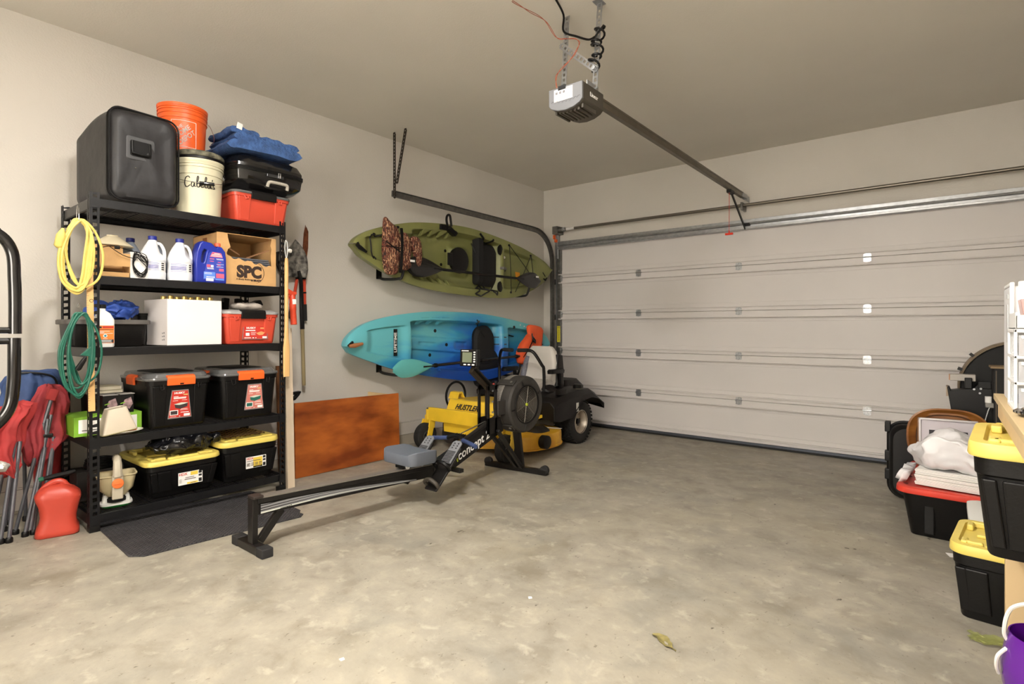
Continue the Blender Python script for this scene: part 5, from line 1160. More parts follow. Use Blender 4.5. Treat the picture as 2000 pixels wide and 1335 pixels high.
def paddle(name, label, P, a, c, shaft_m, blade_m, e, blade=(.44, .085), tip=None, rot_end=0):
    p, q = Vector(a), Vector(c); d = (q-p).normalized(); L = (q-p).length
    t = T(name, label, 'paddle', tuple(p), 0); up = Vector((1, 0, 0)); sd = d.cross(up).normalized()
    B().tube([d*blade[0]*.75, d*(L-blade[0]*.75)], .0145, 10).ob('shaft', shaft_m, t)
    for k in (0, 1):
        o = Vector() if k == 0 else d*L; dd = d if k == 0 else -d; R = []
        n_ = 14
        for i in range(n_+1):
            u = i/n_; w = blade[1]*(math.sin(min(1, u*3.2+.12)*R90))*(1-.85*max(0, (u-.45)/.55)**1.4); th = .004+.010*u
            s2 = sd if k == 0 or not rot_end else (sd*math.cos(rot_end)+up*math.sin(rot_end))
            u2 = d.cross(s2)
            ring = []
            for j in range(12):
                g = 2*PI*j/12; ring.append(o+dd*blade[0]*u+s2*w*math.cos(g)+u2*(th*math.sin(g)+.012*(math.cos(g)**2)*(1-u)))
            R.append(ring)
        b = B().rings(R); b.ob('blade', blade_m, t, 50)
    return t, d, sd, L
def kp(k, p): return k.matrix_basis @ p
a = kp(gk, GP(.225, -.52, .105)); c = kp(gk, GP(.925, -.55, .10))
gp_, d_, s_, L_ = paddle('paddle', 'black double bladed paddle lying across the green kayak', GP, a, c, BLACK, mat('gloss_black_blade', (16, 16, 17), .2, coat=.3), .07, (.46, .095))
text('PELICAN' if False else 'OZARK', .022, PRINT_W, gp_, (.02, .10, .045), (R90, 0, R90), off=.0005) if False else None
for x, s in ((.07, 1), (L_-.09, -1)):
    q = d_*x+s_*(-.0)+Vector((.016, 0, .045)); B().box(-.001, .001, -.028, .028, -.010, .010).ob('sticker', PAPER, gp_, 0).location = q

# blue kayak
bt_ = interp([0, .015, .07, .165, .29, .40, .585, .765, .915, .985, 1.0], [.0, .086, .19, .262, .310, .323, .312, .252, .168, .058, -.03])
bb_ = interp([0, .012, .025, .09, .20, .38, .585, .765, .90, .985, 1.0], [.0, -.04, -.07, -.14, -.243, -.352, -.425, -.362, -.228, -.12, -.07])
def bdeck(s, w):
    d0 = bow(s)*.8; s = s+.045; d = d0+.045*(1-w*w)*(1-.3*sst(.25, .35, s))
    d -= recess(s, w, .11, .28, -.60, .62, .028, .03, .06)
    d -= recess(s, w, .285, .745, -.72, .74, .125, .018, .07)
    d += recess(s, w, .30, .62, -.22, .24, .022, .02, .05)
    d += recess(s, w, .47, .60, -.50, .50, .035, .06, .3)
    d -= recess(s, w, .505, .575, -.14, .16, .022, .015, .06)
    d -= recess(s, w, .345, .43, -.07, .07, .012, .012, .03)
    d -= recess(s, w, .775, .955, -.72, .68, .085, .02, .06)
    return d
def blue_mat():
    m = bpy.data.materials.new('swirled_blue_plastic'); m.use_nodes = True; N = m.node_tree.nodes; L = m.node_tree.links; p = N['Principled BSDF']; p.inputs['Roughness'].default_value = .38
    tc = N.new('ShaderNodeTexCoord'); sx = N.new('ShaderNodeSeparateXYZ'); L.new(tc.outputs['Object'], sx.inputs[0])
    mp = N.new('ShaderNodeMapping'); mp.inputs['Scale'].default_value = (.7, 1, 3.2); L.new(tc.outputs['Object'], mp.inputs[0])
    n = N.new('ShaderNodeTexNoise'); n.inputs['Scale'].default_value = 2.2; n.inputs['Detail'].default_value = 5; n.inputs['Distortion'].default_value = .8; L.new(mp.outputs[0], n.inputs['Vector'])
    def M_(op, a, c):
        k = N.new('ShaderNodeMath'); k.operation = op
        for i, q in enumerate((a, c)):
            if isinstance(q, (int, float)): k.inputs[i].default_value = q
            else: L.new(q, k.inputs[i])
        return k.outputs[0]
    # moulded colour swirl: turquoise at the bow and along the upper side, deep blue amidships and below
    x = M_('MULTIPLY', M_('ABSOLUTE', M_('SUBTRACT', sx.outputs[0], 1.75), 0), .55)
    z = M_('MULTIPLY', M_('ADD', sx.outputs[2], .08), 1.35)
    f = M_('ADD', M_('ADD', x, z), M_('MULTIPLY', M_('SUBTRACT', n.outputs['Fac'], .5), 1.0))
    r = N.new('ShaderNodeValToRGB'); e = r.color_ramp.elements; e.new(.5); e.new(.5)
    for i, (q, c) in enumerate([(-.0, (26, 76, 172)), (.20, (38, 112, 198)), (.46, (56, 148, 192)), (.78, (98, 180, 190))]): e[i].position = q; e[i].color = lin(c)
    L.new(f, r.inputs[0]); L.new(r.outputs[0], p.inputs['Base Color']); return m
BLUEK = blue_mat()
bkk, BP = kayak('kayak', 'turquoise and blue sit on top kayak hung on the left wall, lower of two', 2.716, .944, 3.02, bt_, bb_, bdeck, BLUEK, .22)
steps(BP, .335, 3, .046, .82, .60, BLUEK, bkk); steps(BP, .315, 3, .046, -.60, -.80, BLUEK, bkk)
q = BP(.225, .0, .003)
pl = B().box(-.022, .022, -.003, 0, -.125, .125).ob('name_plate', BLACK, bkk, 0, bevel=.004); pl.location = q
text('LIFETIME', .042, PRINT_W, pl, (0, -.0036, 0), (R90, -R90, 0), sx=1.15, off=.0006)
for s, w in ((.43, .42), (.475, .02), (.405, -.33), (.815, .72)): B().cyl(BP(s, w, .003), BP(s, w, -.02), .018, 14).ob('scupper_hole', BLACK, bkk)
x0, z0_, yy = BP(.665, -.02).x, BP(.665, -.02).z, BP(.665, 0).y
b = B().stack([(0, .30, .44, .12), (.04, .32, .46, .14), (.075, .28, .40, .13), (.082, .18, .28, .08)], 6, M=Matrix.Translation((x0-.01, yy, z0_+.02)) @ Matrix.Rotation(R90, 4, 'X')); b.ob('seat_back', MATS['black_foam'], bkk, 40)
b = B().stack([(0, .38, .40, .10), (.04, .40, .42, .12), (.07, .34, .36, .10)], 6, M=Matrix.Translation((x0+.05, yy, z0_-.24)) @ Matrix.Rotation(R90, 4, 'X')); b.ob('seat', MATS['black_foam'], bkk, 40)
B().tube([BP(.60, .80, .01), BP(.625, .62, .06), BP(.645, .30, .10)], .006, 6).ob('seat_strap', BLACK, bkk); B().bar(BP(.605, .76, .02), BP(.615, .70, .03), .02, .02).ob('clip', GALV_D, bkk)
for w in (.32, .08): B().bar(BP(.725, w, .02), BP(.755, w, .02), .012, .01).ob('buckle', BLACK, bkk)
B().tube([BP(.045, .32, .006), BP(.05, .30, .022), BP(.062, .05, .022)], .007, 6).ob('toggle_cord', BLACK, bkk)
B().tube([BP(.045, -.10, .02), BP(.062, -.14, .03), BP(.09, -.08, .025)], [.012, .020, .012], 8).ob('toggle', mat('cork_brown', (160, 104, 64), .6), bkk)
B().bar(BP(.06, .30, .012), BP(.045, .34, .012), .02, .014).ob('toggle_eye', BLACK, bkk)
B().bar(BP(.79, .40, .004)+Vector((.05, 0, 0)), BP(.82, .36, .004)+Vector((.05, 0, 0)), .03, .012).ob('side_latch', BLACK, bkk, 0, bevel=.004)
b = B()
for i in range(6): p = BP(.855+.012*i, .86-.016*i, .004); b.box(p.x-.008, p.x+.008, p.y-.001, p.y, p.z-.010, p.z+.008) if i != 1 else None
b.ob('decal', PRINT_W, bkk, 0, kind='stuff')
B().bar(BP(.975, -.2, .006), BP(.992, -.2, .006), .012, .01).ob('stern_eye', BLACK, bkk)
a = Vector((-3.915, 3.18, .718)); c = Vector((-3.90, 5.52, .785))
SEAF = mat('sea_foam_blade', (92, 172, 170), .35, var=.05, scale=6)
bp2, d2, s2, L2 = paddle('paddle', 'double paddle with sea foam green blades lying across the blue kayak', BP, a, c, mat('black_carbon_shaft', (30, 24, 22), .35), SEAF, .08, (.47, .085))
for x in (.52, L2*.5, L2-.55): B().cyl(d2*(x-.012), d2*(x+.012), .022, 12).ob('drip_ring', BLACK, bp2)
OPFD = mat('orange_vest_nylon', (234, 92, 46), .7, var=.06, scale=8, bump=.3, bscale=14)
ov = T('life_vest', 'bright orange life vest hooked over the stern of the blue kayak', 'vest', (-3.95, 5.37, 1.005), R90)
vest_panel([(-.13, .02), (-.125, .13), (.125, .10), (.135, .0), (.115, -.12), (.09, -.21), (-.0, -.19), (-.11, -.10)], .06, 4).ob('front_panel', OPFD, ov, 60)
vest_panel([(-.125, .02), (-.20, -.03), (-.29, -.10), (-.35, -.20), (-.34, -.29), (-.30, -.33), (-.16, -.34), (-.06, -.26), (-.08, -.12)], .085, 5).ob('back_panel', OPFD, ov, 60)
b = B()
for i in range(3): b.torus((-.12+.012*i, -.085-.006*i, -.04-.014*i), .030-.004*i, .006, Matrix.Rotation(R90, 4, 'X') @ Matrix.Rotation(.5, 4, 'Y'), 16, 6)
b.ob('strap_coil', BLACK, ov); B().tube([(-.12, -.08, -.05), (-.22, -.10, -.15), (-.31, -.08, -.25)], .006, 6).ob('strap', BLACK, ov); B().bar((-.125, -.07, .03), (-.12, -.08, -.05), .02, .01).ob('strap', BLACK, ov)

# wall brackets: padded J hooks
def bracket(label, y, z, reach, lift, grp, lean=0):
    t = T('wall_bracket', label, 'bracket', (WX, y, z), R90, grp)
    P = [(0, -.004, .10), (0, -.004, -.02)]
    b = B().box(-.03, .03, -.012, -.0005, -.0, .16); b.ob('plate', BLACK, t, 0, bevel=.003)
    B().tube(catmull([(0, -.01, .02), (0, -.08, -.005), (0, -reach+.05, -.012), (lean*.3, -reach, .02), (lean, -reach-.02, lift)], 6), .0135, 8).ob('arm', RUBBER, t)
    return t
bracket('black padded hook under the green kayak bow', 3.30, 1.570, .335, .270, 'kayak hooks on the left wall', .05)
bracket('black padded hook under the green kayak stern', 5.235, 1.50, .335, .16, 'kayak hooks on the left wall', .05)
bracket('black padded hook under the blue kayak bow', 3.30, .672, .335, .110, 'kayak hooks on the left wall', .06)
bracket('black padded hook under the blue kayak stern behind the mower seat', 5.05, .545, .335, .18, 'kayak hooks on the left wall', .05)
# ---------------------------------------------------------------- rowing machine
RW = T('rowing_machine', 'black rowing machine with grey seat and long monorail across the concrete floor', 'rower', (-2.70, 1.31, fz(1.31)))
def rl(X, Y, Z): return (X+2.70, Y-1.31, Z-fz(1.31))
ROW_K = mat('rower_black_steel', (20, 18, 17), .38, 0, spec=.4, var=.12, scale=20)
STAIN = mat('brushed_rail_steel', (142, 136, 128), .4, .6, var=.08, scale=10, stretch=(1, .1, 1))
GREY_S = mat('slate_grey_seat', (92, 97, 106), .5, var=.04, scale=6)
HOUS = mat('dark_grey_flywheel_cover', (46, 43, 40), .5, var=.1, scale=14)
def rail_z(Y): return .257-.052*(Y-1.33)
y0, y1 = 1.325, 2.62
b = B(); R = []
for Y in (y0, y1):
    zt = rail_z(Y); R.append([rl(-2.70+x, Y, zt+z) for x, z in ((-.024, -.004), (-.030, -.012), (-.030, -.030), (-.024, -.036), (-.026, -.088), (.026, -.088), (.024, -.036), (.030, -.030), (.030, -.012), (.024, -.004))])
b.rings(R); b.ob('monorail', ROW_K, RW, 0, bevel=.002)
b = B(); R = []
for Y in (y0, y1): zt = rail_z(Y); R.append([rl(-2.70+x, Y, zt+z) for x, z in ((-.030, -.008), (.030, -.008), (.030, .0), (-.030, .0))])
b.rings(R); b.ob('rail_top', STAIN, RW, 0, bevel=.0015)
GR1 = mat('grey_stripe', (128, 128, 130), .4); GR2 = mat('pale_stripe', (196, 198, 186), .4)
def stripe(name, pts, w, m):       # curved stripe on the near flank of the rail: (t along rail, fraction of height)
    b = B(); V = []; n = len(pts)
    pp = catmull([(t, f, 0) for t, f in pts], 8); k = len(pp); R = []
    for i, p in enumerate(pp):
        Y = y0+.012+(y1-y0-.02)*p.x; zt = rail_z(Y)-.010; h = .074; ww = w*(1-.85*i/(k-1))
        R.append([rl(-2.70+.0305, Y, zt-h*max(0, min(1, p.y-ww/2))), rl(-2.70+.0305, Y, zt-h*max(0, min(1, p.y+ww/2)))])
    for i in range(k-1): b.add([R[i][0], R[i][1], R[i+1][1], R[i+1][0]], [(0, 1, 2, 3)])
    return b.ob(name, m, RW, 0)
def _b(): pass
stripe('graphic_band', [(0, .66), (.25, .60), (.5, .70), (.8, .96)], .62, GR1)
for q_ in ([(0, .44), (.12, .33), (.32, .30), (.60, .62)], [(0, .62), (.14, .50), (.34, .46), (.66, .76)], [(0, .78), (.16, .66), (.36, .60), (.72, .86)]):
    o = stripe('stripe', q_, .06, ROW_K); o.location.x += .0006
if 0: stripe('stripe', [(0, .40), (.12, .27), (.30, .22), (.60, .55)], .17, GR1)
if 0: stripe('stripe', [(0, .62), (.12, .48), (.32, .42), (.66, .72)], .15, GR1)
if 0: stripe('stripe', [(0, .80), (.15, .62), (.35, .56), (.70, .88)], .09, GR2)
o = stripe('stripe', [(0, .93), (.2, .78), (.4, .72), (.75, .94)], .10, GR2); o.location.x += .0005
text('concept2', .017, PRINT_K, RW, rl(-2.70+.0322, 1.47, rail_z(1.47)-.074), (R90, 0, R90), off=.0003, ext=.0002)
zf = fz(1.315)
b = B().box(-.158, .158, -.026, .026, .0, .042); o = b.ob('rear_foot', ROW_K, RW, 0, bevel=.004); o.location = rl(-2.718, 1.316, zf)
for s in (-1, 1): B().box(s*.128-.032, s*.128+.032, -.029, .029, -.0, .046).ob('end_cap', RUBBER, o, 0, bevel=.005)
B().box(*[c for c in (-.026, .026, -.014, .014, .04, .262)]).ob('rear_post', ROW_K, RW, 0, bevel=.003).location = rl(-2.70, 1.312, zf)
B().bar(rl(-2.70, 1.345, zf+.04), rl(-2.70, 1.46, rail_z(1.46)-.088), .040, .022, (1, 0, 0)).ob('rear_brace', ROW_K, RW, 0, bevel=.003)
B().box(-.034, .034, -.022, .030, .0, .016).ob('rail_end_cap', mat('brown_black_cap', (46, 38, 34), .4), RW, 0, bevel=.005).location = rl(-2.70, 1.322, rail_z(1.32)-.008)
# seat
b = B(); nx, ny = 26, 18; top = []; W_, D_ = .305, .235
def seat_h(u, v): return .030+.020*(u*u)-.012*math.cos(u*PI)*(1-v*.5)+.010*math.sin((v+1)*1.2)-.016*max(0, .55-abs(u))*max(0, -v)*1.5
rim = rr(W_, D_, .05, 6); R = []
for sc_, dz, base in ((.96, 0, 1), (1.0, .012, 1)): R.append([(x*sc_, y*sc_, dz-.018) for x, y in rim])
for sc_ in (1.0, .97, .85, .65, .4, .12): R.append([(x*sc_, y*sc_, seat_h(x*sc_/(W_/2), y*sc_/(D_/2))-(.006 if sc_ == 1 else 0)) for x, y in rim])
b.rings(R); o = b.ob('seat', GREY_S, RW, 40); o.location = rl(-2.70, 2.33, .258); o.rotation_euler = (-.03, 0, 0)
b = B().box(-.045, .045, -.085, .085, -.048, -.018); b.ob('carriage', BLACK, o, 0, bevel=.005)
for x in (-.040, .040):
    for y in (-.06, .06): B().cyl((x-.012, y, -.035), (x+.012, y, -.035), .015, 14).ob('roller', WHITE, o)
# footboards
b = B().box(-.20, .20, -.02, .02, -.012, .012); o = b.ob('foot_crossbar', ROW_K, RW, 0, bevel=.003); o.location = rl(-2.70, 2.60, .155)
for sx in (-1, 1):
    o = B().prism([(-.052, 0), (.052, 0), (.056, .05), (.054, .24), (.048, .33), (-.048, .33), (-.054, .24), (-.056, .05)], -.014, 0, 'y').ob('footboard', ROW_K, RW, 0, bevel=.004)
    o.location = rl(-2.70+sx*.135, 2.385, .062); o.rotation_euler = (-.80, 0, 0)
    b = B().prism([(-.044, .20), (.044, .20), (.040, .36), (.022, .375), (-.022, .375), (-.040, .36)], -.026, -.014, 'y'); b.ob('foot_plate', mat('mid_grey_foot_plate', (112, 114, 118), .5), o, 0, bevel=.003)
    for i in range(9): B().box(-.036, .036, -.0285, -.026, .205+.010*i, .209+.010*i).ob('tread_line', ROW_K, o, 0)
    for x in (-.016, .018):
        for z in (.315, .333, .351): B().box(x-.005, x+.005, -.0268, -.0258, z-.004, z+.004).ob('adjust_hole', BLACK, o, 0)
    B().tube(catmull([(-.060, -.01, .16), (-.062, -.05, .165), (-.03, -.075, .17), (.03, -.075, .17), (.062, -.05, .165), (.060, -.01, .16)], 4), .012, 6).ob('foot_strap', BLACK, o)
    B().tube(catmull([(-.052, -.012, .03), (-.05, -.045, .035), (.0, -.065, .045), (.05, -.045, .035), (.052, -.012, .03)], 4), .013, 6).ob('heel_cup', mat('dark_heel_rubber', (60, 54, 46), .6), o)
# inclined main beam up to the flywheel
b = B(); lo, hi = Vector(rl(-2.70, 2.52, .125)), Vector(rl(-2.70, 3.22, .365)); d = (hi-lo).normalized(); n_ = Vector((0, -d.z, d.y))
b.rings([[p+Vector((x, 0, 0))+n_*h for x, h in ((-.032, -.060), (.032, -.060), (.032, .060), (-.032, .060))] for p in (lo, hi)]); b.ob('main_beam', ROW_K, RW, 0, bevel=.004)
b = B().bar(lo+n_*.064+d*.22, hi+n_*.064, .030, .010, (1, 0, 0)); b.ob('beam_channel', HOUS, RW, 0, bevel=.002)
ang = math.atan2(d.z, d.y)
o = text('concept 2', .088, PRINT_W, RW, lo+d*.40+Vector((.0335, 0, -.002)), (0, 0, 0), shear=.25, ext=.0004, off=.0012, sx=1)
o.rotation_euler = Matrix(((0, 0, 1), (d.y, -d.z, 0), (d.z, d.y, 0))).to_euler()
q = lo+d*.215+Vector((.034, 0, 0)); B().bar(q-n_*.03, q+n_*.04, .012, .0012, (1, 0, 0)).ob('lime_mark', mat('lime_mark', (190, 204, 60), .5), RW, 0)
# front uprights and feet
b = B()
for x in (-.045, .045): b.box(x-.006, x+.006, -.055, -.030, .0, .36); b.box(x-.006, x+.006, .028, .055, .0, .36); b.box(x-.006, x+.006, -.055, .055, .0, .12); b.box(x-.006, x+.006, -.055, .055, .325, .36)
b.box(-.05, .05, .043, .055, .30, .36); o = b.ob('flywheel_bracket', ROW_K, RW, 0, bevel=.002); o.location = rl(-2.70, 3.085, .31)
for z in (.16, .24, .32): B().cyl((.050, .0, z), (.056, .0, z), .008, 8).ob('bolt', GALV, o)
zf = fz(3.52)
for x, y in ((-.05, 3.13), (.06, 3.13)): B().bar(rl(-2.70+x, y, .33), rl(-2.725+x*.5, 3.50, zf+.04), .034, .024, (0, 1, 0)).ob('front_leg', ROW_K, RW, 0, bevel=.003)
B().bar(rl(-2.70, 3.44, .30), rl(-2.72, 3.52, zf+.04), .070, .026, (0, 1, 0)).ob('front_leg', ROW_K, RW, 0, bevel=.003)
o = B().box(-.30, .30, -.024, .024, .002, .042).ob('front_foot', ROW_K, RW, 0, bevel=.004); o.location = rl(-2.775, 3.525, zf); o.rotation_euler = (0, 0, .09)
for s in (-1, 1):
    B().lathe([(.032, -.02), (.036, -.016), (.036, .016), (.032, .02)], 18, Matrix.Translation((s*.275, .0, .040)) @ Matrix.Rotation(R90, 4, 'X')).ob('caster_wheel', RUBBER, o)
# flywheel
FW = Vector(rl(-2.695, 3.455, .492)); MX = Matrix.Translation(FW) @ Matrix.Rotation(R90, 4, 'Y')
b = B().lathe([(.15, -.092), (.205, -.088), (.222, -.075), (.226, -.060), (.226, .055), (.222, .075), (.208, .088), (.160, .094), (.150, .090), (.146, .078)], 56, MX, (1, 0)); o = b.ob('flywheel_cover', HOUS, RW, 35)
B().lathe([(.2265, -.060), (.2275, -.058), (.2275, -.005), (.2265, -.003)], 56, MX, (0, 0)).ob('perforated_band', mat('grey_perforated_steel', (128, 124, 118), .5, .5, var=.25, scale=120), o)
B().lathe([(.150, .070), (.02, .070)], 40, MX, (0, 0)).ob('shadow_disc', BLACK, o)
B().lathe([(.152, .086), (.157, .094), (.152, .098), (.144, .094), (.146, .086)], 48, MX, (0, 0)).ob('grill_rim', BLACK, o)
WIRE = mat('grill_wire', (128, 122, 112), .4, .5)
for i in range(10):
    r = .028+.0122*i; B().torus(FW+Vector((.086, 0, 0)), r, .0017, Matrix.Rotation(R90, 4, 'Y'), 40, 4).ob('grill_ring', WIRE, o)
for k in range(3):
    a = PI*k/3+.35; v = Vector((0, math.cos(a), math.sin(a)))*.145; B().cyl(FW+Vector((.084, 0, 0))-v, FW+Vector((.084, 0, 0))+v, .0022, 5).ob('grill_spoke', WIRE, o)
B().cyl(FW+Vector((.082, 0, 0)), FW+Vector((.091, 0, 0)), .012, 16).ob('hub_badge', mat('lime_mark', (190, 204, 60), .5), o)
for a in (.5, 1.9, 3.3, 4.6): 
    v = Vector((0, math.cos(a), math.sin(a))); B().bar(FW+v*.158+Vector((.094, 0, 0)), FW+v*.196+Vector((.086, 0, 0)), .016, .010).ob('clip', BLACK, o, 0, bevel=.002)
for a in (2.25, 3.95): 
    v = Vector((0, math.cos(a), math.sin(a))); t_ = Vector((0, -v.z, v.y)); b = B().bar(FW+v*.232-t_*.03, FW+v*.232+t_*.03, .16, .012, v); b.ob('cover_lug', HOUS, o, 0, bevel=.004); B().cyl(FW+v*.236+Vector((.05, 0, 0)), FW+v*.243+Vector((.05, 0, 0)), .011, 10).ob('lug_bolt', GALV_D, o)
B().box(.04, .052, -.31, -.20, -.055, .055).ob('mount_plate', HOUS, o, 0, bevel=.004).location = FW
# monitor and arm
B().bar(rl(-2.70, 3.145, .62), rl(-2.715, 2.93, .80), .060, .040, (1, 0, 0)).ob('monitor_arm', mat('bronze_black_arm', (48, 40, 30), .4, .3), RW, 0, bevel=.004)
B().bar(rl(-2.672, 3.145, .62), rl(-2.685, 2.93, .80), .010, .046, (1, 0, 0)).ob('arm_edge', BLACK, RW, 0, bevel=.003)
o = B().box(-.074, .074, -.02, .022, -.060, .064).ob('monitor', BLACK, RW, 0, bevel=.005); o.location = rl(-2.735, 2.93, .878); o.rotation_euler = (-.06, 0, .18)
B().box(-.052, .030, -.0215, -.019, -.032, .042).ob('screen', mat('lcd_green', (112, 120, 98), .25), o, 0)
for i in range(5): B().box(.044, .060, -.024, -.019, -.030+.017*i, -.020+.017*i).ob('button', WHITE, o, 0, bevel=.002)
for i in range(3): B().box(-.040+.036*i, -.018+.036*i, -.024, -.019, -.053, -.043).ob('button', WHITE, o, 0, bevel=.002)
B().box(-.06, .0, -.0208, -.0198, .050, .056).ob('maker_print', PRINT_W, o, 0)
# handle on its hook, chain
HB = mat('blue_grey_grip', (52, 66, 104), .5)
hc = Vector(rl(-2.70, 2.745, .318))
o = B().tube(catmull([hc+Vector((-.08, -.005, 0)), hc+Vector((-.04, .01, .012)), hc+Vector((0, .014, .016)), hc+Vector((.04, .01, .012)), hc+Vector((.08, -.005, 0))], 5), .013, 8).ob('handle_core', BLACK, RW)
for s in (-1, 1): B().tube(catmull([hc+Vector((s*.075, -.004, .001)), hc+Vector((s*.15, -.022, -.006)), hc+Vector((s*.235, -.048, -.014))], 6), .0155, 10).ob('grip', HB, o)
b = B()
for i in range(5): b.bar(hc+Vector((-.05+.022*i, .0, .01)), hc+Vector((-.035+.02*i, .055, .028)), .006, .006)
b.ob('chain_guide', BLACK, o, 0)
B().cyl(hc+Vector((0, .05, .03)), Vector(rl(-2.70, 3.06, .40)), .004, 6).ob('chain', GALV_D, RW)

# ---------------------------------------------------------------- zero turn mower
MW = T('riding_mower', 'yellow and black zero turn riding mower parked against the left wall by the garage door', 'mower', (-3.52, 4.3, fz(4.3)))
def ml(X, Y, Z): return Vector((X+3.52, Y-4.3, Z-fz(4.3)))
MY = mat('mower_yellow_paint', (226, 186, 48), .35, var=.06, scale=5, coat=.2); MYD = mat('worn_yellow_deck', (224, 176, 40), .45, c2=(196, 140, 34), scale=5, detail=6)
TY = mat('tyre_rubber', (30, 29, 28), .8, var=.2, scale=30, bump=.2, bscale=60)
def tyre(c, r, w, hub_r, lugs, par, hubm, side):
    MXX = Matrix.Translation(c) @ Matrix.Rotation(R90, 4, 'Y')
    pf = [(hub_r, -w*.42), (hub_r+.02, -w*.48), (r*.86, -w*.50), (r*.96, -w*.44), (r, -w*.30), (r, w*.30), (r*.96, w*.44), (r*.86, w*.50), (hub_r+.02, w*.48), (hub_r, w*.42)]
    o = B().lathe(pf, 48, MXX, (0, 0)).ob('tyre', TY, par, 40)
    if lugs:
        b = B()
        for row in range(7):
            x = -w*.42+w*.84*row/6
            for k in range(lugs):
                a = 2*PI*(k+.5*(row % 2))/lugs; rad = r*(.985 if row in (0, 6) else 1.0); v = Vector((0, math.cos(a), math.sin(a))); t_ = Vector((0, -v.z, v.y))
                b.bar(c+v*rad+Vector((x, 0, 0)), c+v*(rad+.009)+Vector((x, 0, 0)), w*.115, 2*PI*r/lugs*.62, t_)
        b.ob('tread', TY, par, 0, kind='stuff')
    else:
        for x in (-.02, .02): B().lathe([(r+.002, x-.006), (r+.003, x), (r+.002, x+.006)], 40, MXX, (0, 0)).ob('tyre_rib', TY, o)
    s = side
    B().lathe([(.02, s*w*.18), (hub_r*.55, s*w*.20), (hub_r*.62, s*w*.10), (hub_r*.86, s*w*.12), (hub_r*.92, s*w*.30), (hub_r*1.02, s*w*.40), (hub_r*1.06, s*w*.47), (hub_r*1.0, s*w*.49)], 36, MXX, (0, 0)).ob('rim', hubm, par, 35)
    B().lathe([(.0, s*w*.32), (.026, s*w*.31), (.03, s*w*.20)], 16, MXX, (0, 0)).ob('hub_cap', BLACK, par)
    for k in range(4):
        a = 2*PI*k/4+.4; v = Vector((s*w*.20, math.cos(a)*hub_r*.38, math.sin(a)*hub_r*.38)); B().cyl(c+v, c+v+Vector((s*.012, 0, 0)), .010, 6).ob('lug_nut', GALV_D, par)
RIM = mat('cream_rim', (176, 164, 148), .35, .4)
tyre(ml(-3.10, 4.93, fz(4.93)+.226), .222, .21, .118, 34, MW, RIM, 1)
tyre(ml(-3.96, 4.93, fz(4.93)+.226), .222, .21, .118, 0, MW, RIM, -1)
for X, Y, s in ((-2.995, 3.67, 1), (-3.985, 3.63, -1)):
    c = ml(X, Y, fz(Y)+.124); tyre(c, .122, .082, .05, 0, MW, GALV_D, 1)
    b = B()
    for q in (-1, 1): b.bar(c+Vector((q*.056, 0, -.02)), c+Vector((q*.056, .03, .09)), .012, .062, (0, 1, 0)); b.bar(c+Vector((q*.056, .03, .080)), c+Vector((q*.050, .05, .150)), .014, .075, (0, 1, 0))
    b.bar(c+Vector((-.058, .055, .150)), c+Vector((.058, .055, .150)), .085, .018, (0, 1, 0)); b.ob('caster_fork', MY, MW, 0, bevel=.004)
    B().cyl(c+Vector((-.066, 0, 0)), c+Vector((.066, 0, 0)), .012, 10).ob('axle', GALV_D, MW)
    B().cyl(c+Vector((0, .055, .155)), c+Vector((0, .055, .255)), .034, 18).ob('caster_post', MY, MW); B().cyl(c+Vector((0, .055, .255)), c+Vector((0, .055, .266)), .028, 14).ob('dust_cap', GALV_D, MW)
# front axle, sloped foot platform with the maker's name
b = B().prism([(3.655, .195), (3.735, .195), (3.735, .315), (3.655, .325)], -3.97, -3.02, 'x'); b.v = [tuple(ml(*p)) for p in b.v]; b.ob('front_axle', MY, MW, 0, bevel=.006)
b = B().prism([(3.70, .10), (3.69, .285), (3.73, .30), (3.78, .405), (3.80, .41), (4.30, .385), (4.30, .10)], -3.80, -3.20, 'x'); b.v = [tuple(ml(*p)) for p in b.v]; b.ob('foot_platform', MY, MW, 0, bevel=.006)
b = B().prism([(3.80, .405), (3.83, .47), (3.88, .475), (3.92, .41), (3.90, .41), (3.875, .455), (3.84, .452), (3.82, .405)], -3.84, -3.72, 'x'); b.v = [tuple(ml(*p)) for p in b.v]; b.ob('step_tube', MY, MW, 0, bevel=.004)
o = text('HUSTLER', .074, PRINT_K, MW, ml(-3.535, 3.7455, .345)+Vector((0, -.004, 0)), (math.radians(64), 0, 0), shear=.28, off=.0018, sx=.98, ext=.0006)
b = B().box(-.14, .14, -.10, .05, -.07, .07); o = b.ob('underframe', mat('grimy_black_iron', (40, 34, 32), .6, .3, var=.3, scale=12), MW, 0, bevel=.01); o.location = ml(-3.74, 3.86, .10)
B().lathe([(.06, -.05), (.085, -.04), (.085, .04), (.06, .05)], 24, Matrix.Translation(ml(-3.80, 3.80, .06)) @ Matrix.Rotation(R90, 4, 'X')).ob('pulley', MATS['grimy_black_iron'], MW)
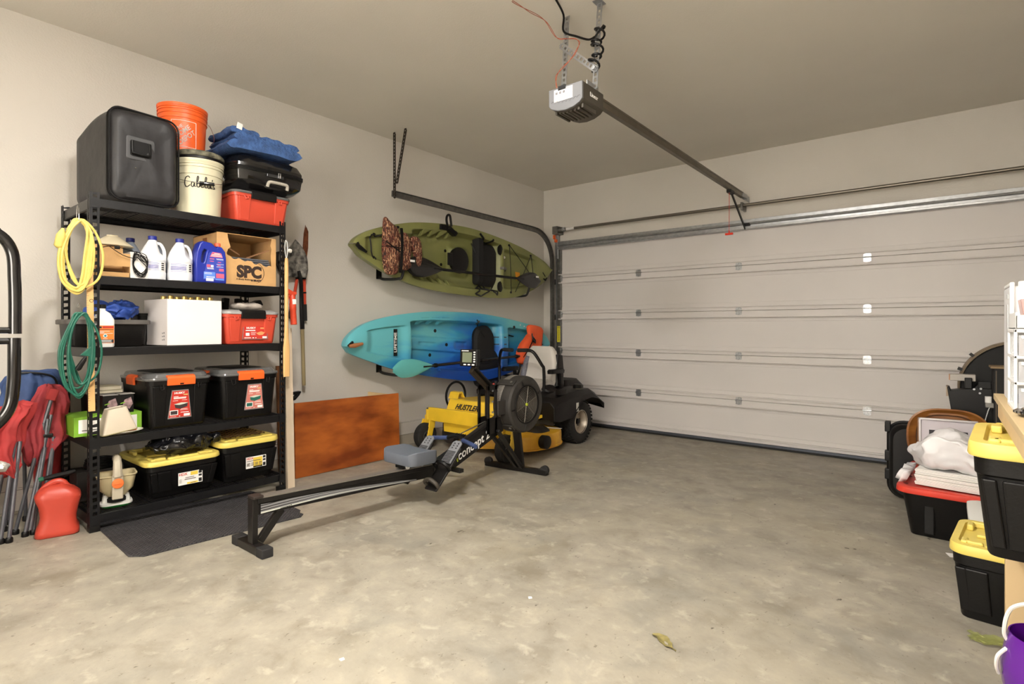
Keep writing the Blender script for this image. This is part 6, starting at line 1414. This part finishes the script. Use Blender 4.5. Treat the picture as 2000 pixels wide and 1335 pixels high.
# deck: three blade domes blended into one shell
b = B()
pts = [(-4.08, 4.10), (-4.08, 4.30), (-4.0, 4.50), (-3.85, 4.56), (-3.2, 4.60), (-3.02, 4.56), (-2.93, 4.42), (-2.915, 4.22), (-2.96, 4.02), (-3.06, 3.92), (-3.30, 3.88), (-3.42, 3.80), (-3.62, 3.80), (-3.75, 3.88), (-3.98, 3.94)]
P2 = [(p.x, p.y) for p in catmull([(x, y, 0) for x, y in pts], 5, True)]; cx, cy = -3.5, 4.2
R = []
for sc_, z in ((1.0, -.035), (1.012, -.032), (1.012, -.018), (1.0, -.014), (.995, .085), (.985, .098), (.95, .106), (.3, .108)): R.append([tuple(ml(cx+(x-cx)*sc_, cy+(y-cy)*sc_, z)) for x, y in P2])
b.rings(R); b.ob('deck', MYD, MW, 35)
for X, Y in ((-3.12, 4.26), (-3.92, 4.26)):
    b = B().stack([(.10, .28, .22, .07), (.12, .27, .21, .07), (.145, .20, .17, .06), (.16, .16, .14, .06), (.164, .10, .09, .04)], 5, M=Matrix.Translation(ml(X, Y, 0))); b.ob('spindle_cover', BLACK, MW, 40)
B().lathe([(.03, -.035), (.062, -.03), (.062, .03), (.03, .035)], 24, Matrix.Translation(ml(-2.90, 4.12, .045)) @ Matrix.Rotation(R90, 4, 'Y')).ob('anti_scalp_roller', BLACK, MW)
b = B().box(-.10, .10, -.0, .0012, -.02, .02); o = b.ob('warning_sticker', PAPER, MW, 0); o.location = ml(-3.06, 4.47, .1075); o.rotation_euler = (R90, 0, .3)
B().bar(ml(-3.2, 4.35, .20), ml(-3.08, 4.62, .27), .05, .03).ob('deck_arm', MY, MW, 0, bevel=.004)
B().bar(ml(-3.35, 4.05, .12), ml(-3.35, 4.7, .24), .06, .05).ob('frame_rail', MY, MW, 0, bevel=.004)
# body: tanks, fenders, engine hump
BODY = mat('mower_black_plastic', (16, 13, 13), .45, var=.2, scale=7, spec=.35)
b = B(); R = []
for Y, zt, zb, xi, xo in ((4.42, .36, .18, -3.22, -3.00), (4.50, .40, .17, -3.24, -2.98), (4.70, .435, .19, -3.26, -2.97), (4.90, .45, .34, -3.26, -2.97), (5.10, .45, .36, -3.26, -2.97), (5.22, .40, .33, -3.26, -2.97), (5.30, .31, .28, -3.26, -2.96), (5.33, .275, .262, -3.26, -2.955)):
    R.append([tuple(ml(x, Y, z)) for x, z in ((xi, zb), (xo+.01, zb), (xo, zb+.02), (xo, zt-.05), (xo-.05, zt), (xi, zt+.01))])
b.rings(R); b.ob('fender', BODY, MW, 40, bevel=.008)
R = [[(-3.52*2-x-0, y, z) for x, y, z in []] for _ in []]
b2 = B(); b2.f = list(b.f); b2.v = [(-x, y, z) for x, y, z in b.v]; b2.ob('fender', BODY, MW, 40, bevel=.008)
b = B().stack([(.20, .62, .50, .05), (.38, .64, .54, .06), (.44, .58, .50, .06)], 5, M=Matrix.Translation(ml(-3.52, 4.72, 0))); b.ob('seat_base', BODY, MW, 40)
b = B().stack([(.20, .55, .42, .08), (.44, .56, .44, .10), (.52, .44, .34, .10)], 5, M=Matrix.Translation(ml(-3.52, 5.22, 0))); b.ob('engine_cover', BODY, MW, 40)
b = B().lathe([(.045, 0), (.05, .006), (.05, .035), (.040, .045), (0, .047)], 20, Matrix.Translation(ml(-3.08, 4.98, .455))); b.ob('fuel_cap', BLACK, MW, 40); B().lathe([(.040, 0), (.044, .003), (.044, .02), (.04, .022)], 20, Matrix.Translation(ml(-3.08, 4.98, .438))).ob('cap_ring', mat('dull_cream', (150, 140, 116), .6), MW)
b = B().box(-.03, .03, -.06, .06, 0, .06); o = b.ob('control_box', BODY, MW, 0, bevel=.006); o.location = ml(-3.05, 4.62, .42)
o = B().box(-.001, .002, -.022, .022, -.045, .045).ob('reflector', mat('white_reflector', (206, 204, 196), .4), MW, 0); o.location = ml(-2.968, 4.80, .285)
B().lathe([(.10, 0), (.11, .01), (.10, .03), (.04, .04)], 24, Matrix.Translation(ml(-3.28, 4.70, .46)) @ Matrix.Rotation(.5, 4, 'Y')).ob('arm_pad', BODY, MW, 40)
# seat
SEATW = mat('pale_grey_vinyl', (204, 198, 190), .5, var=.03, scale=5); SEATG = mat('speckled_grey_fabric', (112, 112, 122), .85, var=.2, scale=60)
b = B().stack([(0, .46, .42, .08), (.04, .50, .46, .09), (.09, .48, .44, .10), (.11, .38, .34, .09)], 5, M=Matrix.Translation(ml(-3.52, 4.66, .44))); b.ob('seat_cushion', SEATW, MW, 40)
b = B().stack([(0, .44, .10, .045), (.05, .47, .12, .05), (.25, .45, .12, .05), (.38, .36, .10, .045), (.43, .26, .07, .03)], 6, M=Matrix.Translation(ml(-3.50, 4.86, .47)) @ Matrix.Rotation(-.16, 4, 'X')); o = b.ob('seat_back', SEATW, MW, 40)
b = B().stack([(.02, .075, .14, .035), (.20, .07, .145, .035), (.32, .05, .11, .025)], 5, M=Matrix.Translation(ml(-3.70, 4.84, .47)) @ Matrix.Rotation(-.16, 4, 'X') @ Matrix.Rotation(.16, 4, 'Y')); b.ob('side_bolster', SEATG, MW, 40)
b = B().stack([(.0, .055, .13, .025), (.20, .055, .14, .025), (.34, .045, .10, .02)], 5, M=Matrix.Translation(ml(-3.265, 4.90, .47)) @ Matrix.Rotation(-.16, 4, 'X') @ Matrix.Rotation(-.10, 4, 'Y')); b.ob('seat_frame', BLACK, MW, 40)
B().box(-.19, .19, -.066, -.058, .14, .165, Matrix.Translation(ml(-3.50, 4.875, .47)) @ Matrix.Rotation(-.16, 4, 'X')).ob('seat_seam', mat('taupe_seam', (150, 140, 124), .6), MW, 0)
for X, s in ((-3.30, 1), (-3.80, -1)):
    o = B().tube(catmull([ml(X-s*.21, 4.50, .865), ml(X-s*.10, 4.51, .868), ml(X-s*.03, 4.53, .845), ml(X+s*.035, 4.58, .72), ml(X+s*.05, 4.60, .66), ml(X+s*.05, 4.60, .40)], 6), .0165, 10).ob('steering_lever', BLACK, MW)
    B().tube([ml(X-s*.215, 4.50, .865), ml(X-s*.09, 4.51, .868)], .0205, 10).ob('lever_grip', RUBBER, o)
for X in (-3.22, -3.84):
    b = B().stack([(0, .07, .26, .03), (.03, .075, .27, .035), (.045, .06, .24, .03)], 4, M=Matrix.Translation(ml(X, 4.78, .62))); b.ob('armrest', BLACK, MW, 40); B().bar(ml(X, 4.88, .45), ml(X, 4.86, .63), .03, .03).ob('armrest_post', BLACK, MW, 0)
B().tube(catmull([ml(-3.10, 5.16, .40), ml(-3.10, 5.20, .66), ml(-3.14, 5.22, .80), ml(-3.22, 5.24, .86)], 5), .0, 4) if False else None
B().lathe([(.0, 0), (.014, 0), (.014, .06), (.010, .07)], 12, Matrix.Translation(ml(-3.78, 4.42, .44))).ob('choke_knob', REDP, MW)
B().lathe([(.05, 0), (.055, .01), (.05, .08), (.045, .085)], 16, Matrix.Translation(ml(-3.86, 4.56, .44))).ob('cup_holder', BLACK, MW)
B().box(-.12, .12, -.20, .16, 0, .06).ob('console', BODY, MW, 0, bevel=.015).location = ml(-3.86, 4.56, .385)
B().torus(ml(-3.98, 4.05, .40), .14, .012, Matrix.Rotation(R90, 4, 'Y'), 28, 8).ob('cable_loop', BLACK, MW)
# ---------------------------------------------------------------- right side: totes by the garage door
RTK = mat('black_tote', (24, 23, 23), .42)
rt = T('tote', 'black storage tote with red lid on the floor by the garage door, right', 'tote', (.045, 3.84, fz(3.84)), math.radians(-3))
b = B().stack([(0, .41, .68, .03, 0, .37), (.006, .42, .69, .04, 0, .37), (.23, .49, .755, .05, 0, .37), (.25, .505, .77, .05, 0, .37)], 5); b.ob('body', RTK, rt, 30)
for x in (-.12, .12): B().box(x-.025, x+.025, -.0, .03, .02, .22).ob('rib', RTK, rt, 0, bevel=.006)
RLID = mat('red_lid', (206, 60, 44), .42, var=.04, scale=6)
b = B().stack([(.245, .545, .82, .07, 0, .37), (.250, .55, .825, .07, 0, .37), (.274, .545, .82, .07, 0, .37), (.280, .53, .80, .065, 0, .37), (.281, .48, .74, .05, 0, .37), (.274, .46, .72, .05, 0, .37)], 6); o = b.ob('lid', RLID, rt, 40)
for y in (.05, .25, .45): B().stack([(.2795, .026, .012, .005, -.232, y), (.2812, .026, .012, .005, -.232, y)], 3).ob('lid_slot', BLACK, o)
ps = T('paper_stack', 'thick stack of white papers under the plastic bag on the red lid', 'papers', (.075, 3.87, fz(3.84)+.282), math.radians(-9))
random.seed(8); b = B()
for i in range(14): 
    dx, dy = random.uniform(-.006, .006), random.uniform(-.006, .006); b.box(-.215+dx, .20+dx, .0+dy, .36+dy, .0065*i, .0065*i+.0052)
b.ob('sheets', PAPER, ps, 0, kind='stuff')
BAGW = mat('white_plastic_film', (226, 224, 226), .3, coat=.25, var=.03, scale=10)
pb = T('plastic_bag', 'crumpled white plastic shopping bag on top of the paper stack', 'bag', (.06, 4.02, fz(3.84)+.374), math.radians(-5))
b = blob(.42, .34, .19, 80, .75)
b.v = [(x, y, z*(1.15-.55*max(0, x/.21)-.25*max(0, -x/.21))) for x, y, z in b.v]; b.noise(.060, 6.5, 3); b.noise(.022, 13, 5, True); b.v = [(x, y, max(z, .0)) for x, y, z in b.v]; b.ob('film', BAGW, pb, 70)
b = B(); R = []
for i in range(9):
    t_ = i/8; R.append([(-.235+.03*math.sin(i*2.1)-.01*j, -.16+.30*t_, -.02-.022*j+.008*math.sin(i*3+j)) for j in range(4)])
b.rings(R, (0, 0), False); o = b.ob('loose_edge', BAGW, pb, 60); o.modifiers.new('s', 'SOLIDIFY').thickness = .003
o = B().bar((.02, -.10, .14), (.20, -.06, .06), .10, .004, (0, .3, 1)).ob('pink_print', mat('pale_coral_print', (232, 160, 140), .5), pb, 0)
b = B().stack([(0, .05, .03, .006), (.008, .05, .03, .006)], 3); o.location = (0, .06, .015)
# hard black case
hc_ = T('hard_case', 'black hard plastic gear case with side latches standing against the garage door', 'case', (-.075, 4.665, fz(4.67)), math.radians(2))
b = B(); R = []
for y, s_ in ((.0, .90), (.02, .97), (.04, 1.0), (.16, 1.0), (.18, .97), (.20, .90)): R.append([(x*s_, y, .27+(z)*s_) for x, z in rr(.48, .52, .09, 6)])
b.rings(R); b.ob('shell', BLACK, hc_, 35)
b = B(); ring = [(x, .10, .27+z) for x, z in rr(.49, .53, .09, 6)]; b.tube(ring, .012, 8, True); b.ob('seam_rim', BLACK, hc_)
for z in (.12, .25, .46): B().box(-.268, -.232, .075, .125, z, z+.075).ob('latch', BLACK, hc_, 0, bevel=.006); 
for z in (.155, .285, .495): B().cyl((-.27, .10, z), (-.264, .10, z), .006, 8).ob('rivet', GALV, hc_)
B().tube(catmull([(-.10, .08, .525), (-.08, .07, .548), (.03, .07, .552), (.06, .08, .525)], 4), .014, 8).ob('handle', BLACK, hc_)
# picture frame and wooden tray
pf_ = T('picture_frame', 'silver grey picture frame with dark picture standing on the red lid', 'picture frame', (.01, 4.44, fz(3.84)+.283), math.radians(6), rot=(-.10, 0, math.radians(5)))
SILV = mat('silver_frame', (188, 184, 186), .35, .3); b = B()
w, h = .30, .315
for q in ((-w/2, w/2, 0, .014), (-w/2, w/2, h-.014, h), (-w/2, -w/2+.014, 0, h), (w/2-.014, w/2, 0, h)): b.box(q[0], q[1], -.012, .008, q[2], q[3])
b.ob('frame', SILV, pf_, 0, bevel=.003)
B().box(-w/2+.01, w/2-.01, 0, .004, .01, h-.01).ob('mat_board', mat('lilac_grey_card', (196, 190, 196), .7), pf_, 0)
B().box(-.095, .10, -.002, .002, .04, h-.075).ob('picture', mat('dark_print', (30, 24, 30), .3), pf_, 0)
B().box(-w/2-.006, -w/2, -.010, .016, .0, h).ob('side_edge', mat('brown_wood_edge', (120, 78, 36), .5), pf_, 0)
ty = T('wooden_tray', 'oval brown wooden tray standing behind the silver picture frame', 'tray', (.01, 4.52, fz(3.84)+.283), 0, rot=(-.06, 0, math.radians(4)))
WOODT = mat('varnished_brown_wood', (150, 98, 44), .4, c2=(108, 62, 24), scale=4, stretch=(1, 1, 3))
b = B(); R = []
for y, s_ in ((.02, .92), (.0, 1.0), (-.02, 1.02), (-.024, .97), (-.004, .86), (.0, .2)): R.append([(.215*s_*math.copysign(abs(math.cos(a))**.7, math.cos(a)), y, .185+.185*s_*math.copysign(abs(math.sin(a))**.8, math.sin(a))) for a in np.linspace(0, 2*PI, 48, endpoint=False)])
b.rings(R); b.ob('tray', WOODT, ty, 40)
b = B().tube([(.205*.80*math.copysign(abs(math.cos(a))**.7, math.cos(a)), -.006, .185+.185*.78*math.copysign(abs(math.sin(a))**.8, math.sin(a))) for a in np.linspace(0, 2*PI, 40, endpoint=False)], .004, 6, True); b.ob('inlay', mat('dark_inlay', (70, 40, 18), .5), ty)
# round drum-like disc and dark equipment by the door
dr = T('round_drum', 'large round black drum with pale rim standing on edge by the garage door', 'drum', (.40, 5.10, fz(5.1)), 0)
MD = Matrix.Translation((0, 0, .79)) @ Matrix.Rotation(R90, 4, 'X')
RIMT = mat('taupe_rim', (142, 126, 106), .5, .2, var=.06, scale=6)
b = B().lathe([(.325, -.18), (.335, -.17), (.335, .05), (.328, .06), (.318, .055)], 64, MD, (1, 0)); b.ob('shell', RIMT, dr, 35)
B().lathe([(.318, .045), (.02, .045)], 48, MD, (0, 0)).ob('face', mat('matt_black_face', (12, 12, 12), .7), dr)
B().torus((0, -.052, .79), .322, .006, Matrix.Rotation(R90, 4, 'X'), 56, 6).ob('hoop', BLACK, dr)
b = B().box(-.22, .22, -.02, .17, 0, .50); b.ob('cradle', BLACK, dr, 0, bevel=.01)
for a in (2.4, 2.75): v = Vector((math.cos(a), 0, math.sin(a)))*.336+Vector((0, .0, .79)); B().bar(v+Vector((0, -.05, 0)), v+Vector((0, .02, 0)), .02, .05, (math.cos(a), 0, math.sin(a))).ob('side_vent', BLACK, dr, 0)
pk_ = T('plank', 'short pale plank end jutting out left beside the black drum', 'board', (.02, 4.98, fz(4.98)), 0)
B().box(.0, .14, -.06, .02, .845, .89).ob('board', mat('grey_wood', (176, 170, 162), .6), pk_, 0, bevel=.004); B().box(-.004, .0, -.058, .018, .848, .887).ob('end_grain', mat('orange_end_grain', (206, 142, 92), .7, var=.1, scale=40), pk_, 0)
cbx = T('equipment_case', 'tilted dark equipment bin with knobs and cables beside the black drum', 'case', (.15, 5.0, fz(5.0)), 0)
b = B().prism([(-.10, .48), (-.145, .80), (-.13, .80), (-.125, .775), (.0, .80), (.03, .84), (.10, .835), (.12, .60), (.10, .0), (-.06, .0)], -.10, .035, 'y'); b.ob('bin', BLACK, cbx, 0, bevel=.004)
b = B().box(-.05, -.01, -.11, -.07, .795, .87); b.box(.02, .09, -.11, -.07, .80, .85); b.ob('clamp', BLACK, cbx, 0, bevel=.004)
for x, z in ((.0, .795), (.035, .80), (.07, .74), (.03, .77)): B().cyl((x, -.112, z), (x, -.12, z), .007, 8).ob('knob', GALV, cbx)
B().tube(catmull([(.13, -.13, .86), (.135, -.13, .76), (.08, -.13, .68), (.05, -.125, .55)], 5), .0035, 5).ob('white_cable', WHITE, cbx); B().tube(catmull([(.17, -.13, .74), (.14, -.14, .66), (.11, -.135, .55), (.06, -.13, .48)], 5), .0035, 5).ob('white_cable', WHITE, cbx)
B().box(-.15, -.137, -.09, .06, .735, .80).ob('pale_edge', mat('pale_edge_strip', (170, 150, 130), .6), cbx, 0)
ct = T('black_cabinet', 'narrow black cabinet with tan top edge behind the workbench end', 'cabinet', (.415, 4.68, fz(4.68)), 0)
b = B().box(-.175, .2, 0, .20, 0, .945); b.ob('carcass', mat('matt_black_face', (12, 12, 12), .7), ct, 0, bevel=.004)
B().box(-.19, .21, -.015, .205, .945, .957).ob('top', mat('tan_edge', (130, 108, 76), .6), ct, 0)
B().box(-.165, -.160, -.004, 0, .02, .93).ob('door_edge', mat('brown_edge', (88, 74, 58), .5), ct, 0); B().box(-.12, -.117, -.004, 0, .02, .93).ob('door_edge', MATS['brown_edge'], ct, 0)
B().cyl((-.20, .02, .72), (-.20, .02, .76), .018, 12).ob('roll', PAPER, ct); B().box(-.215, -.175, .0, .06, .69, .72).ob('bracket', GALV_D, ct, 0)

# ---------------------------------------------------------------- workbench along the right
PINE = mat('pine_lumber', (208, 180, 136), .6, var=.07, scale=4, stretch=(1, 1, .15)); PINEH = mat('bench_top_board', (196, 172, 130), .6, var=.08, scale=3)
BX, BY = .142, 2.78
wbn = T('workbench', 'unfinished pine workbench with lower shelf along the right wall', 'workbench', (.60, 1.6, fz(1.6)), 0)
def wl_(X, Y, Z): return (X-.60, Y-1.6, Z-fz(1.6))
def wbox(name, x0, x1, y0, y1, z0, z1, m, bev=.003):
    a, c = wl_(x0, y0, z0), wl_(x1, y1, z1); return B().box(a[0], c[0], a[1], c[1], a[2], c[2]).ob(name, m, wbn, 0, bevel=bev)
wbox('top', BX, 1.10, .75, BY, .828, .850, PINEH, .002)
wbox('apron', BX+.012, 1.09, BY-.05, BY-.012, .762, .828, PINE); wbox('apron', BX+.012, BX+.05, .80, BY-.05, .762, .828, PINE)
wbox('post', BX+.028, BX+.118, BY-.088, BY-.050, fz(BY), .735, PINE); wbox('post', BX+.05, BX+.139, .85, .888, fz(.85), .735, PINE)
wbox('post', 1.0, 1.09, BY-.088, BY-.05, fz(BY), .735, PINE); wbox('post', 1.0, 1.09, .85, .888, fz(.85), .735, PINE)
wbox('shelf', .32, 1.09, .80, BY-.09, .38, .40, PINEH); wbox('shelf_rail', .36, .398, .89, BY-.09, .305, .38, PINE)
B().cyl(wl_(BX+.06, BY-.010, .785), wl_(BX+.06, BY-.014, .785), .014, 12).ob('knot', mat('dark_knot', (96, 54, 28), .7), wbn)
yt = yellow_tote('black tote with yellow lid on the workbench shelf, nearest at the right edge', (.300, 2.165, .4005), 0, .50, .50, .355, 0, base=math.radians(-4))
yt2 = yellow_tote('smaller black tote with yellow lid on the floor under the workbench', (.190, 2.775, fz(2.76)), 0, .37, .40, .30, 0, base=math.radians(-6)) 
cl = T('clear_bin', 'translucent white lidded bin behind the lower yellow lidded tote', 'bin', (.27, 3.22, fz(3.22)), 0)
b = B().stack([(0, .30, .32, .03, 0, .16), (.27, .34, .36, .04, 0, .16)], 4); b.ob('body', mat('milky_plastic', (206, 206, 200), .35, alpha=1), cl, 30); b = B().stack([(.27, .38, .40, .05, 0, .16), (.30, .38, .40, .05, 0, .16), (.305, .36, .38, .05, 0, .16)], 4); b.ob('lid', mat('milky_lid', (214, 214, 208), .35), cl, 30)
# things on the bench
cbw = T('white_cabinet', 'tall white plastic cabinet standing at the far end of the workbench', 'cabinet', (.166, 2.46, .850), 0)
b = B().box(0, .32, 0, .22, 0, .39); b.ob('carcass', mat('white_laminate', (222, 222, 224), .4), cbw, 0, bevel=.006)
B().box(.0, .012, -.012, .0, 0, .402).ob('front_stile', WHITE, cbw, 0, bevel=.003); B().box(-.0, .012, 0, .22, .39, .402).ob('top_lip', WHITE, cbw, 0, bevel=.003)
B().box(-.0015, 0, .06, .10, .20, .33).ob('wall_plate', mat('pale_grey_plate', (190, 190, 190), .4), cbw, 0); B().box(-.0015, 0, .05, .09, .35, .365).ob('wall_plate', MATS['pale_grey_plate'], cbw, 0)
jr = T('jar', 'small white jar on top of the white cabinet', 'jar', (.215, 2.52, 1.2405), 0); B().lathe([(.022, 0), (.024, .002), (.024, .016), (.02, .018)], 20).ob('lid', PAPER, jr)
dw = T('drawer_tower', 'white plastic tower of three clear drawers on the workbench', 'drawers', (.158, 2.20, .850), 0)
b = B()
for z in (0, .080, .158, .236): b.box(0, .26, 0, .22, z, z+.010)
b.box(0, .008, 0, .012, 0, .246); b.box(0, .008, .208, .22, 0, .246); b.box(.252, .26, 0, .22, 0, .246); b.box(.0, .26, .212, .22, 0, .246); b.ob('frame', WHITE, dw, 0, bevel=.002)
CLR = mat('clear_drawer_plastic', (196, 198, 204), .2, alpha=.42, spec=.6)
cols = [((200, 130, 70), (60, 70, 110), (90, 140, 120)), ((190, 110, 160), (200, 180, 110), (110, 110, 110)), ((50, 60, 90), (70, 66, 64), (140, 110, 90))]
for i in range(3):
    z = .012+.078*i
    o = B().box(.010, .250, -.012, .0, z, z+.060); o.box(.010, .012, 0, .20, z, z+.055); o = o.ob('drawer', CLR, dw, 0, bevel=.002)
    B().box(.015, .245, -.018, -.012, z+.050, z+.060).ob('drawer_pull', WHITE, o, 0, bevel=.002)
    random.seed(20+i); b = B()
    for k in range(3):
        b = B()
        for j in range(9): x, y = random.uniform(.02, .235), random.uniform(.01, .18); b.lathe([(.010, 0), (.012, .004), (.010, .02+.02*random.random())], 8, Matrix.Translation((x, y, z+.004)))
        b.ob('craft_supplies', mat('craft_colour_%s' % ('abc'[i]+'xyz'[k]) if False else 'craft_tint_'+['amber', 'navy', 'sage', 'orchid', 'sand', 'ash', 'slate', 'umber', 'clay'][i*3+k], cols[i][k], .5), o, 0, kind='stuff')
tr = T('open_bin', 'white open bin with clear cup on top of the drawer tower', 'bin', (.162, 2.21, 1.0965), 0)
b = B().box(0, .25, 0, .20, 0, .006); b.box(0, .006, 0, .20, 0, .05); b.box(.244, .25, 0, .20, 0, .05); b.box(0, .25, 0, .006, 0, .042); b.box(0, .25, .194, .20, 0, .05); b.ob('tray', WHITE, tr, 0, bevel=.002)
B().stack([(.008, .10, .10, .01, .075, .08), (.09, .13, .13, .015, .08, .08)], 3).ob('cup', mat('pink_clear_plastic', (214, 160, 152), .25, alpha=.6), tr, 30)
rdb = T('red_bottle', 'orange red plastic handle standing in the open white bin', 'bottle', (.235, 2.29, 1.108), 0, rot=(0, .25, 0))
B().prism([(-.03, 0), (.05, 0), (.05, .10), (.01, .13), (-.01, .10), (-.03, .03)], -.012, .012, 'y').ob('body', mat('coral_red', (214, 72, 56), .4), rdb, 0, bevel=.006)
sl = T('beaded_tray', 'silver beaded trinket dish on the corner of the workbench', 'dish', (.205, 2.30-.20, .850), 0)
B().lathe([(.04, 0), (.045, .003), (.05, .010), (.046, .010), (.03, .004)], 28).ob('dish', mat('dark_dish', (60, 56, 54), .3, .6), sl, 40)
for i in range(14): a = 2*PI*i/14; B().lathe([(.002, -.007), (.007, -.003), (.007, .003), (.002, .007)], 8, Matrix.Translation((.049*math.cos(a), .049*math.sin(a), .014))).ob('bead', CHROME, sl)
# purple gift bag with white rope, paper scraps on the floor
PUR = mat('glossy_purple', (92, 24, 140), .22, coat=.4)
pu = T('gift_bag', 'glossy purple tub shaped bag with white rope handle at the right edge', 'bag', (.235, 2.20, fz(2.20)-.0), 0)
B().lathe([(.06, 0), (.085, .02), (.105, .08), (.108, .14), (.098, .20), (.09, .235), (.087, .235), (.095, .20), (.10, .14)], 36).ob('tub', PUR, pu, 50)
B().tube(catmull([(-.088, -.01, .20), (-.10, -.02, .235), (-.085, -.03, .31), (-.03, -.04, .345), (.03, -.04, .345)], 6), .0055, 7).ob('rope_handle', STR, pu); B().tube(catmull([(-.095, -.03, .19), (-.115, -.04, .165), (-.118, -.03, .13), (-.112, -.01, .10)], 6), .005, 7).ob('rope_end', STR, pu)
gp = T('cellophane', 'sheer yellow green cellophane scrap on the floor beside the workbench post', 'paper', (.120, 2.64, fz(2.64)), 0)
b = B(); n = 12
for i in range(n+1):
    for j in range(7): b.v.append((-.055+.13*i/n+.008*math.sin(j*2), -.04+.08*j/6+.008*math.sin(i*1.1), .004+.006*abs(math.sin(i*1.7+j))+.012*(i/n)**2))
for i in range(n):
    for j in range(6): q = i*7+j; b.f.append((q, q+7, q+8, q+1))
b.ob('sheet', mat('green_cellophane', (150, 156, 78), .3, alpha=.6), gp, 40)
wp = T('paper_scrap', 'small white paper scrap on the floor beside the red lidded tote', 'paper', (.045, 3.62, fz(3.62)), .3, rot=(-SLOPE, 0, .3))
B().box(-.04, .04, -.03, .03, .001, .003).ob('scrap', PAPER, wp, 0)
lf = T('dry_leaf', 'dry olive brown leaf scrap lying alone on the middle of the concrete floor', 'leaf', (-.787, 1.862, fz(1.862)), -.35)
b = B(); R = []
for i in range(10): u = i/9; w = .022*math.sin(PI*min(1, u*1.05+.05))+.003*math.sin(i*2.3); R.append([(-.06+.12*u, w*s_+.01*math.sin(u*5), .0015+.004*abs(s_)+.003*math.sin(u*9)) for s_ in (-1, -.5, 0, .5, 1)])
b.rings(R, (0, 0), False); b.ob('blade', mat('olive_leaf', (122, 112, 66), .7, var=.25, scale=40), lf, 40)
CHIP = mat('pale_chip', (222, 226, 228), .6)
for i, (x, y, lab) in enumerate([(-1.574, 1.063, 'tiny pale blue chip on the floor at the lower left of centre'), (-1.357, 1.82, 'tiny white chip on the floor near the centre')]):
    c = T('paint_chip', lab, 'chip', (x, y, fz(y)), i); B().prism([(-.008, -.006), (.007, -.008), (.009, .005), (-.004, .009)], .0, .002, 'z').ob('chip', CHIP, c, 0)
